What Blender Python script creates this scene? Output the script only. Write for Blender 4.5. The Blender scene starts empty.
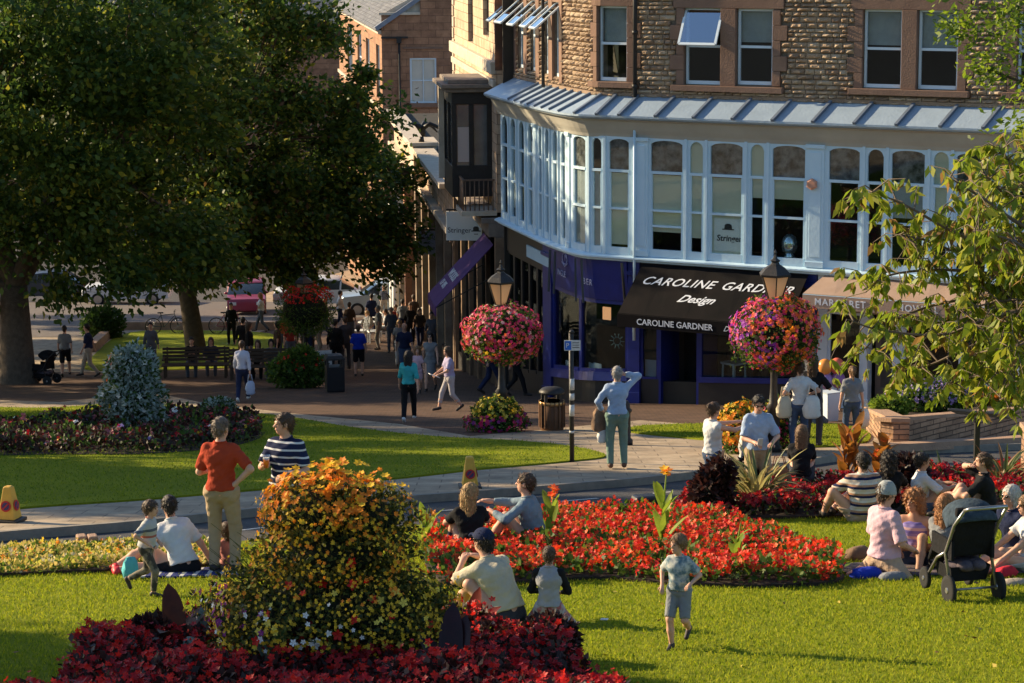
import bpy, math, random
import numpy as np
from mathutils import Vector, Matrix, Quaternion
random.seed(7); np.random.seed(7)
RNG = np.random.default_rng(7)
S = bpy.context.scene
COL = S.collection
PI = math.pi

# ------------------------------------------------------------ camera
FPX = 2400.0; CAMZ = 14.0
PITCH = math.atan(420/FPX); ROLL = math.radians(0.4)
_F = Vector((0, math.cos(PITCH), -math.sin(PITCH)))
_U0 = Vector((0, math.sin(PITCH), math.cos(PITCH))); _R0 = Vector((1, 0, 0))
_R = _R0*math.cos(ROLL) - _U0*math.sin(ROLL)
_U = _U0*math.cos(ROLL) + _R0*math.sin(ROLL)
CAM = Vector((0, 0, CAMZ))
cd = bpy.data.cameras.new('camera'); cam = bpy.data.objects.new('camera', cd); COL.objects.link(cam)
cd.sensor_width = 36; cd.lens = FPX/1024*36; cd.clip_end = 3000; cd.clip_start = .1
m = Matrix((( _R.x, _U.x, -_F.x, 0), (_R.y, _U.y, -_F.y, 0), (_R.z, _U.z, -_F.z, CAMZ), (0, 0, 0, 1)))
cam.matrix_world = m; S.camera = cam

# ------------------------------------------------------------ world, sun, exposure
SUN_EL = math.radians(21.5)
SD = Vector((-.905, .425, 0)).normalized()            # towards the sun, horizontally
w = bpy.data.worlds.new('World'); S.world = w; w.use_nodes = True
nt = w.node_tree; bgn = nt.nodes['Background']
sky = nt.nodes.new('ShaderNodeTexSky'); sky.sky_type = 'NISHITA'; sky.sun_disc = False
sky.sun_elevation = SUN_EL; sky.sun_rotation = math.atan2(SD.x, SD.y)
sky.air_density = 1.0; sky.dust_density = .3; sky.ozone_density = 2.2
nt.links.new(sky.outputs[0], bgn.inputs[0]); bgn.inputs[1].default_value = .097
sl = bpy.data.lights.new('sun', 'SUN'); sl.energy = 5.0; sl.angle = math.radians(.55); sl.color = (1, .79, .50)
so = bpy.data.objects.new('sun', sl); COL.objects.link(so)
_d = Vector((-SD.x*math.cos(SUN_EL), -SD.y*math.cos(SUN_EL), -math.sin(SUN_EL)))
so.rotation_euler = _d.to_track_quat('-Z', 'Y').to_euler(); so.location = (-60, 60, 60)
S.view_settings.view_transform = 'Standard'; S.view_settings.look = 'None'
S.view_settings.exposure = 1.05; S.view_settings.gamma = 1
S.render.engine = 'CYCLES'
S.cycles.max_bounces = 6; S.cycles.transparent_max_bounces = 12; S.cycles.transmission_bounces = 4

# ------------------------------------------------------------ pixel helpers (only used to find where things stand)
SLOPE = .144; G0 = CAMZ - 3.4
def ray(px, py): return _F + _R*((px-512)/FPX) - _U*((py-341.5)/FPX)
def W(px, py, Y):
    r = ray(px, py); return CAM + r*(Y/r.y)
YB = 85.0; SLOPE2 = .09
def gz(x, y): return G0 - SLOPE*y if y < YB else G0 - SLOPE*YB - SLOPE2*(y-YB)
def G(px, py, dz=0):
    r = ray(px, py); d = -(r.z + SLOPE*r.y); t = (CAMZ - G0 - dz)/d if d > 1e-6 else 1e9
    if r.y*t > YB: g2 = G0-SLOPE*YB+SLOPE2*YB; t = (CAMZ - g2 - dz)/(-(r.z + SLOPE2*r.y))
    return CAM + r*t
def ppm(Y): return FPX/Y

# ------------------------------------------------------------ object helpers
def tag(o, label=None, cat=None, group=None, kind=None):
    if label: o['label'] = label
    if cat: o['category'] = cat
    if group: o['group'] = group
    if kind: o['kind'] = kind
    return o
def empty(name, loc, rz=0, label=None, cat=None, group=None):
    o = bpy.data.objects.new(name, None); COL.objects.link(o); o.location = loc; o.rotation_euler = (0, 0, rz)
    o.empty_display_size = .2
    return tag(o, label, cat, group)
def par(o, p):
    if p is not None: o.parent = p
    return o
def mesh_np(name, V, F, mats, parent=None, smooth=False, midx=None, uv=None):
    """V (n,3), F list or (m,k) array"""
    me = bpy.data.meshes.new(name)
    V = np.asarray(V, dtype=np.float32)
    if isinstance(F, np.ndarray):
        m_, k = F.shape
        me.vertices.add(len(V)); me.vertices.foreach_set('co', V.ravel())
        me.loops.add(m_*k); me.loops.foreach_set('vertex_index', F.astype(np.int32).ravel())
        me.polygons.add(m_); me.polygons.foreach_set('loop_start', np.arange(0, m_*k, k, dtype=np.int32))
    else:
        me.from_pydata([tuple(map(float, v)) for v in V], [], F)
    if not isinstance(mats, (list, tuple)): mats = [mats]
    for q in mats: me.materials.append(q)
    if midx is not None: me.polygons.foreach_set('material_index', np.asarray(midx, dtype=np.int32))
    if uv is not None:
        l = me.uv_layers.new(name='UVMap'); l.data.foreach_set('uv', np.asarray(uv, dtype=np.float32).ravel())
    me.update(calc_edges=True)
    me.validate()
    if smooth: me.polygons.foreach_set('use_smooth', np.ones(len(me.polygons), dtype=bool))
    o = bpy.data.objects.new(name, me); COL.objects.link(o)
    return par(o, parent)

class MB:
    def __init__(s): s.cuts = []; s.v = []; s.f = []; s.m = []; s.sm = []; s.uv = []; s.M = Matrix(); s.mi = 0
    def add(s, vs, fs, smooth=False, uvs=None):
        b = len(s.v)
        for q in vs: s.v.append(tuple(s.M @ Vector(q)))
        for i, f in enumerate(fs):
            s.f.append([b+j for j in f]); s.m.append(s.mi); s.sm.append(smooth)
            s.uv.append(uvs[i] if uvs else None)
        return s
    def box(s, x0, x1, y0, y1, z0, z1):
        v = [(x, y, z) for z in (z0, z1) for y in (y0, y1) for x in (x0, x1)]
        return s.add(v, [(0, 2, 3, 1), (4, 5, 7, 6), (0, 1, 5, 4), (2, 6, 7, 3), (0, 4, 6, 2), (1, 3, 7, 5)])
    def bar(s, a, b, w_, h_, up=(0, 0, 1)):
        a = Vector(a); b = Vector(b); d = (b-a).normalized(); u = Vector(up)
        x = d.cross(u)
        if x.length < 1e-4: x = d.cross(Vector((1, 0, 0)))
        x.normalize(); z = x.cross(d)
        v = []
        for p in (a, b):
            for i, j in ((-1, -1), (1, -1), (1, 1), (-1, 1)): v.append(p + x*i*w_/2 + z*j*h_/2)
        return s.add(v, [(0, 1, 2, 3), (7, 6, 5, 4), (0, 4, 5, 1), (1, 5, 6, 2), (2, 6, 7, 3), (3, 7, 4, 0)])
    def tube(s, pts, rad, n=8, cap=True):
        pts = [Vector(p) for p in pts]
        if not isinstance(rad, (list, tuple)): rad = [rad]*len(pts)
        vs = []; up = None
        for i, p in enumerate(pts):
            d = (pts[min(i+1, len(pts)-1)] - pts[max(i-1, 0)])
            if d.length < 1e-9: d = Vector((0, 0, 1))
            d.normalize()
            if up is None: up = d.orthogonal().normalized()
            up = (up - d*up.dot(d))
            if up.length < 1e-5: up = d.orthogonal()
            up.normalize(); r = d.cross(up)
            for k in range(n):
                a = 2*PI*k/n; vs.append(p + (up*math.cos(a) + r*math.sin(a))*rad[i])
        fs = []
        for i in range(len(pts)-1):
            for k in range(n):
                fs.append((i*n+k, i*n+(k+1) % n, (i+1)*n+(k+1) % n, (i+1)*n+k))
        s.add(vs, fs, True)
        if cap:
            b = len(s.v) - len(vs)
            s.f.append([b+k for k in range(n)][::-1]); s.m.append(s.mi); s.sm.append(False); s.uv.append(None)
            s.f.append([b+(len(pts)-1)*n+k for k in range(n)]); s.m.append(s.mi); s.sm.append(False); s.uv.append(None)
        return s
    def lathe(s, prof, c=(0, 0, 0), n=20, smooth=True, rot=0, sx=1, sy=1):
        vs = []; c = Vector(c)
        for r, z in prof:
            for k in range(n):
                a = 2*PI*k/n+rot; vs.append((c.x+r*math.cos(a)*sx, c.y+r*math.sin(a)*sy, c.z+z))
        fs = [(i*n+k, i*n+(k+1) % n, (i+1)*n+(k+1) % n, (i+1)*n+k) for i in range(len(prof)-1) for k in range(n)]
        s.add(vs, fs, smooth)
        b = len(s.v)-len(vs)
        s.f.append([b+k for k in range(n)][::-1]); s.m.append(s.mi); s.sm.append(False); s.uv.append(None)
        s.f.append([b+(len(prof)-1)*n+k for k in range(n)]); s.m.append(s.mi); s.sm.append(False); s.uv.append(None)
        return s
    def ball(s, c, r, nu=14, nv=9):
        if not isinstance(r, (tuple, list)): r = (r, r, r)
        prof = []
        vs = []; 
        for i in range(1, nv):
            t = PI*i/nv
            for k in range(nu):
                a = 2*PI*k/nu; vs.append((c[0]+r[0]*math.sin(t)*math.cos(a), c[1]+r[1]*math.sin(t)*math.sin(a), c[2]-r[2]*math.cos(t)))
        fs = [(i*nu+k, i*nu+(k+1) % nu, (i+1)*nu+(k+1) % nu, (i+1)*nu+k) for i in range(nv-2) for k in range(nu)]
        n0 = len(vs); vs += [(c[0], c[1], c[2]-r[2]), (c[0], c[1], c[2]+r[2])]
        for k in range(nu):
            fs.append((n0, (k+1) % nu, k)); fs.append((n0+1, (nv-2)*nu+k, (nv-2)*nu+(k+1) % nu))
        return s.add(vs, fs, True)
    def prism(s, poly, z0, z1):
        """poly: list of (x,y), z may be numbers or functions"""
        f0 = z0 if callable(z0) else (lambda x, y: z0)
        f1 = z1 if callable(z1) else (lambda x, y: z1)
        n = len(poly)
        a = sum(poly[i][0]*poly[(i+1) % n][1]-poly[(i+1) % n][0]*poly[i][1] for i in range(n))
        if a < 0: poly = poly[::-1]
        vs = [(x, y, f0(x, y)) for x, y in poly] + [(x, y, f1(x, y)) for x, y in poly]
        fs = [tuple(range(n))[::-1], tuple(range(n, 2*n))] + [(i, (i+1) % n, n+(i+1) % n, n+i) for i in range(n)]
        return s.add(vs, fs)
    def cut(s): s.cuts.append((len(s.v), len(s.f))); return s
    def each(s, name, mats, parent=None, bevel=0):
        out = []; cs = [(0, 0)]+[c for c in s.cuts]+[(len(s.v), len(s.f))]
        for (v0, f0), (v1, f1) in zip(cs, cs[1:]):
            if f1 <= f0: continue
            q = MB(); q.v = s.v[v0:v1]; q.f = [[i-v0 for i in f] for f in s.f[f0:f1]]; q.m = s.m[f0:f1]; q.sm = s.sm[f0:f1]; q.uv = s.uv[f0:f1]
            out.append(q.build(name, mats, parent, bevel))
        return out
    def build(s, name, mats, parent=None, bevel=0):
        me = bpy.data.meshes.new(name); me.from_pydata(s.v, [], s.f)
        if not isinstance(mats, (list, tuple)): mats = [mats]
        for q in mats: me.materials.append(q)
        me.polygons.foreach_set('material_index', np.array(s.m, dtype=np.int32))
        me.polygons.foreach_set('use_smooth', np.array(s.sm, dtype=bool))
        me.update(); l = me.uv_layers.new(name='UVMap')
        for p in me.polygons:
            pre = s.uv[p.index]; nn = p.normal
            ax = max(range(3), key=lambda i: abs(nn[i]))
            t = Vector((-nn.y, nn.x, 0))
            if t.length < .3: t = Vector((1, 0, 0)); up = Vector((0, 1, 0))
            else: t.normalize(); up = Vector((0, 0, 1))
            for q, li in enumerate(p.loop_indices):
                co = me.vertices[me.loops[li].vertex_index].co
                l.data[li].uv = pre[q] if pre else (co.dot(t), co.dot(up))
        o = bpy.data.objects.new(name, me); COL.objects.link(o); par(o, parent)
        if bevel:
            b = o.modifiers.new('bevel', 'BEVEL'); b.width = bevel; b.segments = 2; b.limit_method = 'ANGLE'
        return o

# ------------------------------------------------------------ materials
MATS = {}
def mat(name, col, rough=.8, col2=None, scale=6, bump=0, bscale=None, metal=0, spec=.3, trans=0, emit=None, coord='Object', contrast=.5, det=6, sheen=0):
    if name in MATS: return MATS[name]
    m = bpy.data.materials.new(name); m.use_nodes = True; t = m.node_tree; N = t.nodes; L = t.links
    P = N['Principled BSDF']; P.inputs['Roughness'].default_value = rough; P.inputs['Metallic'].default_value = metal
    P.inputs['Specular IOR Level'].default_value = spec
    P.inputs['Base Color'].default_value = (*col, 1)
    csrc = None
    tc = N.new('ShaderNodeTexCoord')
    if col2 is not None:
        n = N.new('ShaderNodeTexNoise'); n.inputs['Scale'].default_value = scale; n.inputs['Detail'].default_value = det
        n.inputs['Roughness'].default_value = .6
        L.new(tc.outputs[coord], n.inputs[0])
        r = N.new('ShaderNodeValToRGB'); r.color_ramp.elements[0].position = .5-contrast*.4; r.color_ramp.elements[1].position = .5+contrast*.4
        r.color_ramp.elements[0].color = (*col, 1); r.color_ramp.elements[1].color = (*col2, 1)
        L.new(n.outputs[0], r.inputs[0]); L.new(r.outputs[0], P.inputs['Base Color']); csrc = r.outputs[0]
    if bump:
        n = N.new('ShaderNodeTexNoise'); n.inputs['Scale'].default_value = bscale or scale*4; n.inputs['Detail'].default_value = 5
        L.new(tc.outputs[coord], n.inputs[0])
        b = N.new('ShaderNodeBump'); b.inputs['Strength'].default_value = min(1, bump); b.inputs['Distance'].default_value = .02*max(1, bump)
        L.new(n.outputs[0], b.inputs['Height']); L.new(b.outputs[0], P.inputs['Normal'])
    if trans:
        tr = N.new('ShaderNodeBsdfTranslucent'); mx = N.new('ShaderNodeMixShader'); mx.inputs[0].default_value = trans
        tr.inputs[0].default_value = (*[min(1, c*1.3) for c in col], 1)
        if csrc: L.new(csrc, tr.inputs[0])
        L.new(P.outputs[0], mx.inputs[1]); L.new(tr.outputs[0], mx.inputs[2]); L.new(mx.outputs[0], N['Material Output'].inputs[0])
    if emit:
        P.inputs['Emission Color'].default_value = (*emit[0], 1); P.inputs['Emission Strength'].default_value = emit[1]
    MATS[name] = m; return m

def brickmat(name, c1, c2, mortar, bw, bh, rough=.9, msize=.012, bump=.6, coord='UV', nz=.25, off=.5, big=None):
    if name in MATS: return MATS[name]
    m = bpy.data.materials.new(name); m.use_nodes = True; t = m.node_tree; N = t.nodes; L = t.links
    P = N['Principled BSDF']; P.inputs['Roughness'].default_value = rough; P.inputs['Specular IOR Level'].default_value = .2
    tc = N.new('ShaderNodeTexCoord')
    nz1 = N.new('ShaderNodeTexNoise'); nz1.inputs['Scale'].default_value = 2.5; nz1.inputs['Detail'].default_value = 4
    L.new(tc.outputs[coord], nz1.inputs[0])
    add = N.new('ShaderNodeVectorMath'); add.operation = 'MULTIPLY_ADD'
    L.new(nz1.outputs[1], add.inputs[0]); add.inputs[1].default_value = (.02, .02, .02); L.new(tc.outputs[coord], add.inputs[2])
    b = N.new('ShaderNodeTexBrick'); L.new(add.outputs[0], b.inputs[0])
    b.inputs['Scale'].default_value = 1; b.inputs['Brick Width'].default_value = bw; b.inputs['Row Height'].default_value = bh
    b.inputs['Mortar Size'].default_value = msize; b.inputs['Mortar Smooth'].default_value = .3; b.inputs['Bias'].default_value = 0
    b.offset = off
    b.inputs['Color1'].default_value = (*c1, 1); b.inputs['Color2'].default_value = (*c2, 1); b.inputs['Mortar'].default_value = (*mortar, 1)
    n2 = N.new('ShaderNodeTexNoise'); n2.inputs['Scale'].default_value = 1.7; n2.inputs['Detail'].default_value = 8; n2.inputs['Roughness'].default_value = .7
    L.new(tc.outputs[coord], n2.inputs[0])
    mr = N.new('ShaderNodeMapRange'); mr.inputs['From Min'].default_value = .3; mr.inputs['From Max'].default_value = .7
    mr.inputs['To Min'].default_value = 1-nz; mr.inputs['To Max'].default_value = 1+nz; L.new(n2.outputs[0], mr.inputs[0])
    mul = N.new('ShaderNodeVectorMath'); mul.operation = 'SCALE'; L.new(b.outputs[0], mul.inputs[0]); L.new(mr.outputs[0], mul.inputs['Scale'])
    L.new(mul.outputs[0], P.inputs['Base Color'])
    n3 = N.new('ShaderNodeTexNoise'); n3.inputs['Scale'].default_value = 18; n3.inputs['Detail'].default_value = 6; L.new(tc.outputs[coord], n3.inputs[0])
    s1 = N.new('ShaderNodeMath'); s1.operation = 'MULTIPLY_ADD'; L.new(b.outputs['Fac'], s1.inputs[0]); s1.inputs[1].default_value = -1.0; L.new(n3.outputs[0], s1.inputs[2])
    bp = N.new('ShaderNodeBump'); bp.inputs['Strength'].default_value = bump; bp.inputs['Distance'].default_value = .015
    L.new(s1.outputs[0], bp.inputs['Height']); L.new(bp.outputs[0], P.inputs['Normal'])
    MATS[name] = m; return m

def glassmat(name, tint=(.92, .95, .95), refl=.16):
    m = bpy.data.materials.new(name); m.use_nodes = True; t = m.node_tree; N = t.nodes; L = t.links
    N.remove(N['Principled BSDF'])
    tr = N.new('ShaderNodeBsdfTransparent'); tr.inputs[0].default_value = (*tint, 1)
    gl = N.new('ShaderNodeBsdfGlossy'); gl.inputs['Roughness'].default_value = .02; gl.inputs[0].default_value = (.9, .95, 1, 1)
    lw = N.new('ShaderNodeFresnel'); lw.inputs[0].default_value = 1.5
    tc = N.new('ShaderNodeTexCoord'); nz = N.new('ShaderNodeTexNoise'); nz.inputs['Scale'].default_value = .7; L.new(tc.outputs['Object'], nz.inputs[0])
    bp = N.new('ShaderNodeBump'); bp.inputs['Strength'].default_value = .15; bp.inputs['Distance'].default_value = .02; L.new(nz.outputs[0], bp.inputs['Height'])
    L.new(bp.outputs[0], gl.inputs['Normal'])
    ad = N.new('ShaderNodeMath'); ad.operation = 'ADD'; ad.use_clamp = True; L.new(lw.outputs[0], ad.inputs[0]); ad.inputs[1].default_value = refl
    geo = N.new('ShaderNodeNewGeometry'); iv = N.new('ShaderNodeMath'); iv.operation = 'SUBTRACT'; iv.inputs[0].default_value = 1; L.new(geo.outputs['Backfacing'], iv.inputs[1])
    mu = N.new('ShaderNodeMath'); mu.operation = 'MULTIPLY'; L.new(ad.outputs[0], mu.inputs[0]); L.new(iv.outputs[0], mu.inputs[1])
    mx = N.new('ShaderNodeMixShader'); L.new(mu.outputs[0], mx.inputs[0]); L.new(tr.outputs[0], mx.inputs[1]); L.new(gl.outputs[0], mx.inputs[2])
    L.new(mx.outputs[0], N['Material Output'].inputs[0]); MATS[name] = m; return m

GLASS = glassmat('window_glass', refl=.04)
GLASSD = glassmat('shop_glass', (.75, .8, .8), .04)

def text(s_, size, mtl, M, parent, name='lettering', shear=0, ext=.004, space=1, align='LEFT', bold=0):
    c = bpy.data.curves.new(name, 'FONT'); c.body = s_; c.size = size; c.shear = shear; c.extrude = ext; c.space_character = space
    c.align_x = align; c.align_y = 'CENTER'; c.offset = bold; c.resolution_u = 3
    o = bpy.data.objects.new('tmp', c); COL.objects.link(o)
    bpy.context.view_layer.update()
    me = bpy.data.meshes.new_from_object(o.evaluated_get(bpy.context.evaluated_depsgraph_get()))
    me.name = name; bpy.data.objects.remove(o)
    me.materials.clear(); me.materials.append(mtl)
    me.transform(M)
    ob = bpy.data.objects.new(name, me); COL.objects.link(ob); return par(ob, parent)

def rand_dirs(n):
    d = RNG.normal(size=(n, 3)); return d/np.linalg.norm(d, axis=1, keepdims=True)
def leaves(name, P, size, mats, parent=None, dirs=None, aspect=.55, jit=.35, weights=None, fold=.0, tri=False):
    """one mesh of small rhombic leaves or petals at points P"""
    P = np.asarray(P, dtype=float); n = len(P)
    d = rand_dirs(n) if dirs is None else dirs + RNG.normal(size=(n, 3))*jit
    d /= np.linalg.norm(d, axis=1, keepdims=True)
    r = rand_dirs(n); wv = np.cross(d, r); wv /= (np.linalg.norm(wv, axis=1, keepdims=True)+1e-9)
    sz = (np.asarray(size)*RNG.uniform(.65, 1.35, n))[:, None] if np.ndim(size) == 0 else np.asarray(size)[:, None]
    wd = sz*aspect*.5
    nrm = np.cross(d, wv)
    V = np.empty((n, 4, 3)); V[:, 0] = P; V[:, 1] = P + d*sz*.45 + wv*wd; V[:, 2] = P + d*sz + nrm*sz*.15; V[:, 3] = P + d*sz*.45 - wv*wd
    F = np.arange(n*4).reshape(n, 4)
    if not isinstance(mats, (list, tuple)): mats = [mats]
    mi = RNG.choice(len(mats), n, p=weights) if len(mats) > 1 else np.zeros(n, int)
    return mesh_np(name, V.reshape(-1, 3), F, mats, parent, midx=mi)
# ------------------------------------------------------------ ground
def catmull(pts, n=6, closed=True):
    P = [Vector(p) for p in pts]; out = []; N_ = len(P)
    for i in range(N_ if closed else N_-1):
        p0 = P[(i-1) % N_] if closed or i > 0 else P[i]
        p1 = P[i]; p2 = P[(i+1) % N_]; p3 = P[(i+2) % N_] if closed or i+2 < N_ else p2
        for k in range(n):
            t = k/n; out.append(.5*((2*p1)+(p2-p0)*t+(2*p0-5*p1+4*p2-p3)*t*t+(3*p1-p0-3*p2+p3)*t**3))
    if not closed: out.append(P[-1])
    return out
def pxpoly(pts): return [tuple(G(*p)[:2]) for p in pts]
def clipy(poly, sgn):
    out = []; n = len(poly)
    for i in range(n):
        a, c = poly[i], poly[(i+1) % n]; da, dc = (YB-a[1])*sgn, (YB-c[1])*sgn
        if da >= 0: out.append((a[0], a[1]))
        if (da > 0 and dc < 0) or (da < 0 and dc > 0):
            t = da/(da-dc); out.append((a[0]+(c[0]-a[0])*t, YB))
    return out
def slab(name, poly, top, thick, mtl, kind='structure'):
    b = MB()
    for sgn in (1, -1):
        q = clipy(poly, sgn)
        if len(q) > 2: b.prism(q, lambda x, y: gz(x, y)+top-thick, lambda x, y: gz(x, y)+top)
    o = b.build(name, mtl); tag(o, kind=kind); return o

asphalt = mat('asphalt', (.045, .045, .05), .9, (.075, .072, .072), 9, .5, 90)
def far_z(x, y): return gz(x, min(y, 150))
xs = [-400, -150, -60, -30, 0, 30, 60, 150, 400]; ys = [-60, -20, 0, 20, 40, 85, 120, 150, 220, 500, 900]
V = [(x, y, far_z(x, y)-.12) for y in ys for x in xs]
Fq = [(j*len(xs)+i, j*len(xs)+i+1, (j+1)*len(xs)+i+1, (j+1)*len(xs)+i) for j in range(len(ys)-1) for i in range(len(xs)-1)]
tag(mesh_np('road', V, Fq, asphalt), kind='structure')

flag = brickmat('flagstone', (.38, .30, .21), (.31, .24, .17), (.19, .15, .11), .75, .5, msize=.012, bump=.3, coord='Object', nz=.38)
brown = brickmat('brown_paving', (.13, .075, .05), (.09, .055, .038), (.05, .035, .028), .22, .11, msize=.008, bump=.25, coord='Object', nz=.25)
kerbm = mat('kerb_stone', (.30, .26, .21), .9, (.20, .18, .15), 5, .4, 40)
def grassmat(name, c1, c2, c3):
    m = bpy.data.materials.new(name); m.use_nodes = True; N = m.node_tree.nodes; L = m.node_tree.links; P = N['Principled BSDF']
    P.inputs['Roughness'].default_value = .9; P.inputs['Specular IOR Level'].default_value = .1
    tc = N.new('ShaderNodeTexCoord')
    a = N.new('ShaderNodeTexNoise'); a.inputs['Scale'].default_value = .9; a.inputs['Detail'].default_value = 5; L.new(tc.outputs['Object'], a.inputs[0])
    b = N.new('ShaderNodeTexNoise'); b.inputs['Scale'].default_value = 28; b.inputs['Detail'].default_value = 6; b.inputs['Roughness'].default_value = .75; L.new(tc.outputs['Object'], b.inputs[0])
    r1 = N.new('ShaderNodeValToRGB'); r1.color_ramp.elements[0].position = .35; r1.color_ramp.elements[1].position = .68
    r1.color_ramp.elements[0].color = (*c1, 1); r1.color_ramp.elements[1].color = (*c2, 1); L.new(a.outputs[0], r1.inputs[0])
    r2 = N.new('ShaderNodeValToRGB'); r2.color_ramp.elements[0].position = .38; r2.color_ramp.elements[1].position = .66; L.new(b.outputs[0], r2.inputs[0])
    mx = N.new('ShaderNodeMix'); mx.data_type = 'RGBA'; L.new(r2.outputs[0], mx.inputs[0]); L.new(r1.outputs[0], mx.inputs[6]); mx.inputs[7].default_value = (*c3, 1)
    L.new(mx.outputs[2], P.inputs['Base Color'])
    bp = N.new('ShaderNodeBump'); bp.inputs['Strength'].default_value = 1; bp.inputs['Distance'].default_value = .05; L.new(b.outputs[0], bp.inputs['Height']); L.new(bp.outputs[0], P.inputs['Normal'])
    MATS[name] = m; return m
lawn = grassmat('lawn_grass', (.13, .18, .008), (.22, .26, .010), (.30, .31, .018))

# kerb line (pavement edge above the road), in photo pixels
kerb_px = [(-420, 562), (-200, 549), (0, 531), (125, 521), (250, 508), (370, 498), (480, 490), (580, 482), (640, 477), (700, 470), (780, 462), (850, 452), (905, 448), (1000, 444), (1120, 440), (1500, 430)]
kp = catmull([G(*p) for p in kerb_px], 5, closed=False); kp2 = [(p.x, p.y) for p in kp]
far_poly = kp2 + [(60, 60), (60, 149), (-10, 149), (-14, 118), (-60, 100), (-60, 60)]
slab('pavement', far_poly, 0, .3, flag)
b = MB()
def strip_along(b, pts, w0, w1, z0, z1):
    # swept along pts, offset sideways between w0 and w1
    n = len(pts); L_ = []
    for i in range(n):
        d = Vector(pts[min(i+1, n-1)])-Vector(pts[max(i-1, 0)]); d.normalize(); nn = Vector((d.y, -d.x)); p = Vector(pts[i])
        a_ = p+nn*w0; c_ = p+nn*w1
        L_.append([(a_.x, a_.y, gz(*a_)+z0), (c_.x, c_.y, gz(*c_)+z0), (c_.x, c_.y, gz(*c_)+z1), (a_.x, a_.y, gz(*a_)+z1)])
    vs = [q for r in L_ for q in r]; fs = []
    for i in range(n-1):
        for k in range(4): fs.append((i*4+k, (i+1)*4+k, (i+1)*4+(k+1) % 4, i*4+(k+1) % 4))
    fs += [(0, 1, 2, 3), tuple((n-1)*4+k for k in (3, 2, 1, 0))]
    b.add(vs, fs)
strip_along(b, kp2, -.003, .14, -.2, .006)
tag(b.build('kerb', kerbm), kind='structure')
# double line painted along the kerb and broken centre marks
paint = mat('road_paint', (.62, .60, .55), .7, (.40, .39, .37), 12)
b = MB()
for i0, i1 in ((16, 18), (21, 23), (26, 28), (31, 33), (36, 38), (41, 43), (46, 48)):
    seg = kp2[i0:i1+1]
    strip_along(b, seg, 1.25, 1.33, -.116, -.1155)
tag(b.build('road_markings', paint), kind='structure')
# brown promenade laid in the pavement
prom = pxpoly([(-60, 398), (60, 402), (150, 392), (210, 404), (300, 414), (400, 424), (470, 436), (560, 428), (640, 420), (780, 432), (900, 436), (1100, 428), (1100, 380), (800, 396), (640, 396), (545, 384), (500, 372), (440, 332), (400, 316), (300, 318), (120, 372), (-60, 372)])
slab('promenade', prom, .004, .05, brown)
sunst = mat('street_tarmac_far', (.16, .135, .12), .9, (.12, .10, .09), 3)
slab('far_street', pxpoly([(-300, 345), (0, 338), (95, 336), (120, 326), (290, 324), (345, 318), (420, 316), (420, 302), (-300, 302)]), .010, .3, sunst)

# lawns
upper = catmull([(p[0], p[1], 0) for p in pxpoly([(-260, 540), (0, 511), (150, 500), (300, 487), (400, 479), (480, 470), (560, 463), (606, 457), (575, 448), (520, 442), (430, 437), (350, 428), (290, 418), (200, 408), (130, 404), (60, 408), (0, 408), (-260, 400)])], 5)
slab('upper_lawn', [(p.x, p.y) for p in upper], .03, .1, lawn)
small = catmull([(p[0], p[1], 0) for p in pxpoly([(628, 432), (668, 437), (720, 442), (790, 448), (862, 444), (866, 432), (830, 425), (760, 424), (690, 425), (640, 427)])], 5)
slab('small_lawn', [(p.x, p.y) for p in small], .03, .1, lawn)
shady = catmull([(p[0], p[1], 0) for p in pxpoly([(95, 371), (280, 366), (284, 350), (270, 334), (190, 331), (130, 333), (100, 350)])], 4)
slab('shaded_lawn', [(p.x, p.y) for p in shady], .03, .1, lawn)
front = pxpoly([(-500, 585), (-200, 570), (0, 556), (120, 549), (220, 543), (330, 532), (450, 522), (560, 516), (640, 512), (680, 500), (760, 484), (860, 478), (960, 470), (1100, 462), (1300, 455)])
front += [(20, 12), (40, 0), (60, -50), (-60, -50), (-40, 0), (-20, 16)]
slab('front_lawn', front, .0, .3, lawn)

# blades of mown grass on the nearer lawns
bladem = [mat('grass_blade_a', (.21, .265, .008), .8, trans=.4), mat('grass_blade_b', (.34, .35, .018), .8, trans=.4), mat('grass_blade_c', (.11, .17, .012), .8, trans=.35)]
def inpoly(P, poly):
    x, y = P[:, 0], P[:, 1]; c = np.zeros(len(P), bool); n = len(poly)
    for i in range(n):
        x1, y1 = poly[i][:2]; x2, y2 = poly[(i+1) % n][:2]
        k = ((y1 > y) != (y2 > y)) & (x < (x2-x1)*(y-y1)/(y2-y1+1e-12)+x1); c ^= k
    return c
def scatter(poly, n):
    a = np.array([p[:2] for p in poly]); lo, hi = a.min(0), a.max(0); out = np.zeros((0, 2))
    while len(out) < n:
        q = RNG.uniform(lo, hi, (n, 2)); out = np.vstack([out, q[inpoly(q, poly)]])
    return out[:n]
far_l = [(p.x, p.y) for p in upper]
PU = np.vstack([scatter(far_l, 60000), scatter([(p.x, p.y) for p in small], 9000)]); PU = PU[(PU[:, 0] > -13)]
FARB = np.column_stack([PU, G0-SLOPE*PU[:, 1]+.03]); 
near = pxpoly([(-30, 560), (200, 548), (440, 530), (660, 505), (860, 480), (1050, 470), (1060, 720), (-40, 720)])
P2 = scatter(near, 240000)
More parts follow.
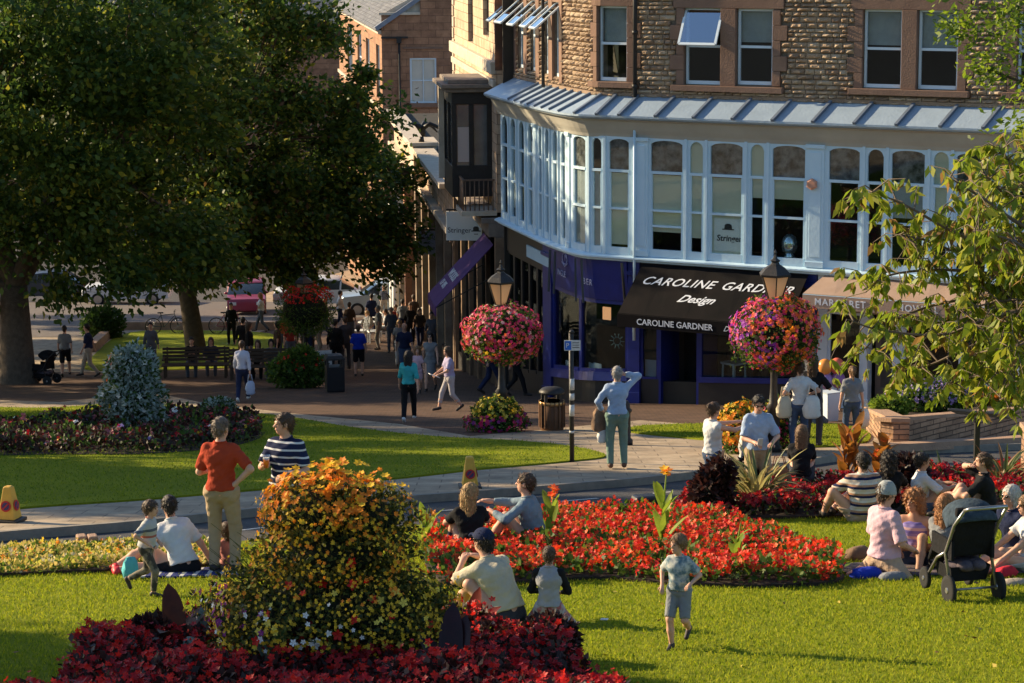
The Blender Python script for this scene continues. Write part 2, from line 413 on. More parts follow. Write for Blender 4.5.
# nearer ground has more blades
kk = RNG.uniform(0, 1, len(P2)) < np.clip(1.5-(P2[:, 1]-18)/16, .2, 1); P2 = P2[kk]
P3 = np.column_stack([P2, G0-SLOPE*P2[:, 1]])
dirs = RNG.normal(size=(len(P3), 3))*.6; dirs[:, 2] = 1
dirs2 = RNG.normal(size=(len(FARB), 3))*.6; dirs2[:, 2] = 1
tag(leaves('grass', FARB, .040, bladem, dirs=dirs2, aspect=.3, jit=.1, weights=[.4, .1, .5]), kind='stuff')
tag(leaves('grass', P3, .036, bladem, dirs=dirs, aspect=.22, jit=.1, weights=[.45, .35, .2]), kind='stuff')

FL = scatter(near, 150); FL = np.column_stack([FL, G0-SLOPE*FL[:, 1]+.028]); fd = RNG.normal(size=(150, 3)); fd[:, 2] *= .12
tag(leaves('fallen_leaves', FL, .055, [mat('fallen_leaf_brown', (.20, .11, .04), .8), mat('fallen_leaf_yellow', (.42, .32, .06), .8)], dirs=fd, jit=.02, aspect=.6), kind='stuff')
# ------------------------------------------------------------ the corner building
def plan(px, Y, py=250):
    p = W(px, py, Y); return Vector((p.x, p.y))
A0 = plan(640, 58.3); TD = Vector((math.sin(math.radians(61.2)), -math.cos(math.radians(61.2))))
def straight(px, py=250):
    r = ray(px, py); k = r.x/r.y; t = (k*A0.y-A0.x)/(TD.x-k*TD.y); return A0+TD*t
raw = [plan(496.5, 66.9), plan(500, 66.3), plan(545, 61.7), plan(554, 60.95), plan(566, 60.15), straight(582), straight(1250)]
den = []
for i in range(len(raw)-1):
    L_ = (raw[i+1]-raw[i]).length; n = max(1, int(L_/.08))
    for k in range(n): den.append(raw[i]+(raw[i+1]-raw[i])*(k/n))
den.append(raw[-1])
def smooth_line(P, k, lo, hi):
    out = []
    for i, p in enumerate(P):
        if i < k or i >= len(P)-k: out.append(p); continue
        q = Vector((0, 0))
        for j in range(-k, k+1): q += P[i+j]
        out.append(q/(2*k+1))
    return out
den = smooth_line(den, 7, 0, 0)
SS = [0]
for i in range(1, len(den)): SS.append(SS[-1]+(den[i]-den[i-1]).length)
SSn = np.array(SS); DX = np.array([p.x for p in den]); DY = np.array([p.y for p in den])
SMAX = SS[-1]
def fp(s, o=0.0):
    x = np.interp(s, SSn, DX); y = np.interp(s, SSn, DY)
    a = max(0, s-.12); b_ = min(SMAX, s+.12)
    t = Vector((np.interp(b_, SSn, DX)-np.interp(a, SSn, DX), np.interp(b_, SSn, DY)-np.interp(a, SSn, DY))).normalized()
    return Vector((x, y))+Vector((t.y, -t.x))*o, t
def s_px(px, py=250, o=0.0):
    r = ray(px, py); k = r.x/r.y; lo, hi = 0, SMAX
    for _ in range(40):
        m_ = (lo+hi)/2; p, _t = fp(m_, o)
        if p.x/p.y < k: lo = m_
        else: hi = m_
    return (lo+hi)/2
def z_px(px, py, o=0.0):
    s = s_px(px, py, o); p, _t = fp(s, o); return W(px, py, p.y).z
S_STR = s_px(590)      # beyond this the line is straight
def ssteps(s0, s1):
    st = [s0]
    if s0 < S_STR:
        e = min(s1, S_STR); n = max(1, int((e-s0)/.22)); st += [s0+(e-s0)*k/n for k in range(1, n+1)]
    if st[-1] < s1-1e-6: st.append(s1)
    return st
def sweep(b, s0, s1, prof):
    """prof: closed list of (out, z) counter-clockwise seen from the right end"""
    st = ssteps(s0, s1); n = len(prof); vs = []
    for s in st:
        for o, z in prof:
            p, _t = fp(s, o); vs.append((p.x, p.y, z(p.x, p.y) if callable(z) else z))
    zv = [0 if callable(z) else z for o, z in prof]
    fs = []; uv = []
    ln = [0]
    for k in range(n): ln.append(ln[-1]+math.hypot(prof[(k+1) % n][0]-prof[k][0], zv[(k+1) % n]-zv[k]))
    for i in range(len(st)-1):
        for k in range(n):
            fs.append((i*n+k, i*n+(k+1) % n, (i+1)*n+(k+1) % n, (i+1)*n+k))
            k2 = (k+1) % n
            va, vb = (vs[i*n+k][2], vs[i*n+k2][2])
            if abs(va-vb) < 1e-4: va, vb = ln[k], ln[k+1]
            uv.append([(st[i], va), (st[i], vb), (st[i+1], vb), (st[i+1], va)])
    fs.append(tuple(range(n))[::-1]); uv.append([(0, 0)]*n)
    fs.append(tuple((len(st)-1)*n+k for k in range(n))); uv.append([(0, 0)]*n)
    b.add(vs, fs, False, uv); return b
def fbox(b, s0, s1, o0, o1, z0, z1): return sweep(b, s0, s1, [(o0, z0), (o1, z0), (o1, z1), (o0, z1)])
def fmat(s, o, z):
    p, t = fp(s, o); n = Vector((t.y, -t.x, 0)); t = Vector((t.x, t.y, 0))
    return Matrix(((t.x, 0, n.x, p.x), (t.y, 0, n.y, p.y), (0, 1, 0, z), (0, 0, 0, 1)))
gzf = lambda x, y: gz(x, y)-.25

stone_a = mat('rock_face_stone_a', (.43, .31, .205), .95, (.30, .21, .14), 3, .8, 22, contrast=.9)
stone_b = mat('rock_face_stone_b', (.53, .41, .285), .95, (.38, .28, .19), 3, .8, 22, contrast=.9)
stone_c = mat('rock_face_stone_c', (.32, .22, .15), .95, (.22, .155, .105), 3, .8, 22, contrast=.9)
mortar = mat('mortar', (.20, .16, .12), .95, (.13, .10, .075), 8, .5, 30)
ashlar = mat('ashlar_sandstone', (.27, .165, .115), .9, (.17, .10, .072), 2.2, .5, 26, contrast=.9)
white = mat('white_gloss_paint', (.58, .74, .84), .45, (.46, .64, .77), 3, .25, 9, spec=.5, contrast=.9)
whitew = mat('white_window_paint', (.66, .74, .80), .4, (.58, .68, .76), 5, spec=.5)
lead = mat('lead_sheet', (.40, .50, .60), .42, (.28, .36, .45), 2.6, .35, 14, metal=.15, spec=.5, contrast=1)
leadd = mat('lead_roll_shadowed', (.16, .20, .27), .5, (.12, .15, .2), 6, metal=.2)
cream = mat('cream_cove_paint', (.44, .42, .36), .75, (.37, .35, .30), 1.5, .15)
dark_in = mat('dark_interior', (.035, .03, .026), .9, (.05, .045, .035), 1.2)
blindm = mat('cream_blind', (.72, .72, .55), .8, (.66, .66, .5), 1.2, trans=.25)
greyblind = mat('grey_net_blind', (.40, .43, .42), .8, (.30, .33, .33), 3, trans=.2)
blackp = mat('black_paint', (.016, .016, .018), .4, (.024, .023, .024), 5, spec=.5)
bluep = mat('royal_blue_paint', (.008, .022, .20), .35, (.006, .016, .14), 3, spec=.5)
iron = mat('dark_cast_iron', (.02, .02, .02), .5, (.035, .03, .028), 12, .3, 40)

BLD = empty('shop_building', (0, 0, 0), 0, 'curved stone corner building with a white glazed bay above a row of shops', 'building')
OW = -.42                              # plane of the stone wall, behind the bay
Z_roofb = z_px(780, 121.6, .42); Z_roofa = z_px(780, 100.5, OW+.04)
Z_bt = z_px(655, 138, 0); Z_bb = z_px(655, 257, 0)
Z_ledge0 = z_px(655, 262, .12)
s_left = s_px(500); s_end = s_px(1180)
# stone wall: mortar core + ashlar dressings + individually cut stones in one mesh
Z_top = Z_roofa+4.4
uwin = []      # upper windows: s0,s1,z0,z1,style
for (a, b_, y0, y1, st) in ((597, 627, 81, 6, 'sash'), (684, 721, 84.5, 8, 'open'), (736, 772.5, 85, 9, 'sash'), (862.5, 902, 88, 9.5, 'sash'), (917, 958, 89.5, 10, 'sash'), (1017, 1058, 92, 11, 'sash'), (1073, 1115, 93, 11, 'sash')):
    uwin.append((s_px(a, 50, OW), s_px(b_, 50, OW), z_px((a+b_)/2, y0, OW), z_px((a+b_)/2, y1, OW), st))
# narrow openings on the rounded corner
for (a, b_, y0, y1) in ((506, 513.5, 66, -4), (517, 524, 68, -2), (529.5, 536, 71, 0), (543, 549, 74, 1), (553, 559.5, 77, 2)):
    uwin.append((s_px(a, 50, OW), s_px(b_, 50, OW), z_px((a+b_)/2, y0, OW), z_px((a+b_)/2, y1, OW), 'top_hung'))
uwin.sort()
w_z0 = min(u[2] for u in uwin[5:]); 
# wall core built as pieces between the openings
b = MB()
cur = s_left
for (s0, s1, z0, z1, st) in uwin:
    fbox(b, cur, s0, OW-.35, OW-.06, Z_roofa-.9, Z_top)
    fbox(b, s0, s1, OW-.35, OW-.06, Z_roofa-.9, z0); fbox(b, s0, s1, OW-.35, OW-.06, z1, Z_top); cur = s1
fbox(b, cur, s_end, OW-.35, OW-.06, Z_roofa-.9, Z_top)
b.build('wall', mortar, BLD)
blocks = []     # dressings (s0,s1,z0,z1) where no rubble goes
b = MB()
def dress(s0, s1, z0, z1, o=0.02): fbox(b, s0, s1, OW-.1, OW+o, z0, z1); blocks.append((s0, s1, z0, z1))
for i, (s0, s1, z0, z1, st) in enumerate(uwin):
    if s0 < S_STR and st == 'top_hung':
        if i < 5:
            nx = uwin[i+1][0] if i < 4 else s1+.25
            dress(s1, min(nx, s1+.35), z0-.12, z1+.3); dress(s0, s1, z1, z1+.3)
            if i == 0: dress(s0-.3, s0, z0-.12, z1+.3)
        continue
    if s0-(uwin[i-1][1] if i else -9) > 1: b.cut()
    z = z0-.02
    jw = .20
    k = 0
    prev = uwin[i-1][1] if i else -9; nxt = uwin[i+1][0] if i+1 < len(uwin) else 1e9
    while z < z1:
        h = .36 if z+.5 < z1 else z1-z
        wd = jw + (.17 if k % 2 else 0)
        if s0-prev > 1: dress(s0-wd, s0, z, z+h-.008)
        if nxt-s1 > 1: dress(s1, s1+wd, z, z+h-.008)
        z += h; k += 1
        if h < .2: break
    if nxt-s1 < 1: dress(s1, nxt, z0-.02, z1-.01, .05)
    if s0-prev > 1:
        e = s1 if nxt-s1 > 1 else uwin[i+1][1]
        dress(s0-.28, e+.28, z1, z1+.34, .03)
        fbox(b, s0-.3, e+.3, OW-.1, OW+.13, z0-.16, z0-.022); blocks.append((s0-.3, e+.3, z0-.17, z0))
b.each('window_surround', ashlar, BLD, bevel=.008)
# rock faced stones
b = MB(); rnd = random.Random(3)
z = Z_roofa-.04; row = 0
while z < Z_top:
    h = rnd.choice((.10, .12, .135)); s = s_left+rnd.uniform(-.3, 0)
    while s < s_end:
        L_ = rnd.uniform(.16, .42); a, e = max(s, s_left), min(s+L_, s_end)
        segs = [(a+.006, e-.006)]
        for (q0, q1, r0, r1) in blocks+[(u[0], u[1], u[2], u[3]) for u in uwin]:
            if r0 < z+h-.03 and r1 > z+.03:
                ns = []
                for (x0, x1) in segs:
                    if q1 <= x0 or q0 >= x1: ns.append((x0, x1))
                    else:
                        if q0-x0 > .05: ns.append((x0, q0-.006))
                        if x1-q1 > .05: ns.append((q1+.006, x1))
                segs = ns
        for (x0, x1) in segs:
            if x1-x0 < .05: continue
            nx_ = 4 if x1-x0 > .25 else 3; nz_ = 3
            vs = []; base = rnd.uniform(.01, .045)
            for j in range(nz_+1):
                for i in range(nx_+1):
                    ss = x0+(x1-x0)*i/nx_; zz = z+.006+(h-.012)*j/nz_
                    edge = i in (0, nx_) or j in (0, nz_)
                    o = OW-.035 if edge else OW+base+rnd.uniform(-.022, .035)
                    if not edge: ss += rnd.uniform(-.015, .015)
                    p, _t = fp(ss, o); vs.append((p.x, p.y, zz))
            fs = [(j*(nx_+1)+i, j*(nx_+1)+i+1, (j+1)*(nx_+1)+i+1, (j+1)*(nx_+1)+i) for j in range(nz_) for i in range(nx_)]
            b.mi = rnd.choice((0, 0, 1, 2)); b.add(vs, fs)
        s += L_
    z += h; row += 1
b.build('rock_faced_stonework', [stone_a, stone_b, stone_c], BLD)
# interior back wall so that nothing shows through
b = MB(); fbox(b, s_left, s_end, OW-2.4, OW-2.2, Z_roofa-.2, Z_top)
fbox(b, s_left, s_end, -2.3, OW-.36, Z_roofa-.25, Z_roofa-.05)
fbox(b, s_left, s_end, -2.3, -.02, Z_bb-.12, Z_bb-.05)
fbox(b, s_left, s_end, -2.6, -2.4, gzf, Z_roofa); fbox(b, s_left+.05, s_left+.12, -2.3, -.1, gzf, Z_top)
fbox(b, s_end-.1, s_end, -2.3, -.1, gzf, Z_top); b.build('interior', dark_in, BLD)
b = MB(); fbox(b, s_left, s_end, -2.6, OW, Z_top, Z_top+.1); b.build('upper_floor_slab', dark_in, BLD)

def sash(s0, s1, z0, z1, oo, parent, style, mtl=whitew, gl=GLASS):
    b = MB(); f = .055; o1 = oo-.11
    fbox(b, s0, s0+f, o1-.06, o1, z0, z1); fbox(b, s1-f, s1, o1-.06, o1, z0, z1)
    fbox(b, s0+f, s1-f, o1-.06, o1, z1-f, z1); fbox(b, s0+f, s1-f, o1-.06, o1+.02, z0, z0+f*1.5)
    zm = z0+(z1-z0)*.5
    fbox(b, s0+f, s1-f, o1-.05, o1+.012, zm-.03, zm+.03)
    wn = b.build('window', mtl, parent)
    if style == 'sash':
        g = MB(); fbox(g, s0+f, s1-f, o1-.035, o1-.025, zm+.03, z1-f); fbox(g, s0+f, s1-f, o1-.035, o1-.025, z0+f*1.5, zm-.03); g.build('pane', gl, wn)
        g = MB(); fbox(g, s0+.01, s1-.01, o1-.14, o1-.12, zm+rnd.uniform(-.1, .25), z1-.01); g.build('blind', greyblind, wn)
    else:
        g = MB(); fbox(g, s0+f, s1-f, o1-.035, o1-.025, z0+f*1.5, zm-.03); g.build('pane', gl, wn)
        # top-hung casement thrown open
        p0, t = fp(s0, o1); p1, _ = fp(s1, o1); n = Vector((t.y, -t.x)); H = (z1-zm)*1.02
        ang = math.radians(28 if style == 'open' else 50)
        dn = Vector((n.x*math.sin(ang), n.y*math.sin(ang), -math.cos(ang)))
        a = Vector((p0.x, p0.y, z1-.02)); c = Vector((p1.x, p1.y, z1-.02)); g = MB(); ax = (c-a).normalized()
        nn = ax.cross(dn)
        wdt = .06 if style == 'open' else .05
        for q0, q1 in ((a, a+dn*H), (c, c+dn*H), (a, c), (a+dn*H, c+dn*H)): g.bar(q0, q1, wdt, .04, up=nn)
        cs = g.build('casement', mtl, wn)
        g = MB(); q = [a, c, c+dn*H, a+dn*H]; g.add([v+nn*.004 for v in q]+[v-nn*.004 for v in q], [(0, 1, 2, 3), (7, 6, 5, 4), (0, 4, 5, 1), (1, 5, 6, 2), (2, 6, 7, 3), (3, 7, 4, 0)])
        g.build('open_pane', MATS.get('reflective_pane') or glassmat('reflective_pane', (.75, .85, .9), .45), wn)
for (s0, s1, z0, z1, st) in uwin: sash(s0+.01, s1-.01, z0, z1, OW, BLD, st)

# lead roof over the bay, with rolls
b = MB(); sweep(b, s_left-.02, s_end, [(OW-.02, Z_roofa-.12), (.36, Z_roofb-.10), (.42, Z_roofb-.05), (.42, Z_roofb), (OW-.02, Z_roofa)])
b.build('lead_roof', lead, BLD)
b = MB(); pxs = [508, 514, 520.5, 527, 534, 541, 549, 558]; ss = [s_px(p, 118, .42) for p in pxs]
ss += [s_px(p, 120, .42) for p in (574, 596, 618.5, 655, 693, 732, 772, 812.5, 854, 896, 940, 983, 1030)]
for s in ss:
    p0, t = fp(s+.13, OW+.02); p1, _ = fp(s, .43)
    b.cut(); b.bar((p0.x, p0.y, Z_roofa+.015), (p1.x, p1.y, Z_roofb+.02), .075, .06)
b.each('lead_roll', leadd, BLD)
b = MB(); fbox(b, s_left, s_end, OW-.02, OW+.035, Z_roofa-.01, Z_roofa+.07); b.build('flashing', stone_c, BLD)
# cove cornice under the eaves
b = MB(); sweep(b, s_left, s_end, [(-.1, Z_bt-.02), (.03, Z_bt-.02), (.06, Z_bt+.06), (.13, Z_bt+.17), (.24, Z_roofb-.16), (.37, Z_roofb-.105), (-.1, Z_roofb-.06)])
b.build('cornice', cream, BLD)
# bay sill and ledge
b = MB(); sweep(b, s_left-.02, s_end, [(-.08, Z_bb-.16), (.05, Z_bb-.16), (.07, Z_bb-.11), (.15, Z_bb-.09), (.15, Z_bb-.045), (.02, Z_bb), (-.08, Z_bb)])
b.build('ledge', white, BLD, bevel=.006)
# -- lights of the bay
zt1 = z_px(655, 140.5, 0); ztb = z_px(655, 172.5, 0); zm1 = z_px(655, 210.5, 0); zb1 = z_px(655, 249.5, 0)
def arch_head(b, S0, S1, s0, s1, z1, ztop, o0, o1, rise):
    st = []; n = 10
    for k in range(n+1):
        u = k/n; x = s0+(s1-s0)*u; c = (u-.5)*2; zz = z1-rise*(1-math.sqrt(max(0, 1-c*c*.98))) ; st.append((x, zz))
    for k in range(n):
        (xa, za), (xb, zb) = st[k], st[k+1]
        vs = []
        for o in (o0, o1):
            for (x, z_) in ((xa, za), (xb, zb), (xb, ztop), (xa, ztop)):
                p, _t = fp(x, o); vs.append((p.x, p.y, z_))
        b.add(vs, [(3, 2, 1, 0), (4, 5, 6, 7), (0, 1, 5, 4), (1, 2, 6, 5), (2, 3, 7, 6), (3, 0, 4, 7)])
    fbox(b, S0, s0, o0, o1, z1-rise*1.0-.001, ztop); fbox(b, s1, S1, o0, o1, z1-rise*1.0-.001, ztop)
netm = mat('patterned_dark_net', (.018, .018, .02), .9, (.20, .19, .18), 5, contrast=.35, det=9)
def light(pa, pb, kind, spread, blind=None, low=None):
    s0, s1 = s_px(pa, 190), s_px(pb, 190); S0, S1 = s_px(spread[0], 190), s_px(spread[1], 190)
    b = MB(); rise = .10 if kind == 'wide' else (s1-s0)*.5
    arch_head(b, S0, S1, s0, s1, zt1, Z_bt, -.09, -.012, rise)
    zz = zt1-rise-.002
    fbox(b, S0, s0, -.09, -.012, Z_bb, zz); fbox(b, s1, S1, -.09, -.012, Z_bb, zz)
    fbox(b, s0, s1, -.085, -.003, ztb-.035, ztb+.03); fbox(b, s0, s1, -.085, -.006, zm1-.03, zm1+.025)
    fbox(b, s0, s1, -.085, .0, Z_bb, zb1)
    # stiles of the sashes
    for q0, q1 in ((s0, s0+.035), (s1-.035, s1)): fbox(b, q0, q1, -.08, -.03, zb1, ztb-.036)
    if low: fbox(b, s0+.036, s1-.036, -.08, -.02, low-.03, low+.02)
    wn = b.build('window', white, BLD)
    g = MB(); fbox(g, s0-.01, s1+.01, -.062, -.054, zb1-.01, zt1+.01); g.build('pane', GLASS, wn)
    if kind == 'wide': g = MB(); fbox(g, s0, s1, -.076, -.070, ztb+.03, zt1-.005); g.build('net_pelmet', netm, wn)
    if blind:
        g = MB(); fbox(g, s0, s1, -.088, -.080, blind[0], blind[1]); g.build('blind', blind[2], wn)
    return wn
Bm = lambda y: z_px(655, y, 0)
def row(pxs, mn, seps):
    pass
lights = [
 # a, b, kind, spread, blind
 (502, 507, 'n', (500.5, 509), None), (510.5, 515, 'n', (509, 517), (Bm(240), Bm(150), greyblind)), (519, 523.5, 'n', (517, 526), None), (528, 532, 'n', (526, 534), (Bm(250), Bm(160), greyblind)),
 (538.5, 541, 'n', (537, 543), None), (545, 548, 'n', (543, 550), (Bm(250), Bm(170), greyblind)), (552.5, 556.5, 'n', (550, 558.5), (Bm(250), Bm(140), greyblind)), (561, 564.5, 'n', (558.5, 567), None),
 (573, 585, 'wide', (570, 588.5), (Bm(255), Bm(175), greyblind)), (591.5, 601, 'n', (588.5, 604.5), (Bm(255), Bm(175), greyblind)), (609, 628.5, 'wide', (604.5, 632), (Bm(247), Bm(175), blindm)),
 (650.5, 682, 'wide', (648, 685.5), (Bm(232), Bm(175), blindm)), (689.5, 702.5, 'n', (685.5, 706), (Bm(236), Bm(134), blindm)),
 (710, 742, 'wide', (706, 745.5), (Bm(252), Bm(175), blindm)), (750, 763.5, 'n', (745.5, 767.5), (Bm(193), Bm(134), blindm)), (772, 804.5, 'wide', (767.5, 807), (Bm(193), Bm(174), blindm)),
 (828.5, 859, 'wide', (824, 863.5), None), (867, 883, 'n', (863.5, 887), None), (891, 924, 'wide', (887, 928.5), (Bm(205), Bm(174), greyblind)), (933, 948, 'n', (928.5, 952), (Bm(230), Bm(134), blindm)), (956, 988, 'wide', (952, 991), (Bm(200), Bm(174), blindm)),
 (1015, 1046, 'wide', (1010, 1050), None), (1054, 1068, 'n', (1050, 1072), None), (1078, 1110, 'wide', (1072, 1114), None)]
for i, (a, b_, k, sp, bl) in enumerate(lights): light(a, b_, k, sp, bl, low=Bm(226) if a == 650.5 else None)
for (a, b_) in ((534, 537), (567, 570), (632, 648), (807, 824), (991, 1010), (1114, 1140)):
    b = MB(); s0, s1 = s_px(a, 190), s_px(b_, 190)
    fbox(b, s0, s1, -.1, .02, Z_bb+.001, Z_bt)
    fbox(b, s0-.03, s1+.03, -.02, .07, Z_bt-.09, Z_bt-.001); fbox(b, s0-.02, s1+.02, -.02, .05, Z_bb+.002, Z_bb+.14)
    if s1-s0 > .3: fbox(b, s0+.07, s1-.07, .015, .035, Z_bb+.25, Z_bt-.18)
    b.build('pilaster', white, BLD, bevel=.006)
b = MB(); 
for a in (588.5, 604.5, 685.5, 706, 745.5, 767.5, 863.5, 887, 928.5, 952, 1050, 1072, 509, 517, 526, 543, 550, 558.5):
    s = s_px(a, 190); b.cut(); fbox(b, s-.035, s+.035, -.03, .025, Z_bb+.001, Z_bt-.001)
b.each('mullion', white, BLD, bevel=.005)
# dark upholstered backs seen behind the arched heads are the far room wall
# pipe on the pilaster and down the stone wall
b = MB(); s = s_px(635.5, 190); p, _ = fp(s, .06); b.tube([(p.x, p.y, Z_bb-2.1), (p.x, p.y, Z_bt+.18)], .035, 8); b.build('rainwater_pipe', white, BLD)
b = MB(); s = s_px(635, 50, OW+.12); p, _ = fp(s, OW+.12)
b.tube([(p.x, p.y, Z_roofa-.05), (p.x, p.y, Z_top-.05)], .055, 10)
for z in (Z_roofa+.2, Z_roofa+1.5, Z_roofa+2.7): b.tube([(p.x, p.y, z), (p.x, p.y, z+.09)], .075, 10)
b.cut(); s = s_px(543, 50, OW+.12); p, _ = fp(s, OW+.12); b.tube([(p.x, p.y, Z_roofa-.05), (p.x, p.y, Z_top-.05)], .045, 8)
b.each('downpipe', iron, BLD)
# alarm box
b = MB(); M_ = fmat(s_px(813.5, 184), .05, z_px(813.5, 184, .05)); b.M = M_
b.lathe([(.12, 0), (.14, .03), (.14, .08), (.10, .11)], n=6, smooth=False, rot=PI/6); ab = b.build('alarm_box', mat('peach_plastic', (.62, .30, .20), .5, (.5, .25, .17), 5), BLD)
# poster and bust in the bay
b = MB(); sa, sb = s_px(713, 230), s_px(741, 230); fbox(b, sa, sb, -.079, -.074, Bm(247), Bm(215)); ps = b.build('window_poster', mat('poster_white', (.68, .72, .66), .6), BLD)
text('Stringer', .205, blackp, fmat(s_px(715.5, 232), -.072, Bm(234.5)), ps, shear=.1, bold=.004)
b = MB(); b.M = fmat(s_px(727, 226), -.072, Bm(226)); b.prism([(-.16, 0), (.16, 0), (.15, .025), (-.15, .025)], 0, .006); b.prism([(-.1, .02), (.1, .02), (.09, .12), (.04, .15), (-.04, .15), (-.09, .12)], 0, .006); b.build('hat_emblem', blackp, ps)
b = MB(); s = s_px(789, 240, -.3); p, _ = fp(s, -.35); b.ball((p.x, p.y, Bm(238)), (.2, .2, .26)); b.lathe([(.2, -.35), (.12, -.2), (.1, 0)], (p.x, p.y, Bm(240)), 12)
tag(b.build('display_dome', mat('silver_dome', (.5, .6, .62), .15, metal=.8)), 'silvery domed ornament standing inside the white bay window at its right end', 'ornament')

# ------------------------------------------------------------ ground floor shops
OS = -.22
Zs = Z_bb-.16
def gfun(h): return lambda x, y: gz(x, y)+h
def shop_window(s0, s1, z0, z1, mtl, fr=.07, cols=1, parent=BLD, o=OS):
    b = MB(); fbox(b, s0, s0+fr, o-.06, o+.02, z0, z1); fbox(b, s1-fr, s1, o-.06, o+.02, z0, z1)
    sweep(b, s0+fr, s1-fr, [(o-.06, z1-fr), (o+.02, z1-fr), (o+.02, z1), (o-.06, z1)])
    fbox(b, s0+fr, s1-fr, o-.06, o+.04, z0, (z0+fr if not callable(z0) else (lambda x, y: z0(x, y)+fr)))
    for k in range(1, cols): s = s0+(s1-s0)*k/cols; fbox(b, s-fr/2, s+fr/2, o-.06, o+.02, z0, z1-fr)
    wn = b.build('shop_window', mtl, parent)
    g = MB(); fbox(g, s0+fr*.5, s1-fr*.5, o-.03, o-.02, z0, z1-.01); g.build('pane', GLASSD, wn)
    return wn
fascia_t = Zs
zf0 = z_px(600, 300, OS+.1); zf1 = fascia_t
zw_top = zf0-.06
# shop one: jeweller in blue
s545, s553, s628, s640 = s_px(546, 320, OS), s_px(554, 320, OS), s_px(629, 320, OS), s_px(641, 320, OS)
b = MB()
for (q0, q1) in ((s545, s553), (s628, s640), (s_px(806, 350, OS), s_px(817, 350, OS))):
    b.cut(); fbox(b, q0, q1, OS-.2, OS+.09, gzf, Zs); fbox(b, q0-.02, q1+.02, OS+.05, OS+.13, gzf, gfun(.28)); fbox(b, q0-.02, q1+.02, OS+.05, OS+.14, Zs-.35, Zs-.25)
b.each('pilaster', bluep, BLD, bevel=.008)
b = MB(); sweep(b, s553, s628, [(OS-.1, zf0), (OS+.04, zf0), (OS+.16, zf1), (OS-.1, zf1)]); fas = b.build('fascia', bluep, BLD); tag(fas, 'royal blue fascia with faint white lettering')
faint = mat('faded_white_lettering', (.35, .38, .6), .6)
text('INGLE', .22, faint, fmat(s_px(558, 283, OS+.1), OS+.12, zf0+.42), fas, space=1.1)
text('BER', .22, faint, fmat(s_px(583.5, 284, OS+.1), OS+.12, zf0+.42), fas, space=1.3)
b = MB(); b.M = fmat(s_px(566, 268, OS+.12), OS+.155, zf0+.84); b.tube([(math.cos(a*PI/8)*.17, math.sin(a*PI/8)*.14, 0) for a in range(17)], .012, 5); b.tube([(-.2, -.1, 0), (0, -.2, 0), (.2, -.1, 0)], .012, 5); b.tube([(.02, -.06, 0), (.02, .1, 0), (.14, .02, 0)], .012, 5); b.build('crest', faint, fas)
zsill = lambda x, y: gz(x, y)+.70
b = MB(); sweep(b, s553, s628, [(OS-.1, gfun(.56)), (OS+.13, gfun(.56)), (OS+.10, gfun(.78)), (OS-.1, gfun(.78))]); b.build('window_sill', bluep, BLD)
b = MB(); fbox(b, s553, s628, OS-.1, OS+.03, gzf, gfun(.56)); b.build('stall_riser', blackp, BLD)
smid = s_px(581, 340, OS)
shop_window(s553, smid, gfun(.78), zw_top+.05, bluep, .09); shop_window(smid, s628, gfun(.78), zw_top+.05, bluep, .09)
# struts in front of the fascia
b = MB()
for px in (551, 556, 576, 582, 622):
    s = s_px(px, 270, .1); p0, _ = fp(s, .12); p1, _ = fp(s+.15, .22); b.cut(); b.bar((p0.x, p0.y, Zs-.02), (p1.x, p1.y, zf0-.05), .05, .05)
b.each('awning_strut', blackp, BLD)
b = MB(); M_ = fmat(s_px(606, 308, -.5), -.55, z_px(606, 312, -.5)); b.M = M_; b.box(-.12, .12, -.2, .12, 0, .03)
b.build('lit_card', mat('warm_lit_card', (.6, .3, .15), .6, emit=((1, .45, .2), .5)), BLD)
b = MB(); M_ = fmat(s_px(617, 341, -.5), -.5, z_px(617, 341, -.5)); b.M = M_
for k in range(10):
    a = k*PI/5; b.tube([(math.cos(a)*.1, math.sin(a)*.1, 0), (math.cos(a)*.2, math.sin(a)*.2, 0)], .012, 4)
b.tube([(math.cos(a*PI/6)*.1, math.sin(a*PI/6)*.1, 0) for a in range(13)], .01, 4)
b.build('star_ornament', mat('pale_teal_metal', (.3, .5, .5), .4, metal=.4), BLD)
cardm = mat('display_card', (.55, .62, .7), .6)
b = MB()
for px, w_ in ((560, .2), (568, .25), (592, .3), (598, .3)):
    b.cut(); b.M = fmat(s_px(px, 376, -.45), -.45, gz(*fp(s_px(px, 376, -.45), -.4)[0])+.82); b.box(-w_/2, w_/2, 0, .16, 0, .02)
b.M = Matrix(); b.each('display_card', cardm, BLD)
# shop two: under the black awning
s658, s698, s762, s806 = s_px(659, 360, OS), s_px(699, 360, OS), s_px(762, 360, OS), s_px(806, 350, OS)
zt = z_px(700, 326, OS)
b = MB(); fbox(b, s640, s806, OS-.15, OS+.05, zt, Zs); b.build('fascia', blackp, BLD)
shop_window(s640, s658, gfun(.62), zt, bluep, .06); shop_window(s698, s806, gfun(.62), zt, bluep, .08, 1)
b = MB(); fbox(b, s640, s658, OS-.1, OS+.02, gzf, gfun(.62)); b.cut(); fbox(b, s698, s806, OS-.1, OS+.02, gzf, gfun(.56)); b.each('stall_riser', blackp, BLD)
b = MB(); fbox(b, s698, s806, OS-.02, OS+.10, gfun(.56), gfun(.70)); b.build('window_sill', bluep, BLD)
b = MB(); fbox(b, s658, s658+.06, OS-1.1, OS+.02, gzf, zt); b.cut(); fbox(b, s698-.06, s698, OS-1.1, OS+.02, gzf, zt); b.each('door_jamb', bluep, BLD)
b = MB(); fbox(b, s658+.06, s698-.06, OS-1.12, OS-1.05, gzf, zt); 
for q in (.2, .75): pass
dr = b.build('door', blackp, BLD)
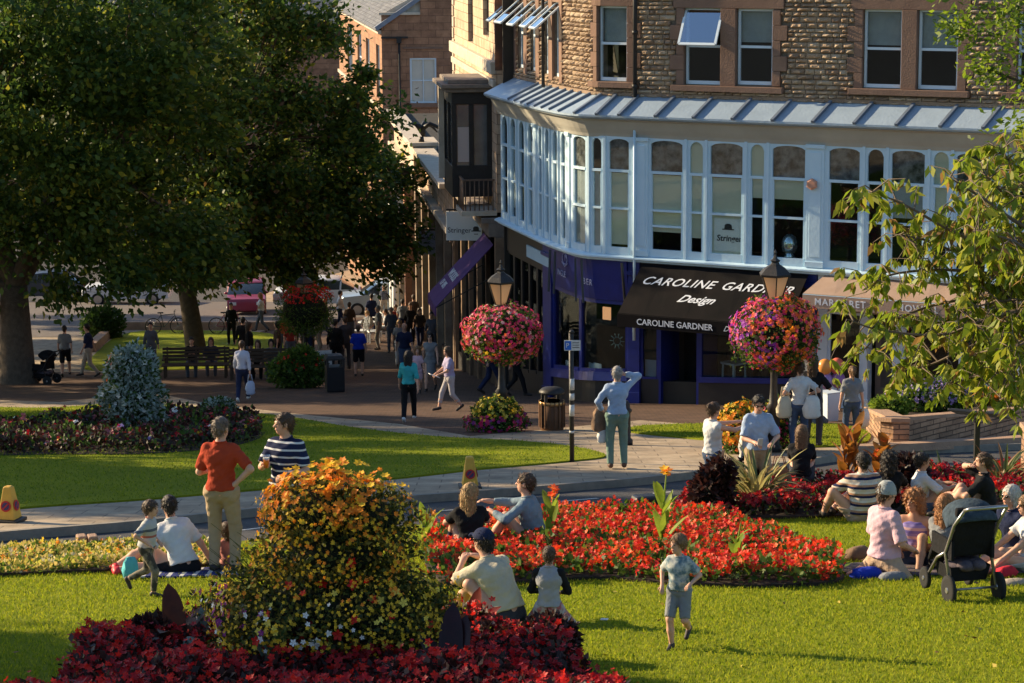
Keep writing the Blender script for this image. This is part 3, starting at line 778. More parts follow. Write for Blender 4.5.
b = MB(); fbox(b, s658+.2, s698-.2, OS-1.05, OS-1.035, gfun(.4), gfun(2.0)); b.build('pane', GLASSD, dr)
b = MB(); b.M = fmat(s_px(650, 378, -.35), -.4, gz(*fp(s_px(650, 378, -.35), -.4)[0])+.68); b.box(-.15, .15, 0, .42, 0, .02); b.build('display_card', cardm, BLD)
# goods glimpsed in the window
b = MB()
for k in range(9):
    s = s698+.4+k*.42
    if 735 < 0: break
    p, _ = fp(s, -1.5+rnd.uniform(-.2, .3)); hh = rnd.uniform(.5, 1.3); z0 = gz(p.x, p.y)+.6
    b.cut().lathe([(.12, 0), (.15, .2), (.05, .35), (.04, hh*.7), (.16, hh*.72), (.09, hh)], (p.x, p.y, z0), 8)
b.each('shelf_ornament', mat('dim_goods', (.12, .08, .05), .8, (.2, .12, .08), 4), BLD)
def chair(loc, rz, label, H=.95, mtl=None):
    r = empty('dining_chair', loc, rz, label, 'chair')
    mtl = mtl or mat('white_wood', (.7, .72, .72), .5)
    for x in (-.2, .2):
        for y in (-.2, .2):
            b = MB(); b.bar((x, y, 0), (x*.95, y*.95, .44), .045, .045); b.build('leg', mtl, r)
    b = MB(); b.box(-.25, .25, -.24, .24, .44, .5); b.build('seat', mtl, r, .015)
    b = MB(); pts = [(-.25, -.22, .5), (-.27, -.28, .8), (-.2, -.32, 1.0), (0, -.34, 1.06), (.2, -.32, 1.0), (.27, -.28, .8), (.25, -.22, .5)]
    b.tube(pts, .022, 6)
    for x in (-.12, 0, .12): b.tube([(x, -.22, .5), (x*1.1, -.33, 1.02)], .012, 5)
    b.build('backrest', mtl, r); return r
p, t = fp(s_px(733, 388, -.8), -.85)
chair((p.x, p.y, gz(p.x, p.y)+.56), 2.2, 'white wooden chair displayed in the shop window under the black awning')
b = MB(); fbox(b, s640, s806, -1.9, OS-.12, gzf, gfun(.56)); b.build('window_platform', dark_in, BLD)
# black awning with lettering
def awning(s0, s1, zt_, zb_, proj, mtl, name, val=.28, e0=0, e1=0, vm=None, parent=BLD):
    b = MB(); p0, t = fp(s0, -.02); p1, _ = fp(s1, -.02); q0, _ = fp(s0+e0, proj); q1, _ = fp(s1+e1, proj)
    n = 12
    vs = []; 
    for th in (0, .025):
        for (a, c, z) in ((p0, p1, zt_), (q0, q1, zb_)):
            for k in range(n+1): v = a.lerp(c, k/n); vs.append((v.x, v.y, z+th+(.012*math.sin(k*2.1) if z == zt_ else 0)))
    N1 = n+1
    fs = [(k, k+1, N1+k+1, N1+k) for k in range(n)]+[(2*N1+k, 3*N1+k, 3*N1+k+1, 2*N1+k+1) for k in range(n)]
    fs += [(k, 2*N1+k, 2*N1+k+1, k+1) for k in range(n)]+[(N1+k, N1+k+1, 3*N1+k+1, 3*N1+k) for k in range(n)]
    fs += [(0, N1, 3*N1, 2*N1), (n, 2*N1+n, 3*N1+n, N1+n)]
    b.add(vs, fs); aw = b.build(name, mtl, parent)
    ux = (q1-q0).normalized()
    b = MB(); b.bar((q0.x, q0.y, zb_-.02), (q1.x, q1.y, zb_-.02), .07, .06); b.build('front_bar', vm or mtl, aw)
    b = MB(); nrm = Vector((ux.y, -ux.x)); vs = []
    for o in (.036, .044):
        for z in (zb_-.0, zb_-val):
            for k in range(n+1): v = q0.lerp(q1, k/n)+nrm*o; vs.append((v.x, v.y, z))
    fs = [(k, k+1, N1+k+1, N1+k) for k in range(n)]+[(2*N1+k, 3*N1+k, 3*N1+k+1, 2*N1+k+1) for k in range(n)]+[(N1+k, N1+k+1, 3*N1+k+1, 3*N1+k) for k in range(n)]
    b.add(vs, fs); b.build('valance', mtl, aw)
    b = MB()
    for a, c in ((p0, q0), (p1, q1)): b.cut().bar((a.x, a.y, zt_-.75), (c.x, c.y, zb_-.03), .03, .03)
    b.each('awning_arm', vm or iron, aw)
    # frame on the slope
    P0 = Vector((p0.x, p0.y, zt_+.03)); Q0 = Vector((q0.x, q0.y, zb_+.03)); t3 = Vector((ux.x, ux.y, 0))
    up = (P0-Q0); up = (up-t3*up.dot(t3)); L_ = up.length; up.normalize(); nz = t3.cross(up)
    Ms = Matrix(((t3.x, up.x, nz.x, Q0.x), (t3.y, up.y, nz.y, Q0.y), (t3.z, up.z, nz.z, Q0.z), (0, 0, 0, 1)))
    Mv = Matrix(((t3.x, 0, nrm.x, q0.x+nrm.x*.048), (t3.y, 0, nrm.y, q0.y+nrm.y*.048), (0, 1, 0, zb_-val/2), (0, 0, 0, 1)))
    return aw, Ms, Mv, L_
awblack = mat('black_canvas', (.006, .006, .0065), .9, (.013, .010, .010), 1.2, .2, 60, spec=.1)
letw = mat('white_lettering', (.72, .74, .78), .6)
sa0, sa1 = s_px(643, 266), s_px(808, 276)
zat = Zs-.05; pj = 1.35
pq, _ = fp(s_px(650, 318, pj), pj); zab = W(650, 316.5, pq.y).z
aw, Ms, Mv, AL = awning(sa0-.02, sa1, zat, zab, pj, awblack, 'awning', .30)
q0, _ = fp(sa0, pj)
T = lambda x, y, z=0: Matrix.Translation((x, y, z))
text('CAROLINE', .372, letw, Ms@T(.20, AL*.66), aw, shear=.42, space=1.08, bold=.003)
text('GARDNER', .372, letw, Ms@T(2.30, AL*.66), aw, shear=.42, space=1.08, bold=.003)
text('Design', .34, letw, Ms@T(1.35, AL*.36), aw, shear=.6, bold=.005)
text('CAROLINE GARDNER', .205, letw, Mv@T(.52, 0), aw, space=1.0, bold=.002)
text('Design', .18, letw, Mv@T(2.78, 0), aw, shear=.5)
# shop three: white front, taupe awning
s817, s828, s862, s870, s893 = s_px(818, 350, OS), s_px(828, 350, OS), s_px(862, 360, OS), s_px(869, 360, OS), s_px(893, 360, OS)
b = MB()
for q0_, q1_ in ((s817, s828), (s862, s870), (s893, s893+.25), (s893+3.0, s893+3.3), (s893+6.2, s893+6.5)):
    if q1_ > s_end: continue
    b.cut(); fbox(b, q0_, q1_, OS-.2, OS+.07, gzf, Zs-.001); fbox(b, q0_-.02, q1_+.02, OS, OS+.1, gzf, gfun(.22))
b.each('pilaster', whitew, BLD, bevel=.006)
zt3 = z_px(845, 312, OS)
b = MB(); fbox(b, s828, s_end, OS-.15, OS+.05, zt3, Zs-.002); b.build('fascia', mat('taupe_paint', (.28, .21, .17), .7), BLD)
shop_window(s828, s862, gfun(.5), zt3, whitew, .06); shop_window(s893+.25, s893+3.0, gfun(.6), zt3, whitew, .06, 2); shop_window(s893+3.3, s893+6.2, gfun(.6), zt3, whitew, .06, 2)
b = MB(); fbox(b, s828, s862, OS-.1, OS+.02, gzf, gfun(.5)); b.cut(); fbox(b, s893+.25, s893+3.0, OS-.1, OS+.02, gzf, gfun(.6)); b.cut(); fbox(b, s893+3.3, s_end, OS-.1, OS+.02, gzf, gfun(.6)); b.each('stall_riser', whitew, BLD)
b = MB(); fbox(b, s870, s893, OS-.5, OS-.44, gzf, zt3); dr = b.build('door', mat('taupe_paint', (.28, .21, .17)), BLD)
b = MB(); fbox(b, s870+.14, s893-.14, OS-.44, OS-.43, gfun(.5), gfun(2.1)); b.build('pane', GLASSD, dr)
tau = mat('taupe_canvas', (.36, .24, .17), .9, (.42, .29, .22), 1.5, .2, 70)
pq, _ = fp(s_px(800, 296, 1.3), 1.3); zb3 = W(800, 294, pq.y).z
aw, Ms, Mv, AL = awning(s_px(824, 278), s_px(1010, 290), Zs-.04, zb3, 1.3, tau, 'awning', .30, vm=white)
tag(aw, 'taupe awning with pale lettering')
text('MARGARET', .22, letw, Mv@T(.30, 0), aw, space=1.15, bold=.003); text('HOWELL', .22, letw, Mv@T(2.3, 0), aw, space=1.15, bold=.003)
# left: dark shop front below the far end of the bay
b = MB(); fbox(b, s_left, s545, OS-.15, OS+.06, Zs-.75, Zs); b.build('fascia', blackp, BLD)
b = MB(); fbox(b, s_left, s545, OS-.15, OS+.04, gzf, gfun(.55)); b.build('stall_riser', blackp, BLD)
n = 5
for k in range(n):
    q0_ = s_left+(s545-s_left)*k/n; q1_ = s_left+(s545-s_left)*(k+1)/n
    shop_window(q0_, q1_, gfun(.55), Zs-.75, blackp, .08)
b = MB(); fbox(b, s_px(522, 240, .0), s_px(544, 250, .0), OS+.06, OS+.10, Zs-.62, Zs-.30); b.build('sign_panel', mat('pale_blue_sign', (.4, .55, .65), .5), BLD)

# warm things inside upper rooms are left dark; roof beyond the frame
b = MB(); sweep(b, s_left, s_end, [(-2.6, Z_top+.1), (OW+.3, Z_top+.1), (OW+.3, Z_top+.3), (-2.6, Z_top+1.4)]); b.build('roof', mat('roof_slate', (.14, .14, .16), .8, (.22, .21, .22), 4), BLD)
# ------------------------------------------------------------ buildings down the side street
class Frame:
    """local x along a->b, y outward, z up (world z kept)"""
    def __init__(s, a, b):
        s.a = Vector((a.x, a.y)); t = (b-a); s.L = t.length; s.t = t.normalized(); s.n = Vector((s.t.y, -s.t.x))
        s.M = Matrix(((s.t.x, s.n.x, 0, a.x), (s.t.y, s.n.y, 0, a.y), (0, 0, 1, 0), (0, 0, 0, 1)))
    def px(s, px, py, o=0):
        r = ray(px, py); k = (s.a+s.n*o); d = s.n.x*r.x+s.n.y*r.y
        t = (k.x*s.n.x+k.y*s.n.y)/d; p = CAM+r*t; q = Vector((p.x, p.y))-s.a
        return q.dot(s.t), p.z
    def g(s, x, o=0): p = s.a+s.t*x+s.n*o; return gz(p.x, p.y)
    def tm(s, x, o, z): return Matrix(((s.t.x, 0, s.n.x, s.a.x+s.t.x*x+s.n.x*o), (s.t.y, 0, s.n.y, s.a.y+s.t.y*x+s.n.y*o), (0, 1, 0, z), (0, 0, 0, 1)))
pale_stone = brickmat('pale_ashlar', (.60, .44, .31), (.50, .34, .23), (.28, .19, .13), .55, .28, msize=.012, bump=.7, nz=.3)
brown_stone = brickmat('brown_ashlar', (.36, .19, .11), (.27, .14, .085), (.16, .09, .06), .75, .36, msize=.012, bump=.7, nz=.35)
pink_stone = brickmat('pink_ashlar', (.36, .20, .12), (.29, .16, .10), (.2, .12, .08), .6, .3, msize=.01, bump=.5, nz=.25)
slate = brickmat('slate_roof', (.20, .20, .21), (.13, .135, .15), (.07, .07, .08), .3, .22, msize=.01, bump=.8, nz=.4)
creamst = mat('cream_painted_stone', (.60, .52, .42), .8, (.46, .38, .29), 3, .3)
blackt = mat('black_timber', (.022, .020, .020), .5, (.035, .03, .028), 6, .2)
winpane = mat('dull_pane', (.10, .11, .12), .12, (.16, .17, .17), 2, spec=.8)

# neighbour with the black oriel
f2 = Frame(plan(456, 80), plan(497.5, 67.4))
B2 = empty('shop_building', (0, 0, 0), 0, 'narrow pale stone shop building with a black oriel window, beside the white glazed bay', 'building')
M2 = f2.M; L2 = f2.L
_, z190 = f2.px(490, 205); _, zt2 = f2.px(480, -60)
def fb(frame, b, x0, x1, o0, o1, z0, z1): b.M = frame.M; b.box(x0, x1, o0, o1, z0, z1); return b
ws = [(f2.px(468, 20)[0], f2.px(473, 20)[0], f2.px(470, 42)[1], f2.px(470, -20)[1]), (f2.px(483, 20)[0], f2.px(489, 20)[0], f2.px(486, 36)[1], f2.px(486, -24)[1])]
b = MB(); cur = 0
for (x0, x1, z0, z1) in ws:
    fb(f2, b, cur, x0, -.4, 0, z190, zt2); fb(f2, b, x0, x1, -.4, 0, z190, z0); fb(f2, b, x0, x1, -.4, 0, z1, zt2); cur = x1
fb(f2, b, cur, L2, -.4, 0, z190, zt2)
b.build('wall', pale_stone, B2)
b = MB(); fb(f2, b, 0, L2, -6, -.41, -6, zt2); b.build('interior', dark_in, B2)
b = MB(); fb(f2, b, -.1, L2, -6.2, .3, zt2, zt2+.3); b.build('roof', slate, B2)
for (x0, x1, z0, z1) in ws:
    b = MB(); fb(f2, b, x0, x1, -.18, -.12, z0, z0+.1); fb(f2, b, x0, x0+.1, -.18, -.12, z0+.1, z1); fb(f2, b, x1-.1, x1, -.18, -.12, z0+.1, z1); wn = b.build('window', blackt, B2)
    b = MB(); fb(f2, b, x0+.1, x1-.1, -.17, -.15, z0+.1, z1); b.build('pane', winpane, wn)
b = MB(); z = f2.px(486, 62)[1]; fb(f2, b, 0, L2, 0, .16, z-.2, z+.15); b.cut(); z = f2.px(486, 78)[1]; fb(f2, b, 0, L2, 0, .10, z-.1, z+.1); b.each('string_course', creamst, B2, .02)
# quoins seen on the far edge
b = MB(); z = z190
k = 0
while z < zt2-.4: fb(f2, b, -.06, .25+.2*(k % 2), -.3, .05, z+.01, z+.34); z += .36; k += 1
b.build('quoin', creamst, B2, .01)
# oriel: side towards us
xo = f2.px(492, 140)[0]; zo0 = f2.px(492, 196)[1]; zo1 = f2.px(492, 92)[1]
OP = 1.15; XW = 2.6
b = MB(); fb(f2, b, xo-XW, xo, 0, OP, zo0, zo0+.9); fb(f2, b, xo-XW, xo, 0, OP, zo1-.35, zo1)
for (x, o) in ((xo-.12, OP-.14), (xo-.12, 0), (xo-.12, OP*.45), (xo-XW, OP-.14), (xo-XW*.5, OP-.14)): fb(f2, b, x, x+.12, o, o+.14, zo0+.9, zo1-.35)
orl = b.build('oriel', blackt, B2, .01)
b = MB(); fb(f2, b, xo-.09, xo-.06, .14, OP-.14, zo0+.9, zo1-.35); fb(f2, b, xo-XW+.1, xo-.13, OP-.10, OP-.07, zo0+.9, zo1-.35); b.build('pane', winpane, orl)
b = MB(); fb(f2, b, xo-.05, xo-.045, .60, .98, zo0+1.0, zo0+2.0); b.build('pale_blind', mat('pinkish_blind', (.55, .45, .42), .7), orl)
b = MB(); fb(f2, b, xo-XW-.15, xo+.16, 0, OP+.18, zo1, zo1+.12); fb(f2, b, xo-XW-.25, xo+.28, 0, OP+.3, zo1+.12, zo1+.24); fb(f2, b, xo-XW-.1, xo+.1, 0, OP+.1, zo1+.24, zo1+.36); b.build('cornice', mat('weathered_dark_stone', (.17, .14, .12), .9, (.27, .22, .18), 5, .3), B2, .02)
b = MB(); fb(f2, b, xo-XW-.05, xo-XW+.15, OP+.0, OP+.16, zo0+.3, zo1); b.build('pilaster', creamst, B2)
# balcony in front
xb0, xb1 = xo+.05, L2-.05; zb = f2.px(484, 197)[1]
b = MB(); fb(f2, b, xb0-.6, xb1, 0, 1.0, zb-.14, zb); bal = b.build('balcony', creamst, B2)
b = MB(); 
n = 14
for k in range(n+1):
    x = xb0-.5+(xb1-xb0+.4)*k/n; b.M = f2.M; b.tube([(x, .94, zb), (x, .94, zb+.85)], .018, 5)
for k in range(7): b.tube([(xb1-.1, .1+.13*k, zb), (xb1-.1, .1+.13*k, zb+.85)], .018, 5)
b.bar((xb0-.6, .94, zb+.87), (xb1, .94, zb+.87), .06, .05); b.bar((xb1-.1, .05, zb+.87), (xb1-.1, .94, zb+.87), .06, .05)
b.build('railing', mat('rust_brown_iron', (.13, .085, .06), .8, (.2, .13, .09), 9), bal)
# ground floor
b = MB(); fb(f2, b, 0, L2, -.3, .25, zb-.75, zb-.351); b.cut(); fb(f2, b, 0, L2, -.3, .45, zb-.35, zb-.2); b.each('fascia', mat('weathered_dark_stone', (.17, .14, .12)), B2, .02)
b = MB()
for k in range(6):
    x = L2*k/5.0-.12; b.cut(); fb(f2, b, max(0, x), x+.28, -.25, .08, -8, zb-.75)
b.each('pilaster', mat('brown_shop_stone', (.16, .10, .065), .9, (.25, .17, .11), 3, .3), B2, .01)
for k in range(5):
    x0 = L2*k/5+.17; x1 = L2*(k+1)/5-.13; g_ = f2.g(x0)
    b = MB(); fb(f2, b, x0, x1, -.2, -.02, -8, g_+.6); fb(f2, b, x0, x0+.07, -.15, -.05, g_+.6, zb-.75); fb(f2, b, x1-.07, x1, -.15, -.05, g_+.6, zb-.75)
    wn = b.build('shop_window', blackt, B2); b = MB(); fb(f2, b, x0+.07, x1-.07, -.12, -.10, g_+.6, zb-.76); b.build('pane', GLASSD, wn)
# purple awning
purple = mat('purple_canvas', (.085, .03, .13), .85, (.11, .045, .16), 2, .2, 50)
xa1 = f2.px(497, 246)[0]-.1; za = f2.px(492, 240)[1]
b = MB(); b.M = f2.M; xa0 = xa1-2.6; pr, dz = 1.75, 1.75
q = [(xa0, .1, za), (xa1, .1, za), (xa1, pr, za-dz), (xa0, pr, za-dz)]
b.add(q+[(x, y, z+.03) for x, y, z in q], [(3, 2, 1, 0), (4, 5, 6, 7), (0, 1, 5, 4), (1, 2, 6, 5), (2, 3, 7, 6), (3, 0, 4, 7)])
aw2 = b.build('awning', purple, B2); tag(aw2, 'steep purple canvas awning with white lettering')
b = MB(); b.M = f2.M; b.box(xa0, xa1, pr-.01, pr+.02, za-dz-.25, za-dz+.02); b.build('valance', purple, aw2)
b = MB(); b.M = f2.M
for x in (xa0+.02, xa1-.02): b.cut().bar((x, .1, za-.9), (x, pr, za-dz), .03, .03)
b.each('awning_arm', iron, aw2)
slope_u = Vector((0, pr-.1, -dz)).normalized()
Tl = f2.M @ Matrix(((1, 0, 0, xa0+.35), (0, -slope_u.y, dz/math.hypot(pr-.1, dz), 1.30), (0, -slope_u.z, (pr-.1)/math.hypot(pr-.1, dz), za-dz*.73+.045), (0, 0, 0, 1)))
text('WOODS', .38, letw, Tl@Matrix.Translation((0, .26, 0)), aw2, bold=.006); text('OF 1895', .30, letw, Tl@Matrix.Translation((0, -.12, 0)), aw2, bold=.004)

def hanging_sign(name, px0, px1, py0, py1, Y, wall_px, label, boardm, lines, bracket_y):
    c = W((px0+px1)/2, (py0+py1)/2, Y); wd = (px1-px0)/ppm(Y); ht = (py1-py0)/ppm(Y)*1.01
    r = empty(name, c, 0, label, 'sign')
    yaw = -.12
    b = MB(); b.M = Matrix.Rotation(yaw, 4, 'Z'); b.box(-wd/2, wd/2, -.03, .03, -ht/2, ht/2); bd = b.build('board', boardm, r, .006)
    b = MB(); b.M = Matrix.Rotation(yaw, 4, 'Z'); wl = (wall_px-(px0+px1)/2)/ppm(Y)
    b.bar((-wd/2, 0, bracket_y), (wl, 0, bracket_y), .05, .05)
    for x in (-wd*.4, wd*.4): b.bar((x, 0, bracket_y), (x, 0, ht/2-.01), .025, .025, up=(0, 1, 0))
    b.build('bracket', iron, r)
    Mx = Matrix.Rotation(yaw, 4, 'Z') @ Matrix(((1, 0, 0, 0), (0, 0, -1, -.034), (0, 1, 0, 0), (0, 0, 0, 1)))
    for (tx, sz, x, z, al, mm) in lines: text(tx, sz, mm, Mx@Matrix.Translation((x, z, 0)), bd, align=al)
    return r, bd, Mx
grey_l = mat('dark_grey_lettering', (.06, .06, .07), .7)
sg, bd, Mx = hanging_sign('hanging_sign', 446, 482, 211.5, 240.5, 72, 496, 'square white hanging sign with a bowler hat beside its dark lettering', mat('white_sign_board', (.82, .85, .84), .6), [('Stringer', .225, -.50, -.13, 'LEFT', grey_l)], .5)
b = MB(); b.M = Mx@Matrix.Translation((.37, -.16, 0)); b.prism([(-.15, 0), (.15, 0), (.13, .03), (-.13, .03)], 0, .008); b.prism([(-.09, .03), (.09, .03), (.085, .12), (.04, .155), (-.04, .155), (-.085, .12)], 0, .008); b.box(-.06, .06, -.09, -.07, 0, .006); b.build('hat_emblem', blackp, bd)
hanging_sign('hanging_sign', 418, 440.5, 231, 254.5, 90, 452, 'small grey hanging sign on a black bracket, left of the white hat sign', mat('lilac_grey_board', (.50, .46, .55), .7), [('CARD', .17, 0, .22, 'CENTER', grey_l), ('&', .15, 0, 0, 'CENTER', grey_l), ('LETTERS', .17, 0, -.22, 'CENTER', grey_l)], .50)

# brown gable house behind
f3 = Frame(plan(385, 122), plan(486, 122)); B3 = empty('gable_building', (0, 0, 0), 0, 'brown sandstone gable house with one white sash window and a slate roof', 'building')
x420 = f3.px(420, 0)[0]; z15 = f3.px(400, 15)[1]; zt3_ = f3.px(440, -60)[1]
wx0, wx1, wz0, wz1 = f3.px(410, 80)[0], f3.px(436.5, 80)[0], f3.px(423, 103)[1], f3.px(423, 58)[1]
b = MB()
fb(f3, b, 0, wx0, -.4, 0, -8, z15); fb(f3, b, wx0, wx1, -.4, 0, -8, wz0); fb(f3, b, wx0, wx1, -.4, 0, wz1, z15); fb(f3, b, wx1, f3.L, -.4, 0, -8, z15)
b.prism([(x420, z15), (f3.L, z15), (f3.L, zt3_), (x420+1.4, zt3_), (x420, z15+1.2)], 0, 1) if False else None
fb(f3, b, x420, f3.L, -.4, 0, z15, zt3_)
b.build('wall', brown_stone, B3)
b = MB(); fb(f3, b, wx0, wx1, -.1, -.03, wz0, wz0+.08); fb(f3, b, wx0, wx1, -.1, -.03, wz1-.08, wz1); fb(f3, b, wx0, wx0+.09, -.1, -.03, wz0+.08, wz1-.08); fb(f3, b, wx1-.09, wx1, -.1, -.03, wz0+.08, wz1-.08)
zm = (wz0+wz1)/2; fb(f3, b, wx0+.09, wx1-.09, -.1, -.04, zm-.03, zm+.03); fb(f3, b, (wx0+wx1)/2-.02, (wx0+wx1)/2+.02, -.1, -.05, wz0+.08, wz1-.08)
wn = b.build('window', whitew, B3)
b = MB(); fb(f3, b, wx0+.09, wx1-.09, -.12, -.105, wz0+.08, wz1-.08); b.build('pane', mat('curtained_pane', (.62, .58, .50), .2, (.55, .52, .46), 3, spec=.6), wn)
b = MB(); fb(f3, b, wx0-.2, wx1+.2, 0, .1, wz0-.22, wz0-.01); b.cut(); fb(f3, b, wx0-.35, wx1+.35, 0, .06, wz1+.45, wz1+.55); b.each('sill', ashlar, B3, .01)
xp = f3.px(400, 100)[0]; zp1 = f3.px(400, 43)[1]
b = MB(); b.M = f3.M; b.tube([(xp, .09, -5), (xp, .09, zp1)], .055, 8); b.box(xp-.12, xp+.12, .02, .22, zp1, zp1+.25); b.bar((xp-.9, .12, zp1+.28), (xp+.45, .12, zp1+.28), .12, .1); b.build('downpipe', iron, B3)
b = MB(); fb(f3, b, -.12, x420, -.5, .1, z15, z15+.14); b.build('coping', creamst, B3, .02)
b = MB(); b.M = f3.M; b.add([(.2, -.2, z15+.14), (x420, -.2, z15+.14), (x420, -.2, z15+1.1), (.2, -.3, z15+.14), (x420, -.3, z15+.14), (x420, -.3, z15+1.1)], [(0, 1, 2), (5, 4, 3), (0, 3, 4, 1), (1, 4, 5, 2), (2, 5, 3, 0)]); b.build('gable_panel', creamst, B3)
# side running away, sunlit
f3s = Frame(plan(343, 156), plan(385, 122.02)); ztop = f3s.px(385, 33)[1]
b = MB(); wxs = [(348, 353), (358, 362), (366.5, 370), (376.5, 380)]
cols = sorted([(f3s.px(a, 80)[0], f3s.px(c, 80)[0]) for a, c in wxs]); zw0 = f3s.px(380, 100)[1]; zw1 = f3s.px(380, 46)[1]; cur = 0
for x0, x1 in cols:
    fb(f3s, b, cur, x0, -.4, 0, -8, ztop); fb(f3s, b, x0, x1, -.4, 0, -8, zw0); fb(f3s, b, x0, x1, -.4, 0, zw1, ztop); cur = x1
fb(f3s, b, cur, f3s.L-.01, -.4, 0, -8, ztop); b.build('wall', pink_stone, B3)
for x0, x1 in cols:
    b = MB(); fb(f3s, b, x0, x0+.08, -.2, -.12, zw0, zw1); fb(f3s, b, x1-.08, x1, -.2, -.12, zw0, zw1); fb(f3s, b, x0+.08, x1-.08, -.2, -.12, (zw0+zw1)/2-.03, (zw0+zw1)/2+.03); wn = b.build('window', whitew, B3)
    b = MB(); fb(f3s, b, x0+.02, x1-.02, -.25, -.21, zw0, zw1); b.build('pane', winpane, wn)
b = MB(); fb(f3s, b, 0, f3s.L-.02, 0, .12, zw0-.5, zw0-.3); b.cut(); fb(f3s, b, 0, f3s.L, 0, .2, ztop-.15, ztop+.05); b.each('string_course', creamst, B3, .02)
b = MB(); b.M = f3s.M; q = [(-.5, .3, ztop), (f3s.L+.1, .3, ztop), (f3s.L+.1, -6.5, ztop+4.6), (-.5, -6.5, ztop+4.6)]
b.add(q+[(x, y, z+.12) for x, y, z in q], [(3, 2, 1, 0), (4, 5, 6, 7), (0, 1, 5, 4), (1, 2, 6, 5), (2, 3, 7, 6), (3, 0, 4, 7)], uvs=[[(p[0], p[1]*1.2) for p in q]]*6); b.build('roof', slate, B3)
b = MB(); b.M = f3s.M; b.bar((f3s.L+.12, .3, ztop+.12), (f3s.L+.12, -6.5, ztop+4.75), .3, .22); b.build('verge', mat('blue_grey_lead', (.17, .19, .25), .6, (.24, .26, .3), 4), B3)
b = MB(); fb(f3s, b, 0, 12, -7, -.5, -6, ztop-.1); fb(f3, b, .5, f3.L, -6, -.45, -6, z15-.1); b.build('interior', dark_in, B3)

# low shop row with white columns below the gable
f4 = Frame(plan(397, 113), plan(456, 80.2)); B4 = empty('shop_building', (0, 0, 0), 0, 'low old shop row with white columns, a bird statue on its parapet', 'building')
zc = f4.px(440, 168)[1]; zs = f4.px(440, 205)[1]
b = MB(); fb(f4, b, 0, f4.L, -4, -.25, -8, zc-.1); b.build('interior', dark_in, B4)
b = MB(); fb(f4, b, 0, f4.L, -.24, .05, zs, zc-.05); b.build('wall', pale_stone, B4)
b = MB(); fb(f4, b, -.2, f4.L, -.3, .55, zc-.05, zc+.12); b.cut(); fb(f4, b, -.1, f4.L, -.2, .35, zs-.2, zs); b.each('cornice', creamst, B4, .02)
b = MB(); n = 9
for k in range(n+1):
    x = f4.L*k/n; b.cut(); fb(f4, b, max(x-.2, 0), min(x+.2, f4.L), -.2, .12, -8, zs-.2); b.box(max(x-.26, 0), min(x+.26, f4.L), -.2, .2, zs-.5, zs-.2)
pcs = b.each('column', mat('stained_column_stone', (.40, .31, .23), .9, (.20, .13, .09), 1.3, .3), B4, .015)
for k in range(n):
    x0 = f4.L*k/n+.2; x1 = f4.L*(k+1)/n-.2; g_ = f4.g(x0)
    b = MB(); fb(f4, b, x0, x1, -.2, -.04, -8, g_+.5); fb(f4, b, x0, x1, -.2, -.04, zs-.8, zs-.2); wn = b.build('shop_window', mat('shop_joinery', (.12, .07, .045), .6, (.2, .13, .1), 3), B4)
    b = MB(); fb(f4, b, x0, x1, -.15, -.12, g_+.5, zs-.8); b.build('pane', GLASSD, wn)
# two projecting box dormers / shop heads and white block
for (pxa, ya, yb_, w_, h_) in ((412, 146, 172, 1.3, 0),):
    x, z1_ = f4.px(pxa+14, ya); z0_ = f4.px(pxa+14, yb_)[1]
    b = MB(); fb(f4, b, x-2.2, x, -.4, .5, z0_-.4, z1_); b.build('parapet_block', creamst, B4, .03)
    b = MB(); fb(f4, b, x+.01, x+.03, -.3, .42, z0_+.1, z1_-.15); b.build('vent', mat('grey_louvre', (.25, .24, .23), .8), B4)
    b = MB(); fb(f4, b, x-2.4, x+.15, -.5, .65, z1_, z1_+.14); b.build('coping', creamst, B4, .02)
    zz = z1_+.14
    # bird statue
    st = empty('bird_statue', f4.M@Vector((x-.3, .15, zz)), .4, 'dark bird statue with spread wings standing on the stone parapet', 'statue')
    def P(*a): return a
    b = MB(); b.tube([(0, 0, 0), (0, 0, .2)], [.12, .09], 8); b.tube([(.1, 0, .2), (.05, 0, .42), (-.12, 0, .62), (-.3, 0, .72)], [.07, .15, .12, .05], 8); b.tube([(-.28, 0, .7), (-.42, 0, .73), (-.5, 0, .68)], [.075, .05, .01], 7); b.build('body', iron, st)
    for sgn in (-1, 1):
        b = MB(); b.tube([(0, sgn*.06, .5), (.25, sgn*.3, .72), (.6, sgn*.42, .55), (.85, sgn*.45, .3)], [.1, .09, .07, .02], 7); b.build('wing', iron, st)
# white capped column group further down
x, z_ = f4.px(404, 215); b = MB(); fb(f4, b, x-1.2, x+1.2, 0, .7, f4.px(404, 228)[1], z_+.1); b.M = f4.M; b.lathe([(.5, 0), (.45, .3), (.2, .7), (.05, .8)], (x, .35, z_+.1), 12)
b.build('porch_cap', mat('bright_white_stone', (.75, .72, .66), .6), B4)
b = MB(); 
for dx in (-1, 1): b.M = f4.M; b.cut().tube([(x+dx, .5, -7), (x+dx, .5, f4.px(404, 228)[1])], .16, 10)
b.each('porch_column', mat('bright_white_stone', (.75, .72, .66)), B4)
x5, z5 = f4.px(414, 260); b = MB(); fb(f4, b, x5-.3, x5+.3, .12, .4, -8, f4.px(414, 190)[1]); b.build('pier', mat('orange_brick_pier', (.45, .22, .12), .9, (.35, .16, .09), 8), B4)

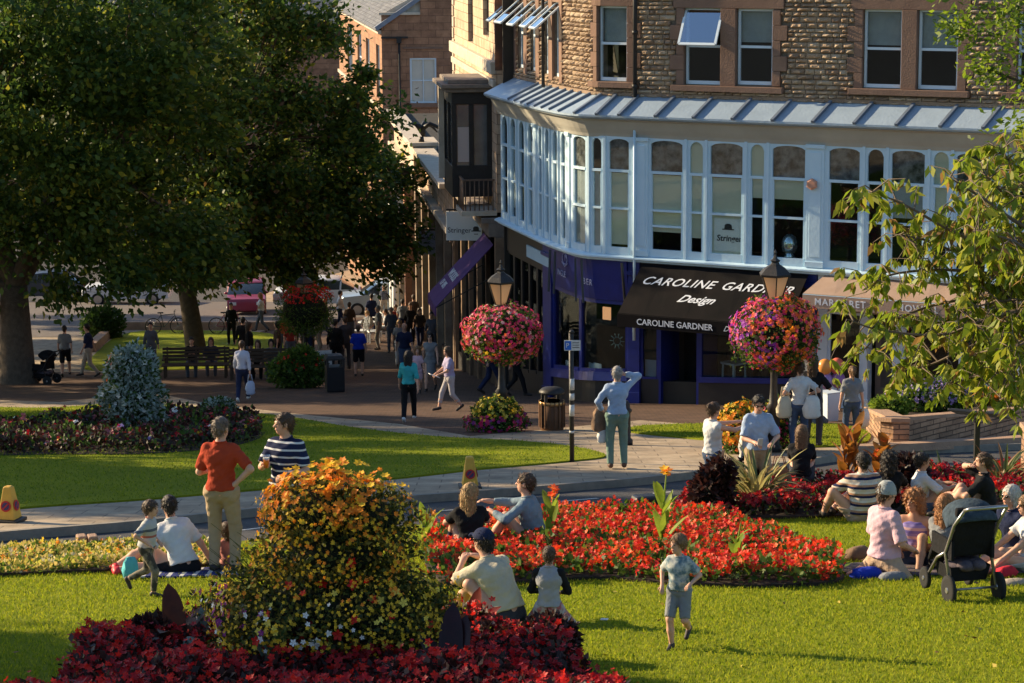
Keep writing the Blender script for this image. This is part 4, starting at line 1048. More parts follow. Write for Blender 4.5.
# terrace across the far street, seen only through the leaves
f5 = Frame(plan(-140, 176), plan(352, 168)); B5 = empty('terrace_building', (0, 0, 0), 0, 'far stone terrace glimpsed through the tree leaves at left', 'building')
b = MB(); fb(f5, b, 0, f5.L, -6, 0, -14, 7); b.build('wall', brown_stone, B5)
for k in range(8):
    for z in (-2.5, 1.5):
        x = 2+k*3.7; b = MB(); fb(f5, b, x, x+1.3, 0, .05, z, z+2); wn = b.build('window', whitew, B5); b = MB(); fb(f5, b, x+.1, x+1.2, .05, .07, z+.1, z+1.9); b.build('pane', winpane, wn)
b = MB(); b.M = f5.M; b.add([(-.3, .3, 7), (f5.L+.3, .3, 7), (f5.L+.3, -3, 10), (-.3, -3, 10), (-.3, -6.3, 7), (f5.L+.3, -6.3, 7)], [(0, 1, 2, 3), (3, 2, 5, 4), (0, 3, 4), (1, 5, 2), (0, 4, 5, 1)]); b.build('roof', slate, B5)

# ------------------------------------------------------------ trees
barkm = mat('tree_bark', (.075, .055, .04), .95, (.13, .10, .07), 7, 1, 26)
def tree(base, fork, tr, crowns, nl, lsz, lm, label, nclump=110, sig=.5, cat='tree', name='tree', lean=(0, 0), barkmat=None, asp=.6, low=None, wts=None):
    r = empty(name, base, 0, label, cat)
    b = MB(); fx, fy = lean
    pts = [(0, 0, -.2), (0, 0, .15), (fx*.4, fy*.4, fork*.5), (fx, fy, fork)]
    b.tube(pts, [tr*1.5, tr*1.12, tr*.95, tr*.8], 14)
    cz = sum(c[2] for c, _ in crowns)/len(crowns)
    C = []
    vols = np.array([q[0]*q[1]*q[2] for _, q in crowns], float); vols /= vols.sum()
    for k in range(nclump):
        i = RNG.choice(len(crowns), p=vols); c, q = crowns[i]
        d = rand_dirs(1)[0]; rr = RNG.uniform(.35, 1)**.5
        p = np.array(c)+d*rr*np.array(q)
        p = np.array(c)+(p-np.array(c))*RNG.uniform(.8, 1.22)
        if low is not None and p[2] < low: p[2] = low+RNG.uniform(0, 2.2)**1.0
        C.append(p)
    C = np.array(C)
    limbs = []
    for k in range(9):
        t = C[RNG.integers(len(C))]; mid = Vector((fx, fy, fork)).lerp(Vector(t), .5)+Vector((0, 0, -.3))
        b.tube([(fx, fy, fork-.1), mid, t], [tr*.5, tr*.28, .03], 8, cap=False); limbs.append((mid, Vector(t)))
    for p in C[::3]:
        mid, t = min(limbs, key=lambda l: (l[0]-Vector(p)).length); b.tube([mid, mid.lerp(Vector(p), .6)+Vector((0, 0, .15)), p], [.06, .035, .012], 5, cap=False)
    b.build('trunk', barkmat or barkm, r)
    idx = RNG.integers(len(C), size=nl); sg = RNG.uniform(.45, 1.3, len(C))*sig
    P = C[idx]+RNG.normal(size=(nl, 3))*sg[idx][:, None]*np.array([1, 1, .7])
    if low is not None: P = P[P[:, 2] > low-.5]
    dirs = (P-np.array([fx, fy, fork+1])); dirs /= np.linalg.norm(dirs, axis=1, keepdims=True); dirs[:, 2] -= .5
    leaves('crown', P, lsz, lm, r, dirs=dirs, aspect=asp, jit=.7, weights=wts)
    return r
lA = [mat('leaf_deep_green', (.048, .090, .016), .55, trans=.35), mat('leaf_mid_green', (.10, .15, .02), .55, trans=.38), mat('leaf_yellow_green', (.28, .27, .03), .55, trans=.4), mat('leaf_rusty', (.10, .055, .02), .6, trans=.3)]
pA = G(18, 384)
tree(pA, 3.0, .50, [((0, 0, 7.2), (6.0, 5, 4.6)), ((4, -.5, 5.0), (3.2, 3, 2.3)), ((2.5, 0, 11), (5, 5, 4))], 85000, .21, lA[:3], 'huge dark green tree with a thick trunk at the left edge of the promenade', 190, .50, low=2.1, wts=[.6, .34, .06])
pB = G(196, 352)
tree(pB, 3.6, .36, [((2.2, -1, 8.0), (5.6, 4.5, 5.0)), ((4.6, -1.5, 5.2), (3.3, 3.2, 2.8)), ((1, -1, 4.6), (4.5, 3, 2.0)), ((6.4, -1.2, 5.2), (2.0, 2, 2.5)), ((6.9, -1.2, 8.2), (1.5, 1.6, 1.8)), ((.5, -1, 11.5), (5.5, 4, 4.5)), ((-2.5, -1, 6), (4, 3, 2.6))], 100000, .22, [lA[0], lA[1], lA[2], lA[3]], 'tall leaning tree with olive and rusty foliage behind the benches', 230, .50, lean=(-.5, 0), low=2.5, wts=[.42, .38, .13, .07])
# trees beyond the left edge whose shade falls across the lawns
def gtree(x, y, h, rad, n, label, cl=70):
    return tree((x, y, gz(x, y)), h*.45, .3, [((0, 0, h), (rad, rad, rad*.8))], n, .26, lA[:3], label, cl, .55)
gtree(-23.5, 47, 8.4, 4.9, 34000, 'round green tree beyond the left edge, level with the near pavement', 60)
gtree(-25, 58.5, 8.8, 5.2, 36000, 'round green tree beyond the left edge, level with the flower bed', 60)
gtree(-23, 43, 8.0, 3.0, 16000, 'small round green tree added for shade beyond the left edge, level with the cones', 50)  # added out of view to shade a sunny patch of the upper lawn
gtree(-19.5, 25.4, 7.4, 2.3, 14000, 'round green tree nearest the camera beyond the left edge', 60)

for i, (x, y, h, rad) in enumerate(((-25.5, 73, 8.5, 5.0), (-27, 86, 8.5, 5.4), (-31, 99, 9, 5.8), (-33, 112, 9, 5.8))):
    gtree(x, y, h, rad, 26000, ('green tree added for shade beyond the left edge, level with the thick trunk', 'green tree added for shade beyond the left edge, level with the benches', 'green tree added for shade beyond the left edge, level with the low wall', 'green tree added for shade beyond the left edge, level with the parked cars')[i], 70)  # unseen trees added to keep the far lawn and street in shade

gtree(-19.5, 81, 8.0, 4.6, 30000, 'dense green tree added for shade behind the thick trunk, mostly beyond the left edge', 80)  # added to block the sun from a strip of the shaded lawn
# ------------------------------------------------------------ planting helpers
def petals(name, P, Nrm, size, mats, parent=None, k=5, wts=None, flat=.25):
    P = np.asarray(P, float); n = len(P); Nrm = np.asarray(Nrm, float)+RNG.normal(size=(n, 3))*.25
    Nrm /= np.linalg.norm(Nrm, axis=1, keepdims=True)
    a = np.cross(Nrm, rand_dirs(n)); a /= np.linalg.norm(a, axis=1, keepdims=True); c = np.cross(Nrm, a)
    sz = size*RNG.uniform(.7, 1.3, n)
    Vs = []
    for i in range(k):
        t = 2*PI*i/k; d = a*math.cos(t)+c*math.sin(t); wv = -a*math.sin(t)+c*math.cos(t)
        s_ = sz[:, None]
        Vs.append(np.stack([P, P+d*s_*.55+wv*s_*.34+Nrm*s_*flat*.6, P+d*s_+Nrm*s_*flat, P+d*s_*.55-wv*s_*.34+Nrm*s_*flat*.6], 1))
    V = np.concatenate(Vs, 1).reshape(-1, 3); F = np.arange(n*k*4).reshape(-1, 4)
    mats = mats if isinstance(mats, (list, tuple)) else [mats]
    mi = np.repeat(RNG.choice(len(mats), n, p=wts), k) if len(mats) > 1 else np.zeros(n*k, int)
    return tag(mesh_np(name, V, F, mats, parent, midx=mi), kind='stuff')
ROUGH = [1.0]
def ell_pts(ells, n, shell=.25):
    w_ = np.array([e[1][0]*e[1][2] for e in ells]); w_ = w_/w_.sum(); out = []; nr = []
    idx = RNG.choice(len(ells), n, p=w_)
    for i, (c, r) in enumerate(ells):
        m_ = (idx == i).sum()
        if not m_: continue
        d = rand_dirs(m_); rr = 1-np.abs(RNG.normal(size=m_))*shell
        bump = 1+ROUGH[0]*(.10*np.sin(d[:, 0]*7+i)*np.cos(d[:, 2]*6)+.06*np.sin(d[:, 1]*11+d[:, 0]*5))
        out.append(np.array(c)+d*np.array(r)*(rr*bump)[:, None]); nr.append(d)
    return np.vstack(out), np.vstack(nr)
def bush(name, label, cat, base, ells, fol, n, lsz, flowers=(), asp=.55, group=None, shell=.22, core=True, stem=None, parent=None):
    r = empty(name, base, 0, label, cat, group)
    if core:
        b = MB()
        for c, q in ells: b.ball(c, tuple(x*.62 for x in q), 12, 8)
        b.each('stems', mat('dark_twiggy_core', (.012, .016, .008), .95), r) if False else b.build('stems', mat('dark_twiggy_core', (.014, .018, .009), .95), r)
    P, Nn = ell_pts(ells, n, shell)
    P_ok = P[:, 2] > .0
    leaves('foliage', P[P_ok], lsz, fol, r, dirs=Nn[P_ok], aspect=asp, jit=.9)
    for f in flowers:
        pn, mm, cnt, sz, reg = f[:5]; k = f[5] if len(f) > 5 else 5
        P, Nn = ell_pts(ells, cnt*(4 if ROUGH[0] < 1.5 else 14), .05)
        P = P+Nn*(.01 if ROUGH[0] < 1.5 else .045)
        ok = (P[:, 2] > .02)
        if ROUGH[0] > 1.5: ok &= np.all([(((P-np.array(c))/np.array(q))**2).sum(1) > .80 for c, q in ells], axis=0) & (Nn[:, 1] < .55)
        if reg is not None: ok &= reg(P, Nn)
        P, Nn = P[ok], Nn[ok]; pm = RNG.permutation(len(P))[:cnt]; P, Nn = P[pm], Nn[pm]
        if len(P): petals(pn, P, Nn, sz, mm, r, k)
    return r
def blade(b, base, az, length, width, elev, droop, n=6, twist=0, fold=.2):
    """a curved strap or lance leaf: az heading, elev start elevation, droop curvature"""
    p = Vector(base); e = elev; vs = []
    for i in range(n+1):
        u = i/n; wd = width*(math.sin(PI*min(1, u*.86+.10))**.8)*.5 if i < n else .003
        side = Vector((-math.sin(az), math.cos(az), 0)); d = Vector((math.cos(az)*math.cos(e), math.sin(az)*math.cos(e), math.sin(e)))
        nn = side.cross(d)
        vs += [p-side*wd-nn*wd*fold, p, p+side*wd-nn*wd*fold]
        p = p+d*(length/n); e -= droop/n*(1+u)
    fs = []
    for i in range(n):
        for k in (0, 1): fs.append((i*3+k, i*3+k+1, i*3+3+k+1, i*3+3+k))
    b.add(vs, fs, True)
def rng(a, c): return random.uniform(a, c)

gF = [mat('bedding_leaf', (.045, .09, .014), .6, trans=.3), mat('bedding_leaf_light', (.10, .16, .02), .6, trans=.35)]
darkF = [mat('bronze_leaf', (.05, .018, .014), .5, trans=.25), mat('bronze_leaf_dark', (.025, .012, .010), .5, trans=.2), gF[0]]
red1 = mat('orange_red_petal', (.75, .055, .012), .55, trans=.35); red2 = mat('scarlet_petal', (.62, .02, .012), .55, trans=.35); red3 = mat('coral_petal', (.85, .16, .04), .55, trans=.35)
crim = mat('crimson_petal', (.36, .006, .010), .5, trans=.3); crim2 = mat('dark_crimson_petal', (.22, .006, .010), .5, trans=.3)
yel = mat('yellow_petal', (.80, .50, .03), .6, trans=.35); orgp = mat('orange_petal', (.82, .26, .02), .6, trans=.4); whp = mat('white_petal', (.75, .75, .72), .6, trans=.3)
purp = mat('purple_petal', (.28, .03, .22), .6, trans=.3); mag = mat('magenta_petal', (.62, .03, .14), .6, trans=.35); pinkp = mat('pink_petal', (.85, .16, .20), .6, trans=.35); lilac = mat('lilac_petal', (.36, .26, .55), .6, trans=.3)
silv = mat('silver_leaf', (.30, .36, .32), .7, trans=.2); limey = mat('straw_leaf', (.42, .38, .07), .7, trans=.4)

def bed(label, poly, n, hmin, hmax, fol, lsz, heads, fm, hs, k=6, per=3, wts=None, asp=.7, name='bedding_plants', spread=.03):
    """massed bedding nobody could count: one object"""
    P2 = scatter(poly, n); hh = RNG.uniform(0, 1, n)**.6
    z = np.array([gz(x, y) for x, y in P2])
    P = np.column_stack([P2, z+hh*(hmin+(hmax-hmin)*(.5+.5*np.sin(P2[:, 0]*3.1)*np.cos(P2[:, 1]*2.3)))])
    d = RNG.normal(size=(n, 3)); d[:, 2] = np.abs(d[:, 2])+.3
    a = leaves(name, P, lsz, fol, dirs=d, aspect=asp, jit=.3)
    Q2 = scatter(poly, heads); z = np.array([gz(x, y) for x, y in Q2])
    top = hmin+(hmax-hmin)*(.5+.5*np.sin(Q2[:, 0]*3.1)*np.cos(Q2[:, 1]*2.3))
    Q = np.column_stack([Q2, z+top*RNG.uniform(.75, 1.15, heads)])
    Q = np.repeat(Q, per, 0)+RNG.normal(size=(heads*per, 3))*spread
    mi_h = np.repeat(RNG.choice(len(fm), heads, p=wts), per)
    nn = np.tile([0, -.45, .9], (len(Q), 1))+RNG.normal(size=(len(Q), 3))*.5
    q = petals(name, Q, nn, hs, fm, None, k); mi = np.repeat(mi_h, k)
    q.data.polygons.foreach_set('material_index', mi.astype(np.int32))
    q.name = 'flower_heads'; q.data.name = 'flower_heads'; q.parent = a
    tag(a, label, 'flower bed', kind='stuff'); tag(q, kind='stuff')
    return a
soil = mat('bed_soil', (.03, .02, .014), .95, (.05, .035, .025), 9, .6, 40)
def soilbed(pts): 
    pl = catmull([(p[0], p[1], 0) for p in pxpoly(pts)], 4); pl = [(p.x, p.y) for p in pl]; slab('soil_bed', pl, .04, .12, soil); return pl

# main bed of orange-red geraniums
mb_ = soilbed([(438, 540), (475, 528), (540, 521), (640, 520), (720, 528), (795, 548), (842, 575), (828, 585), (760, 588), (680, 586), (600, 580), (520, 584), (450, 586), (425, 565)])
bed('long bed of massed orange-red geraniums across the front lawn', mb_, 15000, .12, .28, gF, .08, 1900, [red1, red2, red3], .032, 5, 6, [.55, .33, .12], spread=.034)
# crimson bed behind the picnic group
cb = soilbed([(672, 520), (700, 503), (760, 493), (860, 487), (960, 482), (1040, 477), (1090, 485), (1060, 503), (960, 512), (860, 517), (760, 520), (700, 525)])
bed('bed of low crimson begonias behind the seated picnic group', cb, 11000, .14, .30, darkF[:2]+gF[:1], .07, 2000, [crim, red2, crim2], .036, 5, 4, [.6, .2, .2])
# straw-yellow border at left
yb_ = soilbed([(-160, 575), (0, 556), (100, 551), (212, 545), (214, 566), (120, 572), (0, 577), (-160, 590)])
bed('low straw-yellow bedding border along the left road edge', yb_, 11000, .07, .17, [limey, mat('pale_gold_leaf', (.50, .38, .12), .7, trans=.4), gF[1]], .06, 280, [yel, mat('cream_petal', (.7, .6, .35), .6, trans=.3), orgp], .025, 5, 3, [.3, .5, .2])
# dark bed round the silver flower tower
db = soilbed([(-40, 440), (40, 434), (90, 424), (150, 420), (215, 424), (262, 434), (240, 446), (160, 455), (60, 456), (-40, 456)])
bed('dark mixed flower bed with reds and whites around the silver plant tower', db, 13000, .20, .50, darkF, .10, 320, [crim, mat('dusky_pink_petal', (.35, .10, .12), .6, trans=.2), whp, yel, lilac], .04, 5, 4, [.6, .25, .07, .05, .03])
# foreground beds
fb1 = soilbed([(46, 715), (78, 680), (112, 656), (180, 648), (240, 645), (330, 648), (420, 650), (490, 650), (545, 666), (585, 692), (620, 735), (330, 780), (20, 760)])
bed('dark red foreground bed of begonias at the bottom of the view', fb1, 26000, .16, .40, [darkF[0], darkF[0], darkF[1]], .07, 2200, [crim, crim2, red2], .028, 5, 5, [.45, .12, .43])

def big_leaves(label, base, specs, mats_, cat='plant', name='canna_plant', parts='leaf'):
    r = empty(name, base, 0, label, cat)
    for i, (az, L_, wd, el, dr, h) in enumerate(specs):
        b = MB(); blade(b, (0.02*math.cos(az), .02*math.sin(az), h), az, L_, wd, el, dr, 7); b.build('leaf', mats_[i % len(mats_)], r)
    b = MB(); b.tube([(0, 0, 0), (0, 0, max(s[5] for s in specs)+.05)], [.022, .012], 7); b.build('stem', mats_[0], r)
    return r
bronze = mat('bronze_canna_leaf', (.11, .035, .015), .45, (.06, .02, .012), 8, trans=.35); greyg = mat('grey_green_leaf', (.13, .17, .13), .5, (.07, .11, .07), 22, trans=.2); blackish = mat('blackish_canna_leaf', (.045, .013, .014), .4, (.016, .008, .010), 9, trans=.2, contrast=.9)
limeleaf = mat('lime_canna_leaf', (.30, .38, .04), .5, (.2, .3, .03), 8, trans=.45)
big_leaves('bronze broad-leaved canna at the left of the foreground bed', G(178, 662), [(1.9, .62, .20, 1.25, .5, .1), (.6, .55, .20, 1.0, .6, .15), (2.8, .5, .18, .9, .8, .1), (4.5, .5, .2, 1.1, .9, .1)], [bronze])
big_leaves('grey-green broad-leaved plant below the flower mound', G(206, 664), [(.3, .5, .13, 1.0, 1.7, .2), (1.8, .45, .09, 1.25, .8, .1), (3.2, .42, .12, .9, 1.6, .1), (5.2, .42, .13, .9, 1.6, .1), (4.3, .4, .12, 1.0, 1.5, .15)], [greyg], name='foliage_plant')
big_leaves('dark green and pale striped leaves low in the foreground bed', G(275, 690), [(1.2, .5, .10, 1.35, .5, .1), (2.2, .5, .14, 1.2, .8, .1), (4.0, .5, .15, .9, 1.5, .1), (.2, .45, .13, .9, 1.4, .1), (3.1, .45, .13, .9, 1.4, .1)], [gF[0], greyg], name='foliage_plant')
big_leaves('almost black broad canna at the right of the flower mound', G(450, 690), [(1.5, .72, .20, 1.4, .7, .02), (1.1, .62, .24, 1.3, .4, .0), (2.4, .5, .2, 1.1, .6, .05), (.3, .45, .2, .9, .8, .05), (4.4, .4, .2, .9, .9, .05)], [blackish])
big_leaves('reddish canna leaf leaning behind the blackish canna', G(468, 652), [(.7, .45, .15, .9, .6, .1), (1.2, .5, .14, 1.2, .4, .1), (3.4, .4, .14, .9, .6, .1)], [mat('red_canna_leaf', (.20, .03, .012), .45, trans=.4)])
# dark red bushes in the foreground bed
for px, py, r_, lab in ((312, 676, .42, 'dark begonia clump with small dusky flowers below the flower mound'), (548, 662, .23, 'maroon leafy clump at the right shoulder of the foreground bed'), (150, 660, .22, 'maroon leafy clump at the left shoulder of the foreground bed')):
    bush('begonia_clump', lab, 'plant', G(px, py), [((0, 0, r_*.8), (r_*1.1, r_, r_*.9))], darkF[:2], 2200, .07, [('flower', crim, 60, .035, None), ('bud', pinkp, 30, .018, None)])

# the big flower mound in the foreground
base = G(335, 672)
E = [((-.12, 0, 1.40), (.45, .46, .28)), ((.26, 0, 1.33), (.45, .42, .26)), ((.04, 0, 1.08), (.64, .58, .34)), ((.0, 0, .60), (1.04, .84, .38)), ((.30, -.1, .48), (.70, .7, .38)), ((-.36, -.1, .45), (.66, .7, .38))]
olive = [mat('olive_leaf', (.09, .105, .016), .6, trans=.35), mat('olive_leaf_light', (.19, .15, .025), .6, trans=.4), mat('dark_olive_leaf', (.025, .04, .010), .6, trans=.25)]
ROUGH[0] = 1.6
mound = bush('flower_mound', 'tall two-tiered mound of orange, yellow and white flowers in the foreground', 'flower mound', base, E, olive, 24000, .048,
    [('orange_flower', orgp, 330, .034, lambda P, N: P[:, 2]+.16*np.sin(P[:, 0]*9) > 1.46), ('yellow_flower', yel, 2000, .017, lambda P, N: P[:, 2] > .35), ('gold_flower', orgp, 420, .020, lambda P, N: (P[:, 2] > .8)),
     ('white_flower', whp, 55, .027, lambda P, N: (P[:, 2] < .8) & (P[:, 2] > .3) & (P[:, 1] < 0) & (P[:, 0] < .35)), ('purple_flower', purp, 60, .036, lambda P, N: (P[:, 2] < .75) & (P[:, 0] < -.5)),
     ('scarlet_flower', red2, 22, .040, lambda P, N: (P[:, 2] < 1.1) & (P[:, 2] > .5)), ('large_yellow_flower', mat('soft_yellow_petal', (.75, .60, .10), .6, trans=.35), 50, .034, lambda P, N: (P[:, 2] < .9) & (P[:, 2] > .4) & (P[:, 1] < 0)),
     ('crimson_flower', crim, 130, .034, lambda P, N: (P[:, 2] < .42))], shell=.2)
ROUGH[0] = 1.25
# loose stems of orange flowers standing above the mound
b = MB(); tips = []
for k in range(150):
    a = rng(0, 2*PI); rr = rng(0, .64); x, y = rr*math.cos(a), rr*math.sin(a)*.9; z0 = 1.62*math.sqrt(max(.3, 1-rr*rr*.8)); z1 = z0+rng(.02, .20)
    p1 = (x+rng(-.05, .05), y+rng(-.05, .05), z1); b.tube([(x, y, z0-.15), p1], [.004, .002], 4, cap=False); tips.append(p1)
tag(b.build('flower_stalks', olive[0], mound), kind='stuff'); petals('stalk_flower', tips, [(0, -.3, 1)]*len(tips), .036, [orgp, yel], mound, 6)
b = MB()
for k in range(26):
    a = rng(2.2, 3.9); x, y = math.cos(a)*.6, math.sin(a)*.5; h = rng(.7, 1.05)
    b.tube([(x, y, h-.2), (x-rng(.25, .5), y, h+rng(.05, .2))], [.004, .002], 4, cap=False)
tag(b.build('trailing_stems', olive[0], mound), kind='stuff')

# cannas, phormiums and tall plants
def canna(px, py, h, n, leafm, fl, label, sp=.35, wd=.12):
    b0 = G(px, py); r = empty('canna_plant', b0, 0, label, 'plant')
    st = MB(); st.tube([(0, 0, 0), (.02, 0, h*.6), (.05, 0, h)], [.018, .014, .006], 6); st.build('stem', leafm, r)
    for k in range(n):
        b = MB(); az = k*2.4+rng(-.3, .3); blade(b, (0, 0, h*(.06+.62*k/n)), az, sp*rng(.85, 1.2), wd, rng(.95, 1.25), rng(.1, .55), 6); b.build('leaf', leafm, r)
    if fl: 
        q = [(.05+rng(-.04, .04), rng(-.04, .04), h+rng(-.06, .10)) for _ in range(9)]; petals('flower', q, [(0, -.3, 1)]*9, .055, fl, r, 5)
    return r
canna(662, 551, .98, 8, limeleaf, [orgp, yel], 'tall lime canna with one orange bloom, behind the running toddler', .42, .10)
canna(736, 566, .50, 6, limeleaf, None, 'short lime-leaved canna near the right end of the geranium bed', .26, .09)
canna(550, 549, .72, 7, limeleaf, [orgp, red3], 'variegated canna with a reddish flower spike beside the grey-shirted man', .34, .09)
canna(425, 553, .55, 7, limeleaf, None, 'lime-leaved canna between the flower mound and the long-haired woman', .34, .10)
bronzel = mat('amber_canna_leaf', (.42, .15, .025), .45, (.20, .10, .02), 5, trans=.5)
def canna_clump(px, py, label, k=5):
    b0 = G(px, py); r = empty('canna_plant', b0, 0, label, 'plant')
    for j in range(k):
        x, y, h = rng(-.35, .35), rng(-.2, .2), rng(.55, .95)
        st = MB(); st.tube([(x, y, 0), (x, y, h)], [.018, .008], 6); st.build('stem', bronzel, r)
        for q in range(8): b = MB(); blade(b, (x, y, h*(.12+.11*q)), q*2.4+j, rng(.3, .42), .13, rng(.9, 1.25), rng(.1, .6), 6); b.build('leaf', bronzel, r)
        if j < 2: petals('flower', [(x+rng(-.04, .04), y+rng(-.04, .04), h+rng(0, .1)) for _ in range(9)], [(0, -.3, 1)]*9, .05, [red3, orgp], r, 5)
    return r
canna_clump(868, 488, 'clump of amber bronze-leaved cannas between the striped shirt and the stone wall', 6)
def phormium(px, py, n, L_, mats_, label, wd=.045):
    r = empty('spiky_plant', G(px, py), 0, label, 'plant')
    for i, mm in enumerate(mats_):
        b = MB()
        for k in range(n//len(mats_)): blade(b, (rng(-.08, .08), rng(-.08, .08), 0), rng(0, 2*PI), L_*rng(.7, 1.1), wd, rng(.75, 1.5), rng(.2, 1.6), 8, fold=.5)
        o = b.build('strap_leaves', mm, r); 
    return r
phormium(757, 512, 96, 1.05, [mat('phormium_bronze', (.20, .15, .06), .5, trans=.25), mat('phormium_cream', (.48, .42, .16), .5, trans=.3), mat('phormium_green', (.12, .15, .05), .5, trans=.25)], 'large arching cream-striped spiky plant in front of the man with sunglasses', .05)
phormium(1000, 492, 34, 1.0, [mat('phormium_green', (.12, .15, .05)), mat('phormium_rust', (.22, .12, .05), .5, trans=.25)], 'dark spiky plant behind the man in black at right', .05)
phormium(938, 486, 22, .7, [mat('phormium_green', (.12, .15, .05)), mat('phormium_dark', (.06, .08, .035), .5, trans=.2)], 'small dark spiky plant left of the information board')
bush('coleus_bush', 'upright maroon foliage plant at the left end of the crimson bed', 'plant', G(712, 518), [((0, 0, .35), (.28, .25, .36)), ((.1, 0, .62), (.2, .2, .22))], darkF[:2], 1500, .10)
bush('coleus_bush', 'maroon foliage plant between the two women near the road', 'plant', G(742, 505), [((0, 0, .3), (.3, .25, .33))], darkF[:2], 1300, .10)
bush('coleus_bush', 'maroon bush beside the curly-haired picnicker', 'plant', G(905, 500), [((0, 0, .3), (.3, .25, .35))], darkF[:2], 1300, .10)

# silver tower in the far bed
bush('plant_tower', 'domed tower of silvery foliage with white and yellow flowers in the dark bed', 'flower tower', G(133, 440), [((0, 0, 1.42), (.50, .5, .50)), ((0, 0, .9), (.62, .6, .6)), ((.08, 0, .45), (.52, .5, .45))], [silv, silv, gF[0]], 9000, .10,
     [('white_flower', whp, 120, .05, lambda P, N: (P[:, 2] > .2)), ('yellow_flower', yel, 60, .05, lambda P, N: (P[:, 0] < -.3) & (P[:, 2] < 1.1)), ('orange_flower', red3, 35, .07, lambda P, N: (P[:, 0] < -.25) & (P[:, 2] > 1.2)), ('pink_flower', pinkp, 40, .05, lambda P, N: P[:, 2] < .5)])

# ------------------------------------------------------------ street lamps with flower balls
glow = mat('lantern_glass', (.72, .56, .38), .35, trans=.5)
def lamp(px, py, h, label):
    p = G(px, py); r = empty('street_lamp', p, 0, label, 'street lamp', 'street lamps with flower balls')
    b = MB(); b.lathe([(.16, 0), (.16, .12), (.12, .16), (.115, .8), (.14, .84), (.085, .92), (.065, 1.2), (.055, h-.95), (.08, h-.93), (.06, h-.86), (.045, h-.80)], n=14); b.build('post', iron, r)
    z0 = h-.80; z1 = h-.30
    b = MB(); b.lathe([(.13, z0), (.16, z0+.03), (.12, z0+.05)], n=12); b.lathe([(.30, z1-.01), (.31, z1+.03), (.22, z1+.12), (.09, z1+.2), (.07, z1+.24), (.10, z1+.27), (.05, z1+.3), (.02, z1+.38), (.035, z1+.41), (.005, z1+.47)], n=6, smooth=False, rot=PI/6)
    for k in range(6):
        a = k*PI/3+PI/6; b.bar((.125*math.cos(a), .125*math.sin(a), z0+.04), (.275*math.cos(a), .275*math.sin(a), z1), .02, .02)
    ln = b.build('lantern', iron, r)
    b = MB(); b.lathe([(.115, z0+.05), (.262, z1-.012)], n=6, smooth=False, rot=PI/6); b.build('glass', glow, ln)
    return p
def flower_ball(p, h, rx, rz_, fl, label, nf=900):
    bush('flower_ball', label, 'flower ball', (p[0], p[1], p[2]+h), [((0, 0, 0), (rx, rx, rz_)), ((0, 0, -rz_*.35), (rx*.8, rx*.8, rz_*.7))], gF, 0+2600, .085, [], core=False) if False else None
    r = empty('flower_ball', (p[0], p[1], p[2]+h), 0, label, 'flower ball'); trail = []
    for k in range(46):
        a = rng(0, 2*PI); x, y = math.cos(a)*rx*rng(.75, 1.02), math.sin(a)*rx*rng(.75, 1.02); L_ = rng(.05, .22)
        for q in range(7): trail.append((x+rng(-.04, .04), y+rng(-.04, .04), -rz_*rng(.2, .75)-L_*q/6))
    leaves('trailing_leaves', trail, .07, gF, r, aspect=.5)
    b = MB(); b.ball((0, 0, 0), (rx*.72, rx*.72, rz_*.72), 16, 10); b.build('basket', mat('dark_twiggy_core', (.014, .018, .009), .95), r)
    P, Nn = ell_pts([((0, 0, 0), (rx, rx, rz_)), ((0, 0, -rz_*.3), (rx*.85, rx*.85, rz_*.7))], 3800, .16); leaves('foliage', P, .075, gF, r, dirs=Nn, jit=.9)
    for nm, mm, frac, reg in fl:
        P, Nn = ell_pts([((0, 0, 0), (rx*1.03, rx*1.03, rz_*1.03))], int(nf*frac)*3, .045); ok = np.ones(len(P), bool) if reg is None else reg(P, Nn)
        P, Nn = P[ok], Nn[ok]; pm = RNG.permutation(len(P))[:int(nf*frac)]; P, Nn = P[pm], Nn[pm]; petals(nm, P, Nn, .042, mm, r, 5)
    return r
pl1 = lamp(502, 431, 3.42, 'cast iron street lamp rising through the pink flower ball left of the blue shop')
flower_ball(pl1, 2.06, .80, .60, [('pink_flower', pinkp, .38, None), ('magenta_flower', mag, .40, lambda P, N: P[:, 2] > -.45), ('orange_flower', red3, .14, lambda P, N: P[:, 2] < .2), ('white_flower', mat('blush_petal', (.8, .5, .45), .6, trans=.3), .08, None), ('yellow_flower', yel, .06, lambda P, N: P[:, 2] < -.2)], 'round hanging ball of pink and magenta flowers around the left street lamp', 1500)
pl2 = lamp(773, 452, 3.55, 'cast iron street lamp rising through the orange and purple flower ball')
flower_ball(pl2, 2.22, .78, .66, [('orange_flower', red3, .32, lambda P, N: P[:, 0] > -.5), ('pink_flower', pinkp, .26, None), ('purple_flower', mat('violet_petal', (.34, .05, .42), .6, trans=.3), .22, lambda P, N: (P[:, 0] < .05)), ('magenta_flower', mag, .2, None), ('gold_flower', orgp, .14, lambda P, N: P[:, 0] > 0)], 'round hanging ball of orange, pink and purple flowers around the right street lamp', 1500)
pl3 = lamp(306, 378, 3.3, 'shaded street lamp under the trees with a red-topped flower ball')
flower_ball(pl3, 2.15, .95, .8, [('red_flower', red2, .8, lambda P, N: P[:, 2] > .35)], 'dark leafy flower ball with red blooms on top, in the tree shade', 700)
bush('planter_flowers', 'purple and yellow flowers planted round the foot of the left street lamp', 'planter', (pl1.x-.12, pl1.y-.15, pl1.z), [((0, 0, .22), (.66, .5, .26)), ((0, .05, .45), (.5, .4, .30))], gF, 3200, .07, [('purple_flower', [purp, mag], 420, .045, lambda P, N: P[:, 2] < .42), ('yellow_flower', [yel, mat('soft_yellow_petal', (.75, .6, .1))], 260, .04, lambda P, N: P[:, 2] > .36)])
